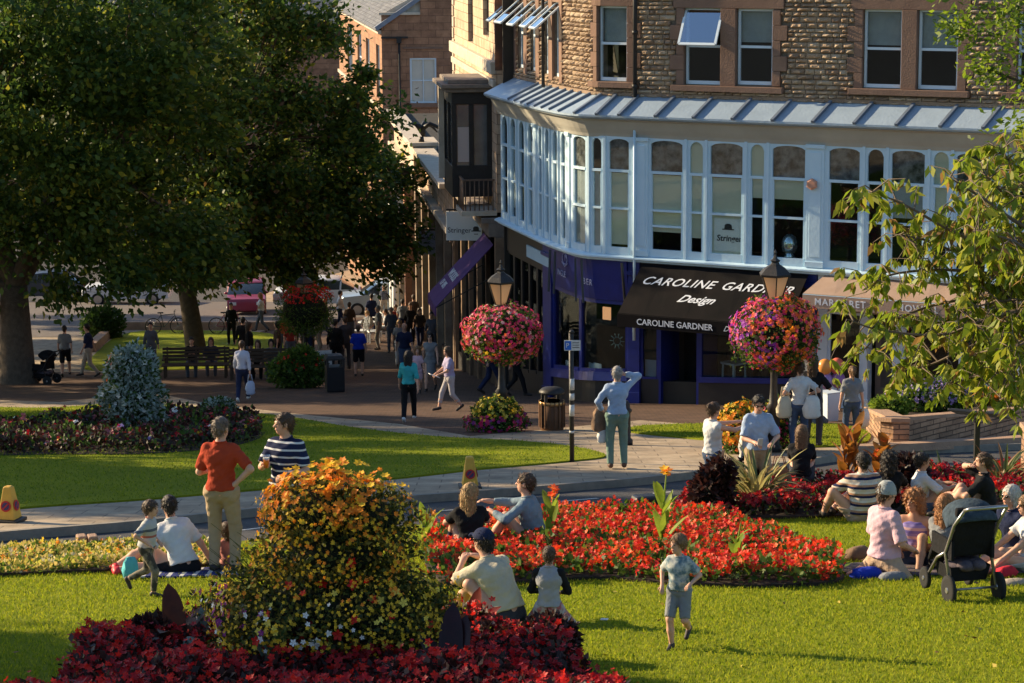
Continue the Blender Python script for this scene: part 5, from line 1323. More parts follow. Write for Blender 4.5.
bush('planter_flowers', 'yellow flower bush left of the right street lamp post', 'planter', (pl2.x-.62, pl2.y-.2, pl2.z), [((0, 0, .55), (.42, .38, .42)), ((0, 0, .25), (.4, .4, .28))], gF, 3000, .07, [('yellow_flower', [yel, orgp], 620, .05, lambda P, N: P[:, 2] > .25), ('orange_flower', red3, 60, .04, lambda P, N: P[:, 2] < .4)])
bush('planter_flowers', 'mixed pink and yellow planting behind the right street lamp post', 'planter', (pl2.x+.05, pl2.y+.35, pl2.z), [((0, 0, .4), (.5, .38, .48))], gF, 2400, .07, [('pink_flower', mag, 150, .045, None), ('yellow_flower', yel, 120, .04, lambda P, N: P[:, 2] > .5)])
bush('shrub', 'low shrub with a few red blooms beside the black litter bin', 'shrub', G(297, 388), [((0, 0, .5), (.85, .6, .52)), ((.1, 0, .85), (.5, .45, .35))], gF, 4500, .12, [('red_flower', red2, 40, .06, lambda P, N: P[:, 2] > .6)])
bush('shrub', 'small dark round shrub near the street behind the left tree', 'shrub', G(103, 338), [((0, 0, .6), (.9, .7, .7))], gF[:1], 3000, .15)
bush('shrub', 'clipped grey-green bush standing on the shaded lawn', 'shrub', G(218, 420), [((0, 0, .25), (.4, .3, .26))], [silv, gF[0]], 2000, .08)

# ------------------------------------------------------------ stone planter wall at right
wallstone = brickmat('rough_walling', (.40, .24, .15), (.28, .17, .11), (.12, .08, .06), .42, .10, msize=.012, bump=1, nz=.4)
cope = mat('coping_stone', (.42, .27, .18), .9, (.30, .19, .13), 4, .5, 30)
wA, wB, wC, wD = G(866, 432), G(893, 446), G(1085, 428), G(1100, 412)
TDw = (wC-wB).xy.normalized()
def wallseg(b, a, c, th, z0, z1, n=(0, 0)):
    a = Vector(a[:2]); c = Vector(c[:2]); t = (c-a).normalized(); nn = Vector((-t.y, t.x))*th
    q = [a, c, c+nn, a+nn]; b.prism([(v.x, v.y) for v in q], z0 if callable(z0) else (lambda x, y: z0), z1 if callable(z1) else (lambda x, y: z1))
PW = empty('planter_wall', wB, 0, 'low rough stone planter wall filled with flowers at the right', 'wall')
def loc(o, r): 
    o.matrix_parent_inverse = Matrix.Translation(-Vector(r.location)); return o
zt_w = max(gz(wB.x, wB.y), gz(wC.x, wC.y))+.42
b = MB(); wallseg(b, wB, wC, .3, lambda x, y: gz(x, y)-.1, lambda x, y: gz(x, y)+.46); wallseg(b, wA, wB-(wB-wA).normalized()*.002, .3, lambda x, y: gz(x, y)-.1, lambda x, y: gz(x, y)+.458); loc(b.build('wall', wallstone, PW), PW)
b = MB()
def off(p, dx, dy): return Vector((p.x+dx, p.y+dy, p.z))
wallseg(b, off(wB, -.05, -.05), off(wC, 0, -.05), .4, lambda x, y: gz(x, y)+.46, lambda x, y: gz(x, y)+.53); b.cut(); wallseg(b, off(wA, -.05, 0), off(wB, -.05, -.03), .36, lambda x, y: gz(x, y)+.458, lambda x, y: gz(x, y)+.526)
for o in b.each('coping', cope, PW): loc(o, PW)
b = MB(); b.prism([(wA.x+.2, wA.y+.15), (wB.x+.25, wB.y+.28), (wC.x, wC.y+.28), (wC.x+.6, wC.y+3), (wA.x+1.6, wA.y+2.2)], lambda x, y: gz(x, y)-.1, lambda x, y: gz(x, y)+.40); loc(b.build('soil', soil, PW), PW)
b = MB(); 
wE, wF = G(905, 426), G(1090, 404)
wallseg(b, wE, wF, .3, lambda x, y: gz(x, y)-.1, lambda x, y: gz(x, y)+.50); W2 = empty('terrace_wall', wE, 0, 'second stone retaining wall behind the flower-filled planter', 'wall'); loc(b.build('wall', wallstone, W2), W2)
b = MB(); wallseg(b, off(wE, 0, -.05), off(wF, 0, -.05), .4, lambda x, y: gz(x, y)+.50, lambda x, y: gz(x, y)+.57); loc(b.build('coping', cope, W2), W2)
wm = lambda px, py, dz=.42: (G(px, py)+Vector((0, 0, dz)))
bush('lavender_bush', 'spreading lilac-flowered bush spilling over the stone planter', 'plant', wm(930, 430), [((0, 0, .28), (.95, .6, .36)), ((.3, 0, .35), (.6, .5, .34))], gF, 5000, .08, [('lilac_flower', lilac, 520, .035, lambda P, N: P[:, 2] > .25)])
bush('foliage_plant', 'bright yellow-green plant at the corner of the stone planter', 'plant', wm(890, 434), [((0, 0, .16), (.42, .3, .2))], [limeleaf, gF[1]], 1400, .08)
for px, py, lab, mm in ((975, 424, 'orange flower clump in the planter, nearest the lilac bush', orgp), (1000, 420, 'middle orange flower clump in the planter', orgp), (1024, 417, 'orange flower clump in the planter at the picture edge', red3)):
    bush('flower_clump', lab, 'plant', wm(px, py), [((0, 0, .16), (.36, .3, .2))], gF, 1100, .07, [('flower', mm, 200, .045, None)])
bush('flower_clump', 'violet and green planting on the upper terrace wall', 'plant', wm(1010, 408), [((0, 0, .3), (.8, .4, .34))], gF, 2200, .09, [('flower', lilac, 120, .04, None)])
# kerbed light path strip below the wall
b = MB(); wallseg(b, G(858, 452), G(1100, 438), .5, lambda x, y: gz(x, y)-.05, lambda x, y: gz(x, y)+.10); tag(b.build('stone_step', cope), kind='structure')
pr = G(1034, 484); PI_ = empty('brick_pier', pr, 0, 'square brick pier cut off by the right edge', 'pier')
b = MB(); b.box(-.17, .25, -.2, .2, -.1, .86); b.build('shaft', wallstone, PI_); b = MB(); b.box(-.2, .28, -.23, .23, .86, .93); b.build('cap', cope, PI_)

# ------------------------------------------------------------ right-hand trees
rl = [mat('drooping_leaf_green', (.17, .23, .018), .5, trans=.45), mat('drooping_leaf_olive', (.27, .28, .03), .5, trans=.45), mat('drooping_leaf_rust', (.26, .15, .05), .55, trans=.4)]
twig = mat('pale_twig', (.16, .12, .085), .8, (.11, .08, .055), 12)
YT = 24.0; tp = Vector((7.6, 25.0, 0)); tp.z = gz(tp.x, tp.y)
r = empty('cherry_tree', tp, 0, 'tree with long drooping autumn-tinted leaves reaching in from the right', 'tree')
b = MB(); b.tube([(0, 0, -.2), (0, 0, 1.2), (-.2, 0, 2.4)], [.22, .17, .14], 12)
ends = []
brs = [[(1030, 300), (960, 300), (900, 318), (862, 352)], [(1030, 260), (960, 235), (905, 205), (872, 192)], [(1030, 230), (985, 200), (950, 178)], [(1030, 330), (975, 345), (930, 365), (895, 372)], [(1030, 280), (950, 270), (890, 275), (866, 292)],
       [(1030, 350), (990, 370), (950, 385)], [(1030, 220), (1000, 190), (985, 175)], [(1030, 250), (970, 255), (925, 240), (900, 235)], [(1030, 310), (985, 320), (940, 335), (880, 330), (850, 320)], [(1030, 360), (1005, 380), (1000, 400)], [(1040, 200), (1010, 165), (1000, 150)], [(1050, 300), (1010, 300), (960, 310)], [(1050, 260), (1010, 240), (975, 230)], [(1050, 330), (1020, 345), (990, 350)], [(1060, 280), (1015, 270), (985, 285)]]
for i, br in enumerate(brs):
    Yb = 24+rng(-1.1, 1.3); pts = [Vector((-.2, 0, 2.3))]+[W(px, py, Yb+rng(-.3, .3))-tp for px, py in br]
    pts.insert(1, pts[0].lerp(pts[1], .5)+Vector((0, 0, .25)))
    pp = catmull(pts, 5, closed=False); n_ = len(pp); b.tube(pp, [.030*(1-k/n_)+.005 for k in range(n_)], 6)
    for k in range(9, n_):
        for q in range(3 if random.random() < (pp[k].x-(-5.2))/2.6 else 1):
            c = pp[k]+Vector((rng(-.32, .32), rng(-.7, .7), rng(-.32, .28)))
            b.tube([pp[k], pp[k].lerp(c, .5)+Vector((0, 0, .06)), c], [.008, .006, .003], 4, cap=False); ends.append(c); ends.append(pp[k].lerp(c, .55)+Vector((0, 0, .05)))
b.build('trunk', twig, r)
P = []; D = []
for c in ends:
    hd = rng(0, 2*PI)
    for k in range(random.randint(4, 7)):
        a = hd+rng(-1.4, 1.4); P.append(c+Vector((rng(-.03, .03), rng(-.03, .03), 0))); D.append((math.cos(a)*.5, math.sin(a)*.5, -rng(.35, 1.1)))
leaves('crown', np.array([tuple(p) for p in P]), .135, rl, r, dirs=np.array(D), aspect=.38, jit=.12, weights=[.5, .40, .10])
t2 = Vector((9.8, 29, 0)); t2.z = gz(t2.x, t2.y)
q0 = W(1062, 20, 27)-t2
tree(t2, 3.2, .2, [((q0.x+.12, q0.y, q0.z), (1.2, 1.7, 1.55)), ((q0.x+2.2, q0.y+.4, q0.z+.8), (2.2, 1.8, 1.7))], 24000, .085, [mat('fine_leaf_bright', (.20, .27, .02), .5, trans=.45), mat('fine_leaf_mid', (.07, .12, .015), .5, trans=.4)], 'fine-leaved bright green tree filling the top right corner', 110, .26, asp=.45)
# ------------------------------------------------------------ street furniture
def litter_bin(px, py, h, w_, label, body, band=None, square=True):
    p = G(px, py); r = empty('litter_bin', p, .2, label, 'litter bin')
    b = MB()
    n = 4 if square else 16; rt = PI/4 if square else 0; R_ = w_*.70 if square else w_*.5
    b.lathe([(R_*.92, 0), (R_*.95, .05), (R_, .08), (R_, h*.68)], n=n, smooth=not square, rot=rt); 
    if not square:
        for k in range(16): a = 2*PI*k/16; b.bar((R_*1.02*math.cos(a), R_*1.02*math.sin(a), .08), (R_*1.02*math.cos(a), R_*1.02*math.sin(a), h*.68), .06, .02)
    b.build('body', body, r, .01 if square else 0)
    b = MB(); 
    for k in range(4):
        a = PI/4+k*PI/2; x, y = R_*.88*math.cos(a), R_*.88*math.sin(a); b.cut().bar((x, y, h*.66), (x, y, h*.88), .06, .06)
    b.each('opening_post', iron, r)
    b = MB(); b.lathe([(R_*1.05, h*.86), (R_*1.05, h*.9), (R_*.8, h*.97), (R_*.2, h)], n=n, smooth=not square, rot=rt); b.build('lid', iron, r)
    if band: b = MB(); b.lathe([(R_*1.06, h*.60), (R_*1.06, h*.68)], n=n, smooth=not square, rot=rt); b.build('band', band, r)
gold = mat('brass_band', (.50, .30, .12), .4, metal=.6)
litter_bin(335, 392, 1.08, .50, 'black square litter bin with gold lettering strip beside the red-flowered shrub', mat('black_plastic', (.02, .02, .022), .35), None)
b = MB(); 
litter_bin(552, 430, .92, .52, 'round brown slatted litter bin left of the signpost', mat('brown_slats', (.16, .075, .035), .6, (.10, .05, .025), 7), gold, False)
# bollard
p = G(626, 445); r = empty('bollard', p, 0, 'black bollard just behind the man in the blue shirt', 'bollard')
b = MB(); b.lathe([(.13, 0), (.13, .1), (.09, .14), (.085, .62), (.11, .65), (.11, .69), (.075, .72), (.075, .80), (.04, .86)], n=14); b.build('shaft', iron, r)
# signpost
p = G(572, 462); r = empty('signpost', p, 0, 'slim black signpost with white bands and a small blue and white plate', 'signpost')
b = MB(); b.tube([(0, 0, 0), (-.01, 0, 2.28)], .042, 10); b.lathe([(.055, 2.28), (.03, 2.33)], n=10); b.build('pole', iron, r)
whs = mat('white_band', (.62, .62, .6), .6, (.45, .44, .42), 14)
b = MB()
for z0, z1 in ((1.28, 1.48), (1.10, 1.22), (.82, 1.02), (.52, .56)): b.cut().lathe([(.046, z0), (.046, z1)], n=12)
b.each('white_band', whs, r)
b = MB(); b.box(-.13, .15, -.06, -.045, 1.98, 2.16); pt = b.build('plate', whs, r); tag(pt, 'small white parking plate with a blue square')
b = MB(); b.box(-.12, -.01, -.068, -.061, 1.995, 2.145); b.build('blue_square', mat('sign_blue', (.02, .12, .5), .5), pt)
Mx = Matrix(((1, 0, 0, -.105), (0, 0, -1, -.070), (0, 1, 0, 2.07), (0, 0, 0, 1)))
text('P', .12, whs, Mx, pt, ext=.001); b = MB()
for z in (2.03, 2.07, 2.11): b.box(.01, .13, -.064, -.061, z, z+.012)
b.build('small_print', grey_l, pt)
# no-waiting cones
ycone = mat('worn_yellow_cone', (.72, .42, .06), .55, (.60, .33, .05), 8); redc = mat('sign_red', (.5, .03, .025), .5); bluec = mat('navy_disc', (.07, .04, .10), .5)
for px, py, rz, lab in ((470, 488, .1, 'yellow no-waiting cone on the pavement edge near the long-haired woman'), (10, 522, -.25, 'yellow no-waiting cone at the far left of the pavement')):
    p = G(px, py); r = empty('traffic_cone', p, rz, lab, 'traffic cone', 'yellow no-waiting cones')
    b = MB(); b.lathe([(.205, 0), (.205, .05), (.17, .06)], n=4, smooth=False, rot=PI/4); b.lathe([(.24, 0), (.24, .045), (.20, .055)], n=4, smooth=False, rot=PI/4); b.build('base', iron, r)
    b = MB(); b.lathe([(.175, .055), (.085, .47), (.08, .49), (.05, .50)], n=4, smooth=False, rot=PI/4); b.build('body', ycone, r, .012)
    tilt = math.atan2(.065, .42)
    for sgn, rot in ((1, 0), (1, PI/2)):
        M_ = Matrix.Rotation(rot, 4, 'Z') @ Matrix.Translation((0, -.103, .24)) @ Matrix.Rotation(PI/2-tilt, 4, 'X')
        b = MB(); b.M = M_; b.lathe([(.075, 0), (.075, .006)], n=24); d = b.build('sign_disc', redc, r)
        b = MB(); b.M = M_; b.lathe([(.052, .0065), (.052, .010)], n=24); b.build('disc_face', bluec, d)
        b = MB(); b.M = M_@Matrix.Rotation(PI/4, 4, 'Z'); b.box(-.055, .055, -.008, .008, .0105, .013); b.build('slash', redc, d)
# A-board
p = G(322, 384); r = empty('a_board', p, .25, 'white handwritten board standing behind the black litter bin', 'sign board')
b = MB(); b.bar((-.33, 0, .02), (-.33, .05, 1.0), .04, .04); b.bar((.33, 0, .02), (.33, .05, 1.0), .04, .04); b.build('frame', iron, r)
b = MB(); b.box(-.31, .31, .01, .03, .12, 1.0); bd = b.build('panel', whs, r); 
Mx = Matrix(((1, 0, 0, -.22), (0, 0, -1, .006), (0, 1, 0, .84), (0, 0, 0, 1)))
for i, tx in enumerate(('WOR', 'CITY', 'LET')): text(tx, .17, grey_l, Mx@Matrix.Translation((0, -i*.24, 0)), bd, ext=.001)
# grey display boards by the white shop
p = G(808, 424); r = empty('display_stand', p, 0, 'grey display stand on a round base outside the white shop', 'display stand')
b = MB(); b.lathe([(.42, 0), (.44, .08), (.36, .16), (.08, .2)], n=20); b.build('base', mat('grey_plastic', (.10, .11, .12), .6), r)
b = MB(); b.lathe([(.32, .2), (.30, .9), (.16, 1.35), (.14, 1.7)], n=7, smooth=False); b.build('screen', mat('grey_cloth', (.17, .17, .18), .9), r)
b = MB(); b.tube([(0, 0, .18), (0, 0, 1.75)], .03, 8); b.build('pole', iron, r)
# balloons
for i, (px, py, mm, lab) in enumerate(((825, 367, orgp, 'orange balloon, left of the pair above the purple ones'), (837, 366, red3, 'orange balloon, right of the pair by the white shop window'), (826, 381, lilac, 'purple balloon, left one below the orange balloons'), (838, 380, purp, 'purple balloon nearest the shop door'))):
    c = W(px, py, 53.4); r = empty('balloon', c, 0, lab, 'balloon', 'balloons by the white shop')
    b = MB(); b.ball((0, 0, 0), (.17, .17, .19), 16, 10); b.lathe([(.03, -.22), (.008, -.18)], n=8); b.build('skin', mat(f'balloon_{["orange","coral","lilac","plum"][i]}', [(.7, .28, .06), (.7, .16, .1), (.3, .2, .42), (.25, .12, .3)][i], .3), r)
    b = MB(); b.tube([(0, 0, -.2), (.02, .02, -.6), (0, 0, gz(c.x, c.y)-c.z)], .004, 4); b.build('string', whs, r)
# white planter box under the balloons
p = G(829, 421); r = empty('planter_box', p, .48, 'tall pale planter box below the balloons', 'planter box'); b = MB(); b.lathe([(.20, 0), (.24, .62), (.26, .66), (.22, .66)], n=4, smooth=False, rot=PI/4); b.build('box', whitew, r)
# information lectern
p = G(976, 470); r = empty('information_board', p, 0, 'dark sloping information lectern behind the spiky plant', 'information board')
b = MB(); b.bar((0, 0, 0), (0, 0, .86), .11, .08); b.build('post', blackp, r)
b = MB(); b.M = Matrix.Translation((.02, 0, .93))@Matrix.Rotation(-.5, 4, 'Z')@Matrix.Rotation(-.30, 4, 'X'); b.box(-.45, .45, -.26, .26, 0, .04); fr = b.build('panel', blackp, r, .008)
b = MB(); b.M = Matrix.Translation((.02, 0, .93))@Matrix.Rotation(-.5, 4, 'Z')@Matrix.Rotation(-.30, 4, 'X'); b.box(-.41, .41, -.22, .22, .041, .045); b.build('face', mat('grey_print_panel', (.25, .27, .3), .25, (.18, .2, .22), 4), fr)
# stone stumps
for px, lab in ((82, 'left squat sandstone block at the road edge'), (93, 'right squat sandstone block at the road edge')):
    p = G(px, 551); r = empty('stone_block', p, .3, lab, 'stone block', 'stone blocks by the road'); b = MB(); b.box(-.06, .06, -.09, .09, -.02, .20); b.build('block', cope, r, .02)
# black dustbin-like speaker seen in road behind the bed
p = G(645, 515); r = empty('black_bag', p, .3, 'black square bag on the road behind the lime canna', 'bag'); b = MB(); b.box(-.17, .17, -.12, .12, 0, .28); b.build('body', blackp, r, .04)
# benches
benchwood = mat('dark_bench_wood', (.06, .04, .028), .7, (.09, .06, .04), 6)
for px, py, lab in ((196, 378, 'dark wooden bench under the trees, left of the pair'), (263, 380, 'dark wooden bench near the red-topped flower ball')):
    p = G(px, py); r = empty('park_bench', p, .05, lab, 'bench', 'dark park benches')
    for x in (-.95, .95):
        for y in (-.22, .22): b = MB(); b.bar((x, y, 0), (x, y, .44 if y < 0 else .62), .07, .07); b.build('leg', benchwood, r)
    b = MB(); b.bar((-1.0, -.24, .62), (-1.0, .24, .64), .06, .04)
    for k in range(5): b.box(-1.05, 1.05, -.26+k*.1, -.18+k*.1, .42, .455)
    b.build('seat', benchwood, r); b = MB()
    for k in range(4): b.box(-1.05, 1.05, .23+k*.02, .26+k*.02, .52+k*.11, .60+k*.11)
    for x in (-.9, 0, .9): b.bar((x, .24, .4), (x, .34, .95), .05, .05)
    b.build('backrest', benchwood, r)
# low kerb wall behind the benches, catching the sun
b = MB(); wallseg(b, G(118, 330), G(290, 330), .35, lambda x, y: gz(x, y)-.1, lambda x, y: gz(x, y)+.34); tag(b.build('low_wall', cope), 'low pale stone wall between the shaded lawn and the far street', 'wall')
b = MB(); wallseg(b, G(96, 352), G(118, 331), .35, lambda x, y: gz(x, y)-.1, lambda x, y: gz(x, y)+.34); tag(b.build('low_wall', cope), 'short angled end of the low stone wall by the dark round shrub', 'wall')

# ------------------------------------------------------------ cars and bicycles
tyre = mat('tyre_rubber', (.02, .02, .02), .9); rim = mat('alloy_rim', (.4, .4, .42), .3, metal=.8); carglass = mat('car_glass', (.03, .04, .05), .05, spec=.9)
redl = mat('tail_lamp_red', (.5, .02, .02), .2); headl = mat('headlamp_glass', (.6, .65, .7), .1)
def car(loc, rz, paint_, label, L_=4.3, H=1.5, group='cars in the far street'):
    r = empty('parked_car', loc, rz, label, 'car', group)
    hw = .88; zf = .30
    prof = [(-L_/2, .40), (-L_/2-.0, .75), (-L_/2+.12, .92), (-L_/2+1.0, 1.0), (-L_/2+1.05, 1.01), (L_/2-.55, 1.02), (L_/2-.06, .95), (L_/2, .60), (L_/2, .36), (-L_/2+.1, .32)]
    b = MB()
    def shell(prof, inset, name, mm, par_, z=0, nw=3):
        b = MB(); vs = []; n = len(prof); ys = [-hw+inset[0], -hw+inset[0]*.3, hw-inset[0]*.3, hw-inset[0]]
        for j, y in enumerate((-hw, -hw*.93, hw*.93, hw)):
            s_ = .985 if j in (0, 3) else 1.0
            for x, zz in prof: vs.append((x*s_, y*(1-inset[1]*max(0, zz-1.0)), zz*(.99 if j in (0, 3) else 1)))
        fs = [(j*n+i, j*n+(i+1) % n, (j+1)*n+(i+1) % n, (j+1)*n+i) for j in range(3) for i in range(n)]
        fs += [tuple(range(n)), tuple(range(3*n, 4*n))[::-1]]
        b.add(vs, fs, True); o = b.build(name, mm, par_); md = o.modifiers.new('edge', 'EDGE_SPLIT'); md.split_angle = math.radians(40); return o
    body = shell(prof, (.03, .0), 'body', paint_, r)
    cab = [(-L_/2+1.0, .995), (-L_/2+1.75, H-.04), (-L_/2+2.2, H), (L_/2-1.1, H-.03), (L_/2-.35, 1.0)]
    shell([(x, z) for x, z in cab], (.1, .28), 'windows', carglass, r)
    roofp = [(-L_/2+1.68, H-.07), (-L_/2+1.75, H-.025), (-L_/2+2.2, H+.015), (L_/2-1.1, H-.01), (L_/2-1.0, H-.07)]
    shell(roofp, (.1, .275), 'roof', paint_, r)
    for x in (-L_/2+1.9, -.0, L_/2-1.0):
        b = MB(); 
        for s_ in (-1, 1): b.bar((x, s_*hw*1.005, .98), (x+.05, s_*hw*.875, H-.03), .07, .03)
        b.build('pillar', paint_, r)
    for x in (-L_/2+.80, L_/2-.80):
        for s_ in (-1, 1):
            b = MB(); b.M = Matrix.Translation((x, s_*(hw-.08), .32))@Matrix.Rotation(PI/2, 4, 'X'); b.lathe([(.22, -.11), (.32, -.10), (.33, 0), (.32, .10), (.22, .11)], n=22); w_ = b.build('wheel', tyre, r)
            b = MB(); b.M = Matrix.Translation((x, s_*(hw-.08), .32))@Matrix.Rotation(PI/2, 4, 'X'); b.lathe([(.21, -.115), (.21, .115)], n=16); b.build('rim', rim, w_)
    for s_ in (-1, 1):
        b = MB(); b.box(-L_/2-.015, -L_/2+.12, s_*.62-.16, s_*.62+.16, .66, .80); b.build('headlight', headl, r)
        b = MB(); b.box(L_/2-.08, L_/2+.012, s_*.66-.13, s_*.66+.13, .70, .90); b.build('tail_light', redl, r)
        b = MB(); b.ball((-.65, s_*(hw+.06), 1.02), (.07, .10, .06), 8, 6); b.build('mirror', paint_, r)
    return r
silverc = mat('silver_blue_paint', (.36, .45, .52), .3, metal=.4, spec=.6); pinkc = mat('dark_red_paint', (.28, .03, .06), .3, spec=.6); whitec = mat('white_car_paint', (.6, .62, .64), .3); darkc = mat('dark_car_paint', (.05, .06, .08), .3)
pc = G(388, 313); car(pc, .10, silverc, 'silver-blue car parked across the end of the side street', 4.5, 1.55)
car(G(247, 312), PI/2+.1, pinkc, 'dark red car seen from behind between the tree trunks', 4.2, 1.5)
car(G(318, 308), .05, whitec, 'white car in the far street behind the red-topped flower ball', 4.2, 1.5)
car(G(45, 300), .05, darkc, 'dark blue car in the far street left of the thick trunk gap', 4.3, 1.5)
car(G(128, 303), .0, whitec, 'white car in the far street above the low wall', 4.3, 1.45)
def bicycle(loc, rz, col, label):
    r = empty('bicycle', loc, rz, label, 'bicycle', 'bicycles by the low wall')
    for x in (-.52, .52):
        b = MB(); b.tube([(x+.33*math.cos(a*PI/12), 0, .34+.33*math.sin(a*PI/12)) for a in range(25)], .02, 6)
        w_ = b.build('wheel', tyre, r); b = MB()
        for k in range(8): a = k*PI/8; b.tube([(x-.31*math.cos(a), 0, .34-.31*math.sin(a)), (x+.31*math.cos(a), 0, .34+.31*math.sin(a))], .003, 3)
        b.build('spokes', rim, w_)
    b = MB()
    for a, c in (((-.52, 0, .34), (-.08, 0, .30)), ((-.52, 0, .34), (-.18, 0, .82)), ((-.08, 0, .30), (-.2, 0, .88)), ((-.08, 0, .30), (.38, 0, .78)), ((-.17, 0, .80), (.36, 0, .84)), ((.52, 0, .34), (.36, 0, .92))): b.tube([a, c], .018, 6)
    b.build('frame', col, r)
    b = MB(); b.box(-.33, -.08, -.06, .06, .88, .93); b.build('saddle', tyre, r, .02); b = MB(); b.tube([(.42, -.27, .98), (.36, -.1, .95), (.36, .1, .95), (.42, .27, .98)], .015, 6); b.build('handlebar', tyre, r)
bicycle(G(166, 334), .1, darkc, 'dark bicycle leaning left of the leaning trunk'); bicycle(G(229, 334), -.1, pinkc, 'bicycle right of the leaning trunk by the low wall')

# ------------------------------------------------------------ cafe tables
whiteMetal = mat('white_metal', (.65, .66, .64), .5)
for px, py, lab in ((367, 340, 'small round cafe table nearest the boy in blue'), (381, 334, 'small round cafe table behind the seated customers')):
    p = G(px, py); r = empty('cafe_table', p, 0, lab, 'table', 'cafe tables'); b = MB(); b.lathe([(.35, .72), (.36, .735), (.35, .75)], n=20); b.build('tabletop', whiteMetal, r)
    b = MB(); b.tube([(0, 0, .05), (0, 0, .73)], .03, 8); b.build('pedestal', iron, r); b = MB(); b.lathe([(.24, 0), (.2, .03), (.05, .06)], n=14); b.build('foot', iron, r)
for px, py, rz, lab in ((361, 342, 1.2, 'white cafe chair left of the nearest round table'), (374, 343, -1.3, 'white cafe chair right of the nearest round table'), (388, 337, -1.0, 'white cafe chair at the second round table')):
    chair(G(px, py), rz, lab)
# parasol frame / grey bins near the cafe
b = MB(); 
p = G(455, 352); r = empty('planter_box', p, .2, 'long black planter box outside the side street shops', 'planter box'); b = MB(); b.box(-.9, .9, -.22, .22, 0, .75); b.build('box', blackp, r, .02); b = MB(); b.box(-.94, .94, -.26, .26, .75, .80); b.build('rim', iron, r)
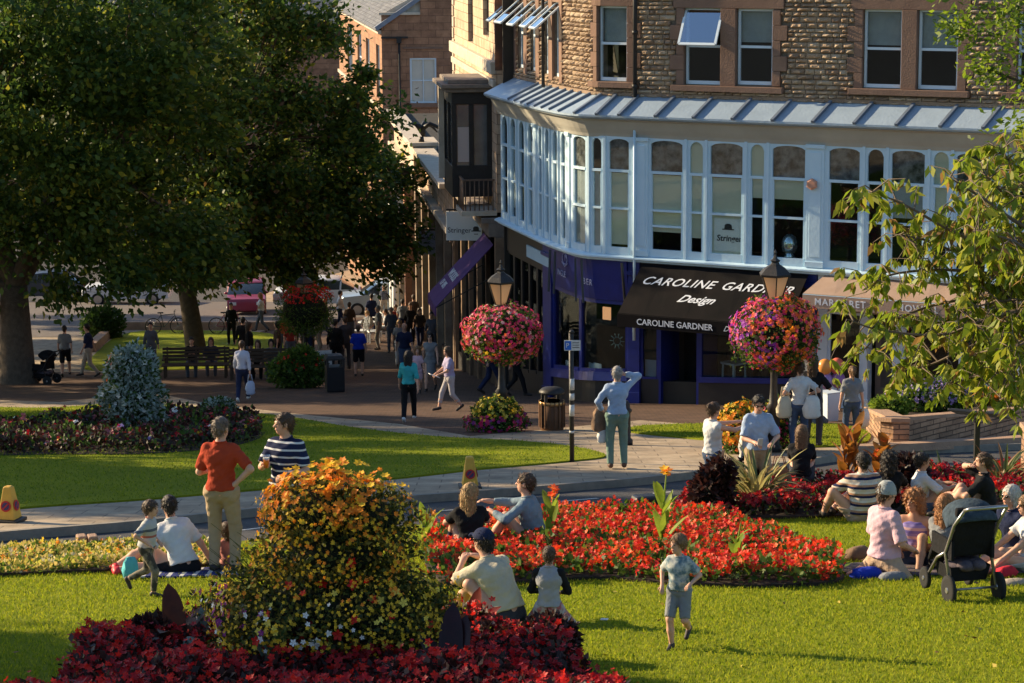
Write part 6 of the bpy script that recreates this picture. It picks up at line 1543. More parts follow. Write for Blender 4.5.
# ------------------------------------------------------------ people: one continuous implicit body each, with clothes as shells
class SDF:
    def __init__(s, lo, hi, h, k=.035):
        s.h = h; s.lo = np.array(lo, float); s.n = np.ceil((np.array(hi)-s.lo)/h).astype(int)+1; s.k = k
        s.F = np.full(s.n, 1.0)
        s.ax = [s.lo[i]+h*np.arange(s.n[i]) for i in range(3)]
    def sub(s, lo, hi):
        a = np.clip(((np.array(lo)-s.lo)/s.h).astype(int), 0, s.n-1); c = np.clip(np.ceil((np.array(hi)-s.lo)/s.h).astype(int)+1, 1, s.n)
        sl = tuple(slice(i, j) for i, j in zip(a, c)); g = np.meshgrid(*[s.ax[i][sl[i]] for i in range(3)], indexing='ij', sparse=True)
        return sl, g
    def comb(s, sl, d, k):
        A = s.F[sl]
        if A.size == 0: return
        h_ = np.maximum(k-np.abs(A-d), 0)/k; s.F[sl] = np.minimum(A, d)-h_*h_*k*.25
    def cap(s, a, b, ra, rb=None, k=None, cut=False, flat=1.0):
        k = k or s.k; rb = ra if rb is None else rb; a = np.array(a, float); b = np.array(b, float); r = max(ra, rb)+.06
        sl, g = s.sub(np.minimum(a, b)-r, np.maximum(a, b)+r)
        ab = b-a; L2_ = (ab**2).sum()+1e-9
        p = [g[i]-a[i] for i in range(3)]
        t_ = (p[0]*ab[0]+p[1]*ab[1]+p[2]*ab[2])/L2_; t = np.clip(t_, 0, 1)
        d = np.sqrt((p[0]-ab[0]*t)**2+(p[1]-ab[1]*t)**2+(p[2]-ab[2]*t)**2)-(ra+(rb-ra)*t)
        if cut: d = np.maximum(d, (t_-1)*math.sqrt(L2_))
        s.comb(sl, d, k)
    def ell(s, c, r, R=None, k=None):
        k = k or s.k; c = np.array(c, float); r = np.array(r, float); m_ = r.max()+.06
        sl, g = s.sub(c-m_, c+m_); p = [g[i]-c[i] for i in range(3)]
        if R is not None: p = [R[0][i]*p[0]+R[1][i]*p[1]+R[2][i]*p[2] for i in range(3)]
        k0 = np.sqrt((p[0]/r[0])**2+(p[1]/r[1])**2+(p[2]/r[2])**2); k1 = np.sqrt((p[0]/r[0]**2)**2+(p[1]/r[1]**2)**2+(p[2]/r[2]**2)**2)+1e-9
        s.comb(sl, k0*(k0-1)/k1, k)
    def plane(s, p, n):
        """keep the side where (x-p).n < 0"""
        g = np.meshgrid(*s.ax, indexing='ij', sparse=True); s.F = np.maximum(s.F, sum((g[i]-p[i])*n[i] for i in range(3)))
    def carve(s, c, r):
        g = np.meshgrid(*s.ax, indexing='ij', sparse=True); k0 = np.sqrt(sum(((g[i]-c[i])/r[i])**2 for i in range(3)))
        s.F = np.maximum(s.F, -(k0-1)*min(r))
    def mesh(s):
        F = s.F; h = s.h; ins = F < 0
        n = np.array(F.shape); c = np.zeros(tuple(n-1), int)
        for i in (0, 1):
            for j in (0, 1):
                for k in (0, 1): c += ins[i:n[0]-1+i, j:n[1]-1+j, k:n[2]-1+k]
        act = (c > 0) & (c < 8); I = np.argwhere(act); idm = np.full(tuple(n-1), -1); idm[act] = np.arange(len(I))
        pos = np.zeros((len(I), 3)); cnt = np.zeros(len(I))
        cor = [(i, j, k) for i in (0, 1) for j in (0, 1) for k in (0, 1)]
        for a in cor:
            for ax in range(3):
                if a[ax]: continue
                b_ = list(a); b_[ax] = 1
                va = F[I[:, 0]+a[0], I[:, 1]+a[1], I[:, 2]+a[2]]; vb = F[I[:, 0]+b_[0], I[:, 1]+b_[1], I[:, 2]+b_[2]]
                cr = (va < 0) != (vb < 0); t = np.where(cr, va/(va-vb+1e-12*(va == vb)), 0)
                q = np.array(a, float)[None].repeat(len(I), 0); q[:, ax] += t; pos += q*cr[:, None]; cnt += cr
        V = s.lo+(I+pos/np.maximum(cnt, 1)[:, None])*h
        faces = []
        for ax in range(3):
            o1, o2 = [(1, 2), (2, 0), (0, 1)][ax]
            sl0 = [slice(None)]*3; sl1 = [slice(None)]*3; sl0[ax] = slice(0, -1); sl1[ax] = slice(1, None)
            A = ins[tuple(sl0)]; B = ins[tuple(sl1)]; E = np.argwhere(A != B)
            ok = (E[:, o1] > 0) & (E[:, o2] > 0) & (E[:, o1] < n[o1]-1) & (E[:, o2] < n[o2]-1); E = E[ok]
            if not len(E): continue
            sg = A[E[:, 0], E[:, 1], E[:, 2]]
            def g(d1, d2):
                q = E.copy(); q[:, o1] -= d1; q[:, o2] -= d2; return idm[q[:, 0], q[:, 1], q[:, 2]]
            f = np.stack([g(1, 1), g(0, 1), g(0, 0), g(1, 0)], 1); f[~sg] = f[~sg][:, ::-1]; faces.append(f)
        return V, np.vstack(faces) if faces else np.zeros((0, 4), int)

def v3(*a): return np.array(a, float)
def nrm(v): return v/(np.linalg.norm(v)+1e-9)
def ik(a, tgt, l1, l2, pole):
    d = tgt-a; D = np.linalg.norm(d); D2 = min(D, (l1+l2)*.995); u = d/(D+1e-9); x = (l1*l1-l2*l2+D2*D2)/(2*D2); hgt = math.sqrt(max(0, l1*l1-x*x))
    p = pole-u*pole.dot(u); p = nrm(p); return a+u*x+p*hgt, a+u*D2
POSES = {
 'stand': dict(pel=(0, 0, .93), lean=(0, 0), wr=((-.27, .02, .80), (.27, .02, .80)), an=((-.11, 0, .08), (.12, .02, .08))),
 'walk': dict(pel=(0, 0, .91), lean=(.06, 0), wr=((-.25, .20, .86), (.25, -.16, .84)), an=((-.08, -.30, .14), (.09, .28, .08))),
 'run': dict(pel=(0, 0, .90), lean=(.16, 0), wr=((-.20, .28, 1.12), (.24, -.20, 1.08)), an=((-.08, -.42, .36), (.08, .26, .10))),
 'sit': dict(pel=(0, 0, .10), lean=(-.1, 0), wr=((-.12, .42, .42), (.12, .42, .42)), an=((-.14, .50, .06), (.14, .52, .06))),
 'sit_legs_out': dict(pel=(0, 0, .10), lean=(-.28, 0), wr=((-.3, -.26, .05), (.3, -.26, .05)), an=((-.1, .80, .07), (.1, .82, .07))),
 'kneel': dict(pel=(0, 0, .24), lean=(.05, 0), wr=((-.16, .26, .34), (.16, .26, .34)), an=((-.12, -.16, .06), (.12, -.16, .06)), kp=((-.15, .4, 0), (.15, .4, 0)), toes=-1),
 'chair': dict(pel=(0, 0, .50), lean=(.05, 0), wr=((-.15, .34, .62), (.15, .34, .62)), an=((-.12, .40, .08), (.12, .42, .08))),
}
SKIN = [mat('skin_fair', (.62, .36, .25), .55, (.56, .30, .20), 7), mat('skin_tanned', (.50, .27, .17), .55, (.44, .23, .14), 7), mat('skin_deep', (.28, .15, .09), .55, (.24, .12, .07), 7)]
eyem = mat('dark_eye', (.02, .015, .012), .2); lipm = mat('lip_tone', (.38, .13, .10), .6)
def hairmat(n_, c): return mat('hair_'+n_, c, .6, tuple(x*.55 for x in c), 26, .6, 60, spec=.4)
HAIR = dict(brown=hairmat('brown', (.09, .05, .028)), dark=hairmat('dark', (.022, .016, .013)), blonde=hairmat('blonde', (.42, .25, .10)), grey=hairmat('grey', (.38, .35, .32)), greybrown=hairmat('grey_brown', (.17, .12, .09)), ginger=hairmat('ginger', (.40, .17, .06)), light=hairmat('light_brown', (.22, .12, .055)), white=hairmat('white', (.6, .57, .52)))
HAIR_L = dict(brown=hairmat('brown_light', (.16, .095, .05)), dark=hairmat('dark_light', (.05, .038, .03)), blonde=hairmat('blonde_light', (.60, .42, .20)), ginger=hairmat('ginger_light', (.55, .28, .11)), light=hairmat('lightbrown_light', (.36, .22, .11)), greybrown=hairmat('greybrown_light', (.28, .22, .18)))
def cloth(n_, c, c2=None, sc=5): return mat('cloth_'+n_, c, .9, c2 or tuple(x*.80 for x in c), sc, 1.2, 11, spec=.15)
def stripes(name, cols, axis=2, per=.09, off=0, cuts=None):
    m = bpy.data.materials.new(name); m.use_nodes = True; N = m.node_tree.nodes; L = m.node_tree.links; P = N['Principled BSDF']; P.inputs['Roughness'].default_value = .9; P.inputs['Specular IOR Level'].default_value = .1
    tc = N.new('ShaderNodeTexCoord'); sp = N.new('ShaderNodeSeparateXYZ'); L.new(tc.outputs['Object'], sp.inputs[0])
    d = N.new('ShaderNodeMath'); d.operation = 'MULTIPLY_ADD'; L.new(sp.outputs[axis], d.inputs[0]); d.inputs[1].default_value = 1/per; d.inputs[2].default_value = 50+off
    f = N.new('ShaderNodeMath'); f.operation = 'FRACT'; L.new(d.outputs[0], f.inputs[0])
    r = N.new('ShaderNodeValToRGB'); r.color_ramp.interpolation = 'CONSTANT'; n = len(cols); cuts = cuts or [i/n for i in range(n)]
    while len(r.color_ramp.elements) < n: r.color_ramp.elements.new(.5)
    for i, e in enumerate(r.color_ramp.elements): e.position = cuts[i]; e.color = (*cols[i], 1)
    L.new(f.outputs[0], r.inputs[0]); L.new(r.outputs[0], P.inputs['Base Color']); MATS[name] = m; return m
shoe_d = mat('dark_shoe', (.035, .028, .024), .6); shoe_w = mat('white_shoe', (.6, .6, .58), .6)
lensm = mat('sunglass_lens', (.012, .010, .010), .1, spec=.9)

def person(loc, face, H, pose='stand', shirt=None, sleeve=.5, pants=None, plen=1.0, skirt=None, shoes=shoe_d, hair='brown', hstyle='short', skin=0, hat=None, glasses=False, sleeve_mat=None,
           label='', group=None, vox=None, head=(0, 0), over=None, strap=False, loose=0, w=1.0, kid=False, parts_detail=True):
    """face: heading of the body in the ground plane (0 = looking along +X, pi/2 = away from the camera)"""
    r = empty('person', loc, face-PI/2, label, 'person', group)
    S_ = H/1.75; r.scale = (1, 1, 1)
    ps = dict(POSES[pose]); 
    if over: ps.update(over)
    dist = Vector(loc).y
    vx = (vox or max(.011, dist*.00042))/S_
    P0 = v3(*ps['pel']); pitch, roll = ps['lean']
    up = nrm(v3(math.sin(roll), math.sin(pitch), math.cos(pitch)*math.cos(roll))); tw = ps.get('twist', 0)
    side = nrm(np.cross(v3(-math.sin(tw), math.cos(tw), 0), up)); fwd = np.cross(up, side)
    hips = [P0+v3(-.09, 0, -.02), P0+v3(.09, 0, -.02)]
    if pose in ('stand', 'walk', 'run'): pass
    Wm = P0+up*.18+fwd*(-.02 if pose.startswith('sit') else .01); C = P0+up*.36-fwd*.0; Nk = P0+up*.53-fwd*.005
    if pose.startswith('sit') or pose == 'chair': C = C+v3(0, .02, 0); Nk = Nk+v3(0, .05, 0)
    kw = .88 if kid else 1.0
    sh = [P0+up*.455-side*.148*w*kw+(Nk-(P0+up*.53-fwd*.005)), P0+up*.455+side*.148*w*kw+(Nk-(P0+up*.53-fwd*.005))]
    fr = lambda q: q    # targets are given in body space
    ep = ps.get('ep', ((-.5, -.6, -.2), (.5, -.6, -.2)))
    el, wr = [], []
    for i in (0, 1):
        t = v3(*ps['wr'][i]); e_, w_ = ik(sh[i], t, .285, .25, v3(*ep[i])); el.append(e_); wr.append(w_)
    kp = ps.get('kp', ((-.12, 1, .25), (.12, 1, .25)))
    kn, an = [], []
    for i in (0, 1):
        k_, a_ = ik(hips[i], v3(*ps['an'][i]), .43, .42, v3(*kp[i])); kn.append(k_); an.append(a_)
    toes = []
    td = ps.get('toes', 1)
    for i in (0, 1):
        s_ = (an[i]-kn[i]); pitchf = nrm(s_)
        f = v3(.03*(-1 if i == 0 else 1), 1*td, 0)
        if pose in ('run',) and i == 0: f = v3(0, .35, -1)
        if pose in ('sit_legs_out',): f = v3(.25*(-1 if i == 0 else 1), .35, .9)
        if pose == 'walk' and i == 0: f = v3(0, .8, -.45)
        toes.append(an[i]+nrm(f)*.15+(v3(0, 0, -.035) if pose not in ('run', 'sit_legs_out') or i == 1 and pose == 'run' else v3(0, 0, 0)))
    hs = 1.22 if kid else 1.0
    yaw, hp = head
    # head frame
    hd_f = v3(-math.sin(tw+yaw)*math.cos(hp), math.cos(tw+yaw)*math.cos(hp), math.sin(hp)); hd_u = nrm(np.cross(nrm(np.cross(hd_f, v3(0, 0, 1))), hd_f)); hd_s = np.cross(hd_f, hd_u)
    Hc = Nk+nrm(hd_u*.7+up*.5)*(.165*(.5+.5*hs))+hd_f*.025
    R = [hd_s, hd_f, hd_u]           # columns
    Rm = np.array(R).T
    hl = lambda x, y, z: Hc+(Rm@v3(x, y, z))*hs
    allp = np.array([P0, Nk, Hc, Hc+v3(0, 0, .13*hs)]+sh+el+wr+kn+an+toes)
    lo = allp.min(0)-.20; hi = allp.max(0)+.20
    B = SDF(lo, hi, vx, .04)
    sk = SKIN[skin]
    bw = w
    # torso
    B.cap(hips[0]*.9+P0*.1+v3(0, 0, .01), hips[1]*.9+P0*.1+v3(0, 0, .01), .098*bw); B.cap(P0+up*.02, Wm, .105*bw, .098*bw, k=.07); B.cap(Wm, C, .098*bw, .105*bw, k=.07)
    B.cap(C-side*.065*bw, C+side*.065*bw, .098*bw, k=.07); B.cap(sh[0]*.8+sh[1]*.2-up*.03, sh[1]*.8+sh[0]*.2-up*.03, .058, k=.06)
    [B.cap(Nk-up*.03, sh[i_], .036, .034, k=.05) for i_ in (0, 1)]
    B.cap(Nk-up*.04, Hc-(hd_u*.05)*hs, .056, .052, k=.045)
    for i in (0, 1):
        B.cap(sh[i], el[i], .050*(.5+.5*bw), .038, k=.04); B.cap(el[i], wr[i], .039, .026, k=.02); B.cap(hips[i], kn[i], .085*bw, .056, k=.05); B.cap(kn[i], kn[i]*.55+an[i]*.45, .056, .055, k=.03); B.cap(kn[i]*.55+an[i]*.45, an[i], .055, .038, k=.03)
        B.cap(an[i]+v3(0, 0, -.015)-nrm(toes[i]-an[i])*.03, toes[i], .036, .028, k=.03)
    # head
    B.ell(hl(0, -.008, .022), np.array([.074, .094, .092])*hs, Rm, k=.02); B.ell(hl(0, .028, -.048), np.array([.054, .060, .062])*hs, Rm, k=.035); B.ell(hl(0, .055, -.088), np.array([.026, .024, .022])*hs, Rm, k=.03)
    B.cap(hl(0, .086, .004), hl(0, .108, -.026), .009*hs, .014*hs, k=.014); B.cap(hl(-.03, .083, .022), hl(.03, .083, .022), .010*hs, k=.02)
    B.ell(hl(-.077, -.008, -.012), np.array([.010, .020, .032])*hs, Rm, k=.01); B.ell(hl(.077, -.008, -.012), np.array([.010, .020, .032])*hs, Rm, k=.01)
    B.cap(hl(-.018, .088, -.058), hl(.018, .088, -.058), .007*hs, k=.012)
    # palms
    hands = []
    curl = ps.get('curl', (.35, .35))
    for i in (0, 1):
        dr = nrm(wr[i]-el[i]); hd = ps.get('hdir', (None, None))[i]
        if hd is not None: dr = nrm(v3(*hd))
        ac = nrm(np.cross(dr, v3(0, 0, 1)) if abs(dr[2]) < .9 else v3(0, 1, 0)); 
        if abs(dr[2]) >= .9: ac = nrm(ac-dr*ac.dot(dr))
        pn = np.cross(ac, dr)       # bends towards +-pn
        if pn[2] > 0 and abs(dr[2]) < .9: pn = -pn
        if abs(dr[2]) >= .9: pn = v3(1 if i == 0 else -1, 0, 0)
        B.cap(wr[i], wr[i]+dr*.03, .026, .025, k=.02)
        for q in (-.6, .6): B.cap(wr[i]+dr*.03+ac*q*.02, wr[i]+dr*.082+ac*q*.034, .020, .018, k=.02)
        hands.append((wr[i]+dr*.09, dr, ac, pn))
    V, F = B.mesh()
    mb = MB(); mb.v = [tuple(x) for x in V]; mb.f = [list(map(int, f)) for f in F]; mb.m = [0]*len(F); mb.sm = [True]*len(F); mb.uv = [None]*len(F)
    if dist < 62:
        for i, (pb, dr, ac, pn) in enumerate(hands):
            c_ = curl[i]
            for q, L_ in ((-1.5, .065), (-.5, .075), (.5, .072), (1.5, .056)):
                a = pb-dr*.015+ac*q*.017; b1 = a+nrm(dr+pn*c_*.5)*L_*.55; b2 = b1+nrm(dr+pn*c_*2.2)*L_*.5
                mb.tube([a, b1, b2], [.0098, .0090, .0065], 6)
            sgn = 1 if (ac.dot(v3(0, 1, .3)) > 0) else -1
            a = pb-dr*.06+ac*sgn*.022; b1 = a+nrm(ac*sgn+dr*.7+pn*.3)*.035; mb.tube([a, b1, b1+nrm(dr+ac*sgn*.2+pn*.5)*.032], [.0125, .0105, .008], 6)
    if not glasses:
        mb.mi = 1
        for q in (-1, 1): mb.ball(tuple(hl(q*.030, .0845, .006)), .0085*hs, 8, 6)
        mb.mi = 0
    mb.mi = 2; mb.tube([hl(-.022, .088, -.060), hl(0, .0955, -.060), hl(.022, .088, -.060)], .0052*hs, 6); mb.mi = 0
    SM = Matrix.Scale(S_, 4)
    def fin(o): o.data.transform(SM); par(o, r); return o
    fin(mb.build('body', [sk, eyem, lipm]))
    def shell(name, build, mm, k=.04, pad=0, h=None):
        q = SDF(lo-pad, hi+pad, h or vx, k); build(q); V, F = q.mesh()
        if len(F) == 0: return None
        ph = (H*37+px_seed) % 6.28; cdir = V-np.array((P0+C)/2); cdir /= np.linalg.norm(cdir, axis=1, keepdims=True)+1e-9
        V = V+cdir*(.0055*np.sin(V[:, 2]*34+V[:, 0]*19+ph)*np.sin(V[:, 0]*23-V[:, 1]*17+ph)+.003*np.sin(V[:, 2]*71-V[:, 0]*47+ph*2))[:, None]
        return fin(mesh_np(name, V, F, mm, None, smooth=True))
    px_seed = loc[0]*3.1
    if shirt is not None:
        hem = ps.get('hem', .02 if not pose.startswith('sit') else .03)
        def bs(q, part=None):
            g_ = .016+loose
            if part: 
                i = part-1; sg_ = -1 if i == 0 else 1; q.cap(Nk-up*.055+side*sg_*.055, sh[i], .052, .064, k=.03); q.cap(sh[i], el[i], .064, .052, k=.03); q.cap(el[i], wr[i], .048, .036, k=.02, cut=True); return
            q.cap(P0+up*(hem-.03)-side*.055*bw, P0+up*(hem-.03)+side*.055*bw, .112*bw+g_); q.cap(P0+up*.02, Wm, .112*bw+g_, .102*bw+g_, k=.08); q.cap(Wm, C, .102*bw+g_, .106*bw+g_, k=.08)
            q.cap(C-side*.065*bw, C+side*.065*bw, .102*bw+g_*.8, k=.07)
            if not strap: q.cap(sh[0]*.8+sh[1]*.2-up*.03, sh[1]*.8+sh[0]*.2-up*.03, .062+g_*.8, k=.06); q.cap(Nk-up*.05, Nk-up*.01, .062, .056, k=.04); [q.cap(Nk-up*.035, sh[i_]+up*.012, .040+g_*.5, .036+g_*.5, k=.05) for i_ in (0, 1)]
            q.plane(P0+up*hem, -up)
            if strap: q.plane(P0+up*.44, up)
            else: q.plane(Nk+up*.012+fwd*.0, nrm(up+fwd*.35))
            if sleeve > 0 and (not sleeve_mat or part):
                for i in (0, 1):
                    t = min(1, sleeve/.5); q.cap(sh[i], sh[i]+(el[i]-sh[i])*t, .051+g_*.5, .056+g_*.6 if sleeve < .6 else .043+g_*.6, k=.04, cut=sleeve <= .5)
                    if sleeve > .5: q.cap(el[i], el[i]+(wr[i]-el[i])*(sleeve-.5)*2, .047+g_*.5, .036+g_*.5, k=.02, cut=True)
        shell('shirt', bs, shirt)
        if sleeve_mat: [shell('sleeve', lambda q, n_=n_: bs(q, n_), sleeve_mat) for n_ in (1, 2)]
        if not strap and dist < 46 and sleeve > 0:
            b = MB(); pts = [Nk+up*.018+(side*math.cos(a*PI/8)*.066+fwd*math.sin(a*PI/8)*.066)-up*.022*max(0, math.sin(a*PI/8)) for a in range(17)]; b.tube(pts, .010, 6); fin(b.build('collar', shirt))
    if pants is not None:
        def bp(q):
            q.cap(hips[0]*.9+P0*.1+v3(0, 0, .01), hips[1]*.9+P0*.1+v3(0, 0, .01), .108*bw); q.cap(P0, P0+up*.09, .112*bw, .108*bw)
            for i in (0, 1):
                if plen <= .5: q.cap(hips[i], hips[i]+(kn[i]-hips[i])*plen*2, .098*bw, .098-.016*plen*2, k=.05, cut=True)
                else:
                    q.cap(hips[i], kn[i], .097*bw, .070, k=.05); e = kn[i]+(an[i]-kn[i])*(plen-.5)*2; q.cap(kn[i], e, .070, .056, k=.03, cut=True)
            q.plane(P0+up*.10, up)
        shell('trousers' if plen > .5 else 'shorts', bp, pants)
    if skirt is not None:
        mm, ln_ = skirt
        def bk(q):
            mid = (kn[0]+kn[1])/2; e = P0+(mid-P0)*ln_
            q.cap(hips[0], hips[1], .115*bw); q.cap(P0+up*.12, P0, .105, .12, k=.05); q.cap(P0, e, .13, .17, k=.05, cut=True)
        shell('skirt', bk, mm)
    if shoes is not None:
        for i in (0, 1):
            def bsh(q, i=i):
                f = nrm(toes[i]-an[i]); q.cap(an[i]+v3(0, 0, -.02)-f*.035, toes[i]+f*.01, .044, .036, k=.02); q.cap(an[i], an[i]-nrm(an[i]-kn[i])*.02, .045, k=.02)
                if pose in ('stand', 'walk') and i == 1 or pose == 'stand': q.plane(v3(0, 0, .004), v3(0, 0, -1))
            c = (an[i]+toes[i])/2; q = SDF(c-.17, c+.17, vx, .03); bsh(q); V, F = q.mesh()
            if len(F): fin(mesh_np('shoe', V, F, shoes, None, smooth=True))
    # hair in head space
    hmat = HAIR[hair] if hair else None
    def headshell(name, build, mm, ext, noise=0, h=None):
        q = SDF((-.17, -.26, -ext), (.17, .20, .20), min(vx/hs, .016) if h is None else h, .03); build(q); V, F = q.mesh()
        if not len(F): return
        if noise and hstyle in ('long', 'bob', 'pony'): V = V+(noise*.9*np.sin(V[:, 0]*170+2*np.sin(V[:, 2]*14)+V[:, 1]*60))[:, None]*np.array([.3, -1, 0])
        elif noise: V = V+noise*np.sin(V[:, [2, 0, 1]]*95+V[:, [1, 2, 0]]*60)
        V = (Rm@V.T).T*hs+Hc
        if noise and name == 'hair' and dist < 60 and hstyle != 'none':
            k_ = RNG.integers(len(V), size=700 if hstyle not in ('long', 'curly') else 1300); pts_ = V[k_]; o_ = pts_-Hc; o_ /= np.linalg.norm(o_, axis=1, keepdims=True); dd_ = o_*(.35 if hstyle != 'curly' else .9)+np.array([0, 0, -.75])-0*o_
            fin(tag(leaves('hair_strands', pts_*1.0, .034*hs, [hmat, HAIR_L.get(hair, hmat)], None, dirs=dd_, aspect=.16, jit=.35), kind='stuff'))
        return fin(mesh_np(name, V, F, mm, None, smooth=True))
    if hstyle != 'none' and hmat:
        def bh(q):
            t = (.012 if kid else 0)+dict(short=.005, long=.014, pony=.006, bun=.008, curly=.03, bald=-.004, bob=.016).get(hstyle, 0)
            q.ell((0, -.016, .030), (.079+t, .098+t, .092+t))
            if hstyle == 'bald': q.ell((0, -.04, .0), (.082, .075, .055))
            if hstyle in ('short', 'pony', 'bun', 'bald'): q.cap((0, -.055, -.01), (0, -.060, -.055), .060, .045)
            if hstyle == 'long': q.cap((-.03, -.060, -.02), (-.045, -.085, -.32), .072, .046); q.cap((.03, -.060, -.02), (.045, -.085, -.32), .072, .046); q.cap((-.06, -.01, 0), (-.075, -.02, -.20), .032, .018); q.cap((.06, -.01, 0), (.075, -.02, -.20), .032, .018)
            if hstyle == 'bob': q.cap((0, -.050, 0), (0, -.055, -.11), .078, .068); q.cap((-.065, -.0, 0), (-.07, -.005, -.09), .03, .02); q.cap((.065, 0, 0), (.07, -.005, -.09), .03, .02)
            if hstyle == 'curly': q.cap((0, -.055, 0), (0, -.07, -.15), .095, .085); q.cap((-.07, -.01, 0), (-.085, -.02, -.12), .04, .035); q.cap((.07, -.01, 0), (.085, -.02, -.12), .04, .035)
            if hstyle == 'pony': q.cap((0, -.095, .06), (0, -.145, .03), .030, .030); q.cap((0, -.145, .03), (0, -.155, -.17), .030, .014)
            if hstyle == 'bun': q.ell((0, -.120, .055), (.045, .040, .042))
            q.carve((0, .112, -.030), (.115 if hstyle in ('short', 'pony', 'bun', 'bald') else .072, .095, .088))
            if hstyle in ('short', 'bald', 'pony', 'bun'): q.carve((0, .04, -.09), (.12, .085, .075))
            if hstyle == 'bald': q.carve((0, .05, .10), (.075, .12, .085))
        headshell('hair', bh, hmat, .38, .0035 if hstyle != 'curly' else .009)
    if hat:
        kind, hm = hat
        if kind == 'cap':
            def bc(q):
                q.ell((0, -.012, .045), (.092, .108, .088)); q.plane((0, 0, .03), v3(0, 0, -1)); q.cap((-.03, .09, .036), (.03, .09, .036), .014); q.cap((-.03, .15, .028), (.03, .15, .028), .012); q.cap((0, .09, .036), (0, .15, .028), .018)
            headshell('cap', bc, hm, .1, h=.009)
        else:
            def bc(q):
                q.cap((0, -.012, .03), (0, -.012, .062), .098, .080); q.cap((0, -.012, .0), (0, -.012, .02), .108, .104); q.plane((0, 0, -.004), v3(0, 0, -1)); q.plane((0, 0, .132), v3(0, 0, 1))
            headshell('hat', bc, hm, .1, h=.009)
    if glasses:
        b = MB(); 
        for q in (-1, 1): b.M = Matrix([list(np.append(Rm[i]*hs, Hc[i])) for i in range(3)]+[[0, 0, 0, 1]]); b.ball((q*.033, .092, .006), (.027, .010, .020), 10, 7); b.bar((q*.06, .085, .012), (q*.078, -.01, .012), .006, .006)
        b.bar((-.01, .098, .012), (.01, .098, .012), .006, .006); fin(b.build('sunglasses', lensm))
    M_ = Matrix.Translation(loc) @ Matrix.Rotation(face-PI/2, 4, 'Z') @ SM
    return dict(root=r, wr=[M_@Vector(h_[0]) for h_ in hands], sh=[M_@Vector(x) for x in sh], M=M_, head=M_@Vector(Hc), S=S_)
# ------------------------------------------------------------ the people in the photograph
AW = PI/2      # facing away from the camera
TO = -PI/2     # facing the camera
RI = 0.0; LE = PI
jeans = cloth('denim', (.06, .09, .16)); navy = cloth('navy', (.02, .028, .07)); blackc = cloth('black', (.014, .014, .016)); whitec_ = cloth('white', (.62, .62, .62)); khaki = cloth('khaki', (.42, .31, .19)); greyc = cloth('grey', (.22, .23, .24))
brick = cloth('brick_red', (.42, .055, .022)); teal = cloth('teal', (.05, .40, .42)); skyb = cloth('pale_blue', (.36, .45, .60)); cream_c = cloth('cream', (.56, .50, .36)); pinkc_ = cloth('pale_pink', (.66, .44, .50)); royal = cloth('royal_blue', (.01, .04, .42))
lilacc = cloth('lilac', (.38, .34, .50)); sage = cloth('sage_green', (.17, .25, .20)); tan_ = cloth('tan_shorts', (.50, .36, .25)); greyblue = cloth('grey_blue', (.20, .27, .32)); char = cloth('charcoal', (.05, .05, .06))
polo_st = stripes('navy_white_stripes', [(.018, .024, .06), (.58, .58, .58)], 2, .078, 0, [0, .74]); rugby = stripes('multicolour_stripes', [(.58, .48, .38), (.015, .02, .06), (.40, .22, .14), (.60, .56, .50)], 2, .115, .2, [0, .28, .55, .78])
kidst = stripes('grey_red_stripes', [(.42, .42, .40), (.35, .12, .09), (.42, .42, .40), (.10, .12, .16)], 2, .2, .3, [0, .5, .62, .85])
camo = mat('camo_cloth', (.20, .17, .12), .9, (.05, .045, .035), 11, contrast=.12); tdye = mat('blue_grey_print', (.10, .17, .21), .9, (.45, .46, .42), 15, contrast=.2); band = stripes('blue_pink_pattern', [(.20, .16, .42), (.60, .40, .42), (.30, .24, .50)], 2, .10)
def at(px, py, dz=0): return G(px, py, dz)
road = -.12
blanket = stripes('checked_rug', [(.02, .03, .12), (.5, .5, .5), (.03, .04, .16)], 0, .14)
def rug(px, py, w_, d_, rz, label, mm):
    p = at(px, py); t = math.cos(rz); s_ = math.sin(rz); b = MB(); n = 6; vs = []
    for th in (.012, .03):
        for j in range(n+1):
            for i in range(n+1):
                x, y = (i/n-.5)*w_, (j/n-.5)*d_; X, Y = x*t-y*s_, x*s_+y*t; vs.append((X, Y, gz(p.x+X, p.y+Y)-p.z+th+.008*math.sin(i*2.3+j*1.7)))
    N1 = (n+1)**2; fs = []
    for j in range(n):
        for i in range(n):
            a = j*(n+1)+i; fs += [(a+1, a, a+n+1, a+n+2), (N1+a, N1+a+1, N1+a+n+2, N1+a+n+1)]
    for i in range(n): fs += [(i, i+1, N1+i+1, N1+i), (n*(n+1)+i+1, n*(n+1)+i, N1+n*(n+1)+i, N1+n*(n+1)+i+1), ((i+1)*(n+1), i*(n+1), N1+i*(n+1), N1+(i+1)*(n+1)), (i*(n+1)+n, (i+1)*(n+1)+n, N1+(i+1)*(n+1)+n, N1+i*(n+1)+n)]
    b.add(vs, fs); o = b.build('picnic_rug', mm); o.location = p; return tag(o, label, 'rug')

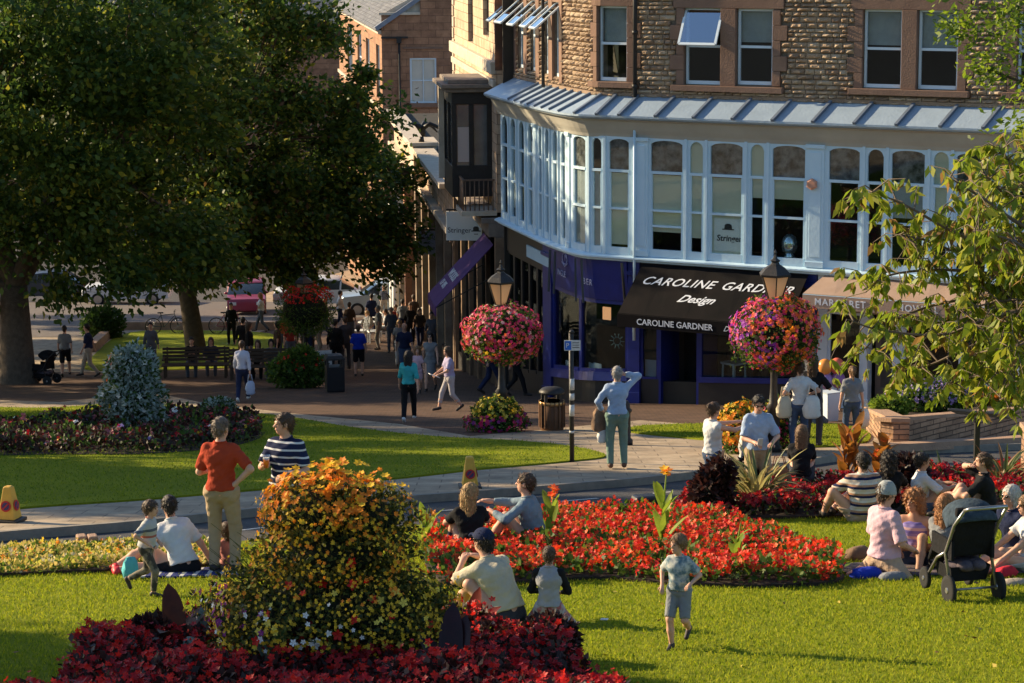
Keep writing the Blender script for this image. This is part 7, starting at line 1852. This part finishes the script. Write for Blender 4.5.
# left foreground group
P1 = person(at(224, 573), AW-.15, 1.78, 'stand', brick, .42, khaki, 1, hair='greybrown', hstyle='short', skin=0, label='standing man in a brick-red polo and khaki trousers seen from behind', head=(-.35, 0), over=dict(wr=((-.20, .28, 1.08), (.17, -.05, 1.02)), ep=((-.4, -.5, -.6), (1, -.3, -.2)), hdir=(None, (-.8, .1, -.5))), w=1.05)
P2 = person(at(289, 568), TO-.45, 1.80, 'stand', polo_st, .42, jeans, 1, hair='brown', hstyle='short', skin=0, label='standing man in a navy and white striped polo holding a glass of beer', head=(-.75, .0), over=dict(wr=((-.16, .28, 1.12), (.06, .34, 1.24)), curl=(1.2, 1.2), ep=((-.6, -.4, -.6), (.6, -.4, -.6))), w=1.12, loose=.006)
P3 = person(at(184, 573), AW+.35, 1.72, 'sit', whitec_, .42, blackc, .5, hair='dark', hstyle='short', label='seated person in a white T-shirt leaning on one hand on the checked rug', over=dict(lean=(.35, -.15), pel=(0, 0, .08), wr=((-.34, .05, .06), (.36, .05, .04)), an=((-.72, .30, .07), (-.80, .15, .07)), kp=((-.4, .6, .6), (-.4, .6, .5))), shoes=mat('red_shoe', (.6, .03, .04), .5), loose=.008)
rug(192, 574, 1.15, .7, .1, 'dark checked picnic rug under the person in white at left', blanket)
P4 = person(at(148, 596), RI-.25, 1.02, 'run', kidst, .45, camo, .94, hair='brown', label='small boy in a grey striped T-shirt and camouflage trousers running at left', kid=True, loose=.012, over=dict(wr=((-.16, .16, .98), (.22, .12, 1.02)), an=((-.08, -.42, .26), (.08, .14, .08))))
P5 = person(at(228, 570), AW+.5, 1.0, 'sit', mat('cloth_rose', (.45, .18, .15), .9), .2, tan_, .4, hair='brown', hstyle='bob', label='little child sitting behind the man in the red polo', kid=True)
# centre group
P6 = person(at(470, 556), AW+.2, 1.68, 'sit', blackc, .35, jeans, 1, hair='blonde', hstyle='long', label='woman with very long fair hair in a black top seated by the geraniums', head=(-.9, 0))
P7 = person(at(532, 550), LE-.35, 1.80, 'sit', greyblue, .9, char, 1, hair='brown', label='man in a grey-blue shirt seated with his arm resting on his knee', head=(.1, .05), over=dict(wr=((-.24, .40, .48), (.10, .56, .52)), lean=(.02, 0)))
P8 = person(at(503, 622), LE-.75, 1.78, 'sit', cream_c, .45, char, .45, hair='dark', hat=('cap', navy), label='man in a navy cap and cream T-shirt sitting with his knees drawn up', head=(-.05, .03), over=dict(wr=((-.02, .50, .50), (.16, .46, .52)), an=((-.10, .50, .06), (.14, .48, .06)), lean=(.42, 0), pel=(0, -.06, .09)), loose=.014, w=1.05)
P9 = person(at(549, 624), AW-.15, 1.25, 'kneel', cloth('pale_grey', (.36, .36, .37)), .98, mat('cloth_red_pattern', (.35, .10, .10), .9, (.45, .42, .40), 14, contrast=.2), 1, hair='brown', label='boy in a grey top with black sleeves kneeling beside the man in the cap', kid=False, sleeve_mat=blackc, over=dict(wr=((-.15, .30, .36), (.15, .30, .36))))
P10 = person(at(679, 648), TO-.35, 1.03, 'walk', tdye, .40, greyc, .48, hair='light', label='toddler in a blue-grey print shirt and shorts running on the front lawn', kid=True, loose=.012, head=(-.5, 0), over=dict(wr=((-.22, .18, 1.06), (.24, .10, .98)), an=((-.09, -.22, .26), (.08, .12, .08))))
# black sleeves of the raglan top
# right-hand picnic group
G_ = 'people picnicking on the right of the lawn'
P11 = person(at(862, 521), AW+.15, 1.80, 'sit', rugby, .45, tan_, .5, hair='dark', label='man in a multicoloured striped shirt sitting with his back to the camera', over=dict(an=((-.42, .30, .06), (-.28, .42, .06)), kp=((-.9, .5, .4), (-.4, 1, .6)), wr=((-.26, .38, .35), (.2, .4, .35))), w=1.14, loose=.016)
P12 = person(at(888, 514), AW-.1, 1.66, 'sit', blackc, .4, char, 1, hair='dark', hstyle='curly', label='person with a mass of dark curly hair between the striped shirt and the white shirt')
P13 = person(at(921, 514), RI+.1, 1.64, 'sit', whitec_, .5, jeans, 1, hair='dark', hstyle='bun', skin=1, label='woman in a white shirt with dark hair in a bun, looking right', head=(.15, 0))
P14 = person(at(982, 521), LE-.2, 1.78, 'sit', blackc, .42, char, .5, hair='brown', label='man in a black T-shirt shading his face with a raised hand', head=(0, .05), over=dict(wr=((-.06, .40, .36), (.04, .17, .72)), ep=((-.6, -.3, -.2), (.6, .8, .3))))
P15 = person(at(884, 575), RI+.55, 1.80, 'kneel', pinkc_, .48, tan_, .5, hair='brown', hat=('bucket', cloth('grey_hat', (.36, .38, .38))), label='man in a pale pink shirt and grey bucket hat kneeling at the right', head=(-.1, -.1), over=dict(pel=(0, 0, .20), lean=(-.02, 0), an=((-.14, -.22, .06), (.14, -.22, .06)), wr=((-.2, .28, .30), (.2, .2, .30))), shoes=None, w=1.05, loose=.012)
P16 = person(at(914, 566), TO-.35, 1.68, 'sit', band, 0, jeans, .5, hair='ginger', hstyle='curly', skin=1, label='woman with curly strawberry blonde hair in a strapless patterned top', head=(-.45, -.12), strap=True, over=dict(wr=((-.12, .24, .26), (.14, .26, .24))))
P17 = person(at(944, 570), RI+.9, 1.66, 'sit', greyc, .45, char, .5, hair='ginger', hstyle='long', label='woman with long copper hair in a grey top beside the pushchair', head=(-.3, 0))
P18 = person(at(1012, 561), LE+.75, 1.70, 'sit_legs_out', navy, .45, tan_, .5, hair='white', hstyle='bob', glasses=True, label='white-haired person in sunglasses and a navy polo at the right edge', head=(-.25, 0), over=dict(lean=(-.02, 0), wr=((-.25, .25, .10), (.25, .28, .12))))
P19 = person(at(1036, 572), LE+.2, 1.68, 'sit_legs_out', whitec_, .3, cloth('pale_trousers', (.5, .48, .44)), 1, hair='light', hstyle='bob', glasses=True, label='person cut off by the right edge with bare arms reaching forward', head=(-.2, 0), over=dict(lean=(.1, 0), wr=((-.2, .52, .22), (.2, .5, .2))))
# road and kerb group
P22 = person(at(712, 512, road), RI+.5, 1.60, 'stand', whitec_, .05, jeans, .34, hair='brown', hstyle='bun', label='woman in a white vest and denim shorts stretching her arms forward', over=dict(wr=((-.12, .52, 1.36), (.14, .50, 1.34))), head=(.1, -.1))
P23 = person(at(757, 514, road), TO+.05, 1.74, 'stand', skyb, .45, khaki, .5, hair='dark', glasses=True, label='man in a pale blue T-shirt and sunglasses looking at his phone', head=(.0, -.35), over=dict(wr=((-.16, .26, 1.08), (.08, .30, 1.10)), curl=(.4, 1.3)), w=1.0, loose=.004)
P24 = person(at(799, 453), AW+.1, 1.68, 'stand', whitec_, .4, jeans, 1, hair='brown', hstyle='bun', label='woman with a cream shoulder bag and a white carrier bag seen from behind', over=dict(wr=((-.2, .16, 1.12), (.22, .05, 1.12))))
P25 = person(at(812, 447), AW-.4, 1.72, 'stand', blackc, .5, char, 1, hair='brown', hstyle='long', label='person in dark clothes close on the right of the woman with bags', over=dict(wr=((-.2, .25, 1.1), (.2, .25, 1.15))))
P26 = person(at(801, 493), AW-.15, 1.66, 'sit', blackc, .45, char, 1, hair='light', hstyle='long', label='woman with long light brown hair in a black top seated by the kerb', over=dict(pel=(0, 0, .28)))
P27 = person(at(851, 443), AW+.05, 1.5, 'stand', greyc, .42, jeans, 1, hair='light', hstyle='pony', label='girl with a long ponytail in a grey T-shirt and jeans near the white shop', loose=.01)
P21 = person(at(617, 469), AW+.05, 1.76, 'stand', skyb, .95, sage, 1, hair='grey', hstyle='short', shoes=mat('brown_shoe', (.12, .06, .035), .6), label='older man in a blue shirt and green trousers with one hand on his head', head=(-.2, .1), over=dict(wr=((-.24, .12, .98), (.12, .04, 1.60)), ep=((-.7, -.5, -.2), (1, .1, -.5)), hdir=(None, (-.6, 0, .5))), w=1.04)
P28 = person(at(992, 402), TO+.6, 1.66, 'stand', whitec_, .45, jeans, 1, hair='brown', hstyle='bob', label='person in a white top behind the flower terrace at right')
P28b = person(at(1012, 401), LE, 1.74, 'stand', mat('cloth_orange', (.6, .22, .06), .9), .45, char, 1, hair='dark', label='person in orange behind the flower terrace at the right edge')
# promenade
W_ = 'people strolling on the promenade'
P29 = person(at(409, 422), AW-.1, 1.62, 'walk', teal, .6, blackc, 1, hair='dark', hstyle='long', label='woman in a teal top and black trousers walking away', shoes=shoe_w)
P30 = person(at(450, 411), LE+.35, 1.58, 'walk', lilacc, .42, cloth('stone_crops', (.45, .42, .42)), .84, hair='brown', hstyle='bob', label='woman in a lilac T-shirt and cropped trousers carrying a paper', over=dict(wr=((-.15, .36, 1.02), (.2, .3, 1.0))))
P31 = person(at(431, 391), TO-.15, 1.68, 'walk', greyc, .1, None, hair='dark', hstyle='long', glasses=True, skirt=(greyc, .95), label='woman in a long sleeveless grey dress and sunglasses')
P32 = person(at(418, 394), TO, 1.30, 'walk', pinkc_, .4, pinkc_, .4, hair='light', hstyle='long', label='girl in pale pink beside the woman in the grey dress', kid=True)
P33 = person(at(405, 378), TO+.1, 1.78, 'walk', navy, .45, jeans, .5, hair='grey', hstyle='bald', label='balding man in a navy T-shirt coming up the promenade', w=1.1)
P34 = person(at(400, 366), TO, 1.68, 'walk', greyc, .45, cloth('pale_trousers', (.5, .48, .44)), 1, hair='blonde', hstyle='long', glasses=True, label='blonde woman in grey behind the balding man')
P36 = person(at(359, 377), AW+.05, 1.66, 'stand', royal, .45, blackc, .48, hair='brown', label='boy in a bright royal blue T-shirt and black shorts', w=1.08, loose=.014)
P37 = person(at(336, 373), AW-.1, 1.80, 'stand', blackc, .9, blackc, 1, hair='dark', label='person dressed all in black, left of the boy in blue', w=1.1)
P37b = person(at(346, 370), AW+.4, 1.84, 'stand', char, .9, char, 1, hair='brown', label='tall person in charcoal just behind the one in black')
P38 = person(at(243, 402), AW-.1, 1.62, 'walk', cloth('white_blue_top', (.50, .52, .62)), .9, navy, 1, hair='brown', hstyle='bun', shoes=shoe_w, label='woman in a white and blue top walking past the benches with a pale bag')
dk = [blackc, cloth('slate', (.11, .12, .15)), navy, cloth('dark_brown', (.08, .05, .035)), cloth('dull_orange', (.45, .12, .04)), cloth('dull_red', (.30, .04, .03)), greyc, cloth('beige', (.40, .34, .27)), whitec_]
P39 = person(at(193, 377)+Vector((0, -.05, 0)), TO+.05, 1.75, 'chair', dk[0], .45, dk[1], 1, hair='dark', label='man in black seated on the left bench with folded arms', over=dict(wr=((-.05, .22, .80), (.05, .24, .80))))
persons = [
 (259, 379, TO, 'chair', 1.66, 3, 0, 'brown', 'long', 'person in brown seated at the left of the second bench'), (272, 379, TO, 'chair', 1.7, 6, 1, 'dark', 'bob', 'person in grey seated at the right of the second bench'),
 (244, 368, AW, 'stand', 1.8, 0, 0, 'dark', 'short', 'dark figure standing in the shade behind the woman with the pale bag'),
 (291, 366, TO+.4, 'stand', 1.65, 5, 1, 'dark', 'long', 'person in dull red beside the red-topped flower ball'), (284, 358, TO, 'stand', 1.7, 4, 1, 'dark', 'bob', 'person in an orange top in the tree shade'),
 (318, 358, RI, 'stand', 1.72, 7, 7, 'brown', 'short', 'person in beige right of the red-topped flower ball'), (326, 340, LE, 'walk', 1.68, 0, 2, 'blonde', 'long', 'fair-haired woman in black by the far street'),
 (262, 332, LE, 'walk', 1.7, 8, 1, 'ginger', 'long', 'copper-haired person beside the red car'), (384, 318, TO, 'stand', 1.5, 1, 7, 'light', 'short', 'boy in dark clothes standing in front of the silver-blue car'),
 (368, 341, TO, 'chair', 1.65, 7, 8, 'blonde', 'bob', 'fair-haired cafe customer in beige at the round table'), (388, 340, LE, 'chair', 1.7, 8, 6, 'dark', 'short', 'cafe customer in white bending over the table'),
 (392, 352, TO, 'walk', 1.76, 1, 1, 'grey', 'short', 'grey-haired pedestrian in charcoal near the cafe'), (411, 346, TO, 'walk', 1.74, 0, 0, 'brown', 'short', 'pedestrian in black left of the purple awning'),
 (420, 350, TO+.2, 'walk', 1.66, 3, 2, 'brown', 'long', 'long-haired pedestrian in brown near the shop columns'), (432, 356, TO, 'walk', 1.7, 1, 1, 'dark', 'short', 'pedestrian in charcoal by the long black planter'),
 (403, 341, AW, 'walk', 1.72, 6, 2, 'dark', 'short', 'pedestrian in grey walking away past the cafe'), (426, 340, AW, 'walk', 1.64, 8, 1, 'light', 'long', 'pedestrian in white far down the side street'),
 (491, 394, RI+.4, 'walk', 1.78, 2, 2, 'brown', 'short', 'pedestrian in navy trousers hidden behind the pink flower ball, left one'), (516, 396, RI, 'walk', 1.66, 1, 0, 'dark', 'long', 'pedestrian in black hidden behind the pink flower ball, right one'),
 (66, 377, AW, 'walk', 1.70, 6, 0, 'dark', 'short', 'person in a grey T-shirt and dark shorts pushing the dark pushchair'), (90, 377, LE, 'walk', 1.75, 2, 7, 'dark', 'short', 'person in navy and pale trousers striding behind the silver plant tower'),
 (300, 350, TO, 'stand', 1.7, 4, 3, 'dark', 'short', 'person in orange standing behind the flower ball shrub'), (152, 372, TO, 'stand', 1.7, 1, 1, 'dark', 'short', 'dark figure in the shade left of the left bench'), (212, 376, TO, 'chair', 1.7, 2, 1, 'brown', 'long', 'person in navy seated on the right end of the left bench'), (250, 374, RI, 'stand', 1.72, 0, 1, 'brown', 'long', 'long-haired person in black standing between the two benches'), (278, 369, LE, 'stand', 1.66, 3, 0, 'dark', 'bob', 'person in brown standing behind the second bench'), (308, 362, TO, 'stand', 1.74, 1, 2, 'dark', 'short', 'person in charcoal behind the red-flowered shrub'), (316, 350, AW, 'stand', 1.7, 7, 3, 'blonde', 'bob', 'blonde person in beige behind the black litter bin'), (372, 334, AW, 'stand', 1.7, 2, 2, 'dark', 'short', 'person in navy behind the cafe table'), (396, 334, TO, 'chair', 1.66, 5, 1, 'brown', 'long', 'seated cafe customer in dull red'), (414, 336, AW, 'walk', 1.74, 3, 1, 'brown', 'short', 'distant pedestrian in brown walking up the side street'), (438, 344, LE, 'stand', 1.7, 2, 1, 'dark', 'short', 'person in navy close to the shop columns'), (340, 330, RI, 'walk', 1.72, 8, 2, 'dark', 'short', 'person in white crossing in front of the silver-blue car'),
 (232, 345, TO, 'stand', 1.7, 0, 0, 'dark', 'short', 'dark figure by the bicycle at the low wall'),
 (350, 345, AW, 'stand', 1.72, 3, 1, 'brown', 'short', 'person in brown near the cafe tables, behind the boy in blue'), (379, 350, LE, 'stand', 1.74, 6, 7, 'grey', 'short', 'grey-haired person in pale trousers by the cafe chairs')]
for (px, py, fc, ps_, H_, sh_, pa_, hr, hst, lab) in persons:
    person(at(px, py), fc+rng(-.1, .1), H_, ps_, dk[sh_], .45 if sh_ not in (0, 1) else .8, dk[pa_], .48 if 'shorts' in lab else 1, hair=hr, hstyle=hst, skin=0, label=lab)

# ---- things people hold or have with them
def loose_thing(name, cat, label, loc, rz=0): return empty(name, loc, rz, label, cat)
beer = mat('beer', (.75, .30, .03), .1, spec=.6, trans=.5); foam = mat('beer_foam', (.8, .75, .62), .8); plastic = glassmat('clear_plastic', (.9, .9, .9), .08)
c = P2['wr'][1]; r = loose_thing('beer_glass', 'glass', 'half-full plastic glass of beer held by the man in the striped polo', (c.x, c.y-.03, c.z-.05))
b = MB(); b.lathe([(.030, 0), (.036, .10)], n=14); b.build('beer', beer, r); b = MB(); b.lathe([(.036, .101), (.037, .115)], n=14); b.build('foam', foam, r)
b = MB(); n = 16; b.lathe([(.033, -.003), (.040, .15), (.0385, .15), (.0315, .0)], n=n); b.build('cup', plastic, r)
def bag(loc, rz, w_, h_, d_, mm, label, strap_=True, cat='bag'):
    r = loose_thing('bag', cat, label, loc, rz); b = MB(); n = 10; vs = []
    for (zz, s_) in ((0, .70), (.1, .96), (.45, 1.0), (.8, .78), (1.0, .52)):
        for k in range(n):
            a = 2*PI*k/n; ca, sa = math.cos(a), math.sin(a); vs.append((w_/2*s_*math.copysign(abs(ca)**.8, ca)+.02*math.sin(k*2.6+zz*9), d_/2*s_*math.copysign(abs(sa)**.6, sa)*(1 if zz < .9 else .5), zz*h_))
    fs = [(i*n+k, i*n+(k+1) % n, (i+1)*n+(k+1) % n, (i+1)*n+k) for i in range(4) for k in range(n)]+[tuple(range(n))[::-1], tuple(range(4*n, 5*n))]
    b.add(vs, fs, True); b.build('body', mm, r)
    if strap_:
        for y in (-d_*.2, d_*.2): b = MB(); b.tube([(-w_*.25, y, h_*.97), (-w_*.15, y*1.2, h_+.16), (w_*.15, y*1.2, h_+.16), (w_*.25, y, h_*.97)], .008, 5); b.build('handle', mm, r)
    return r
s0 = P24['sh']; bag((s0[0].x-.14, s0[0].y-.06, s0[0].z-.66), .3, .30, .40, .12, cloth('cream_bag', (.60, .52, .38)), 'cream cloth bag hanging from the left shoulder of the woman near the lamp')
bag((s0[1].x+.06, s0[1].y-.16, s0[1].z-.66), .1, .32, .42, .12, cloth('white_bag', (.68, .66, .62)), 'white carrier bag on the right arm of the woman near the lamp')
c = P21['wr'][0]; bag((c.x-.06, c.y-.02, c.z-.30), .4, .28, .40, .16, cloth('brown_jacket', (.14, .09, .06), (.26, .17, .11)), 'brown jacket bundled under the arm of the man in the blue shirt', False, 'jacket')
bag((c.x-.02, c.y-.05, c.z-.50), .2, .16, .26, .07, cloth('white_bag', (.6, .6, .6)), 'small pale carrier bag hanging below the bundled jacket')
c = P22['wr'][1]; bag((c.x+.0, c.y, c.z-.52), .3, .26, .46, .08, cloth('white_bag', (.6, .6, .6)), 'white shirt held up by the woman in the white vest', False, 'shirt')
c = P38['wr'][1]; bag((c.x, c.y, c.z-.50), .3, .24, .36, .1, cloth('pale_blue_bag', (.42, .50, .66)), 'pale blue carrier bag carried past the benches')
c = P27['wr'][1]; bag((c.x+.03, c.y, c.z-.36), .3, .18, .36, .1, cloth('white_bag', (.6, .6, .6)), 'white bag at the side of the girl with the ponytail')
c = P23['wr'][1]; r = loose_thing('phone', 'phone', 'white phone in the hand of the man in sunglasses', (c.x, c.y-.01, c.z), .2); b = MB(); b.M = Matrix.Rotation(.5, 4, 'X'); b.box(-.036, .036, -.005, .005, -.03, .11); b.build('case', shoe_w, r, .003)
c = P30['wr'][0]; r = loose_thing('paper', 'paper', 'white folded paper held by the woman in lilac', (c.x, c.y, c.z), .3); b = MB(); b.M = Matrix.Rotation(.4, 4, 'Y'); b.box(-.16, .10, -.09, .09, 0, .012); b.build('sheet', shoe_w, r)
bag(at(797, 497)+Vector((-.28, -.15, 0)), .2, .4, .48, .2, cloth('tan_leather', (.30, .13, .06)), 'tan leather bag leaning against the woman seated by the kerb')
# things on the lawn at right
rug(925, 570, 1.9, 1.1, .1, 'rumpled dark picnic rug under the right-hand group', cloth('dark_rug', (.05, .05, .08), (.16, .12, .12), 7))
bag(at(866, 578), .3, .36, .12, .20, cloth('blue_bag', (.02, .05, .45)), 'bright blue bag lying behind the kneeling man in pink', False)
bag(at(858, 560), .6, .34, .16, .22, cloth('brown_jacket', (.14, .09, .06)), 'heap of brown clothing beside the kneeling man in pink', False, 'clothing')
bag(at(893, 580), .2, .30, .09, .16, cloth('grey_shoe_pair', (.20, .21, .24)), 'grey shoes lying on the rug edge by the kneeling man', False, 'shoes')
bag(at(131, 580)+Vector((0, 0, 0)), .2, .16, .26, .09, cloth('turquoise_bag', (.12, .48, .52)), 'turquoise bag behind the running boy at left', False)
bag(at(1006, 577), .5, .26, .12, .16, cloth('red_bag', (.55, .03, .05)), 'red bag on the grass beside the pushchair wheel', False)
bag(at(1014, 585), .2, .30, .07, .18, cloth('beige', (.40, .34, .27)), 'flat beige cushion on the grass at the right edge', False, 'cushion')
# scrap of paper on the lawn
p = at(604, 624); b = MB(); b.prism([(-.04, -.02), (.03, -.03), (.045, .02), (-.02, .03)], .045, .05); o = b.build('paper_scrap', shoe_w); o.location = p; tag(o, 'tiny white scrap lying on the front lawn', 'litter')

# pushchairs
def pushchair(loc, rz, label, hoodm, fabric, frame):
    r = empty('pushchair', loc, rz, label, 'pushchair', 'pushchairs')
    # local: +y is forward (away from the handle)
    for x, y, rr in ((-.27, -.22, .15), (.27, -.22, .15), (-.24, .42, .11), (.24, .42, .11)):
        b = MB(); b.M = Matrix.Translation((x, y, rr))@Matrix.Rotation(PI/2, 4, 'Y'); b.lathe([(rr*.74, -.022), (rr, -.018), (rr, .018), (rr*.74, .022)], n=20); w_ = b.build('wheel', tyre, r)
        b = MB(); b.M = Matrix.Translation((x, y, rr))@Matrix.Rotation(PI/2, 4, 'Y'); b.lathe([(rr*.2, -.03), (rr*.2, .03)], n=10)
        for k in range(6): a = k*PI/3; b.bar((0, 0, 0), (rr*.76*math.cos(a), rr*.76*math.sin(a), 0), .016, .012, up=(0, 0, 1))
        b.build('rim', rim, w_)
    b = MB()
    for x in (-.25, .25): b.tube([(x, -.22, .15), (x*.98, -.06, .50), (x*.96, -.24, .82), (x*.9, -.44, 1.02)], .017, 7); b.tube([(x*.92, .42, .11), (x*.96, .14, .40), (x*.98, -.06, .50)], .017, 7)
    b.tube([(-.225, -.44, 1.02), (-.2, -.50, 1.05), (.2, -.50, 1.05), (.225, -.44, 1.02)], .020, 7); b.tube([(-.27, -.22, .15), (.27, -.22, .15)], .014, 6); b.build('frame', frame, r)
    b = MB(); vs = []; 
    prof = [(-.26, .98), (-.20, .70), (-.10, .46), (.10, .42), (.30, .44), (.40, .30), (.44, .30), (.34, .50), (.12, .49), (-.04, .54), (-.14, .74), (-.20, 1.0)]
    for x in (-.22, .22): vs += [(x, y, z) for y, z in prof]
    n = len(prof); b.add(vs, [tuple(range(n)), tuple(range(n, 2*n))[::-1]]+[(i, n+i, n+(i+1) % n, (i+1) % n) for i in range(n)]); b.build('seat', fabric, r, .02)
    b = MB(); 
    for x in (-.235, .205): b.cut().box(x, x+.03, -.18, .30, .44, .64)
    b.each('side_panel', fabric, r)
    # hood: a quarter barrel
    b = MB(); vs = []; m_ = 12; L_ = 9
    for j in range(L_+1):
        a = -.35+2.0*j/L_
        for i in range(m_+1):
            t = PI*i/m_; x = -.25*math.cos(t); hh = .27*(math.sin(t)**.45 if math.sin(t) > 0 else 0)
            vs.append((x, -.08+hh*math.sin(a-.75)*1.15, .76+hh*math.cos(a-.75)*1.05))
    fs = [(j*(m_+1)+i, j*(m_+1)+i+1, (j+1)*(m_+1)+i+1, (j+1)*(m_+1)+i) for j in range(L_) for i in range(m_)]
    b.add(vs, fs, True); o = b.build('hood', hoodm, r); sd = o.modifiers.new('thick', 'SOLIDIFY'); sd.thickness = .012
    b = MB(); vs = [(x*s_, y*s_*.9+.08, z) for z, s_ in ((.20, .85), (.36, 1.0)) for x, y in ((-.22, -.24), (.22, -.24), (.22, .22), (-.22, .22))]
    b.add(vs, [(3, 2, 1, 0), (0, 1, 5, 4), (1, 2, 6, 5), (2, 3, 7, 6), (3, 0, 4, 7)]); b.build('basket', fabric, r)
    b = MB(); b.ball((0, .04, .34), (.20, .2, .07), 12, 8)
    for k in range(7): b.ball((rng(-.14, .14), rng(-.12, .2), .36), (.09, .09, .06), 8, 6)
    b.build('blanket', cloth('dark_rug', (.05, .05, .08)), r); return r
pushchair(at(964, 597), AW+.25-PI/2+.0, 'black pushchair with silver legs and a blue-lined hood on the right of the lawn', cloth('slate_lining', (.02, .03, .045), (.06, .09, .12), 9), cloth('black', (.014, .014, .016)), mat('brushed_silver', (.35, .35, .36), .35, metal=.8))
pushchair(at(46, 384), 1.2, 'dark pushchair in the shade beside the thick trunk', blackc, blackc, iron)
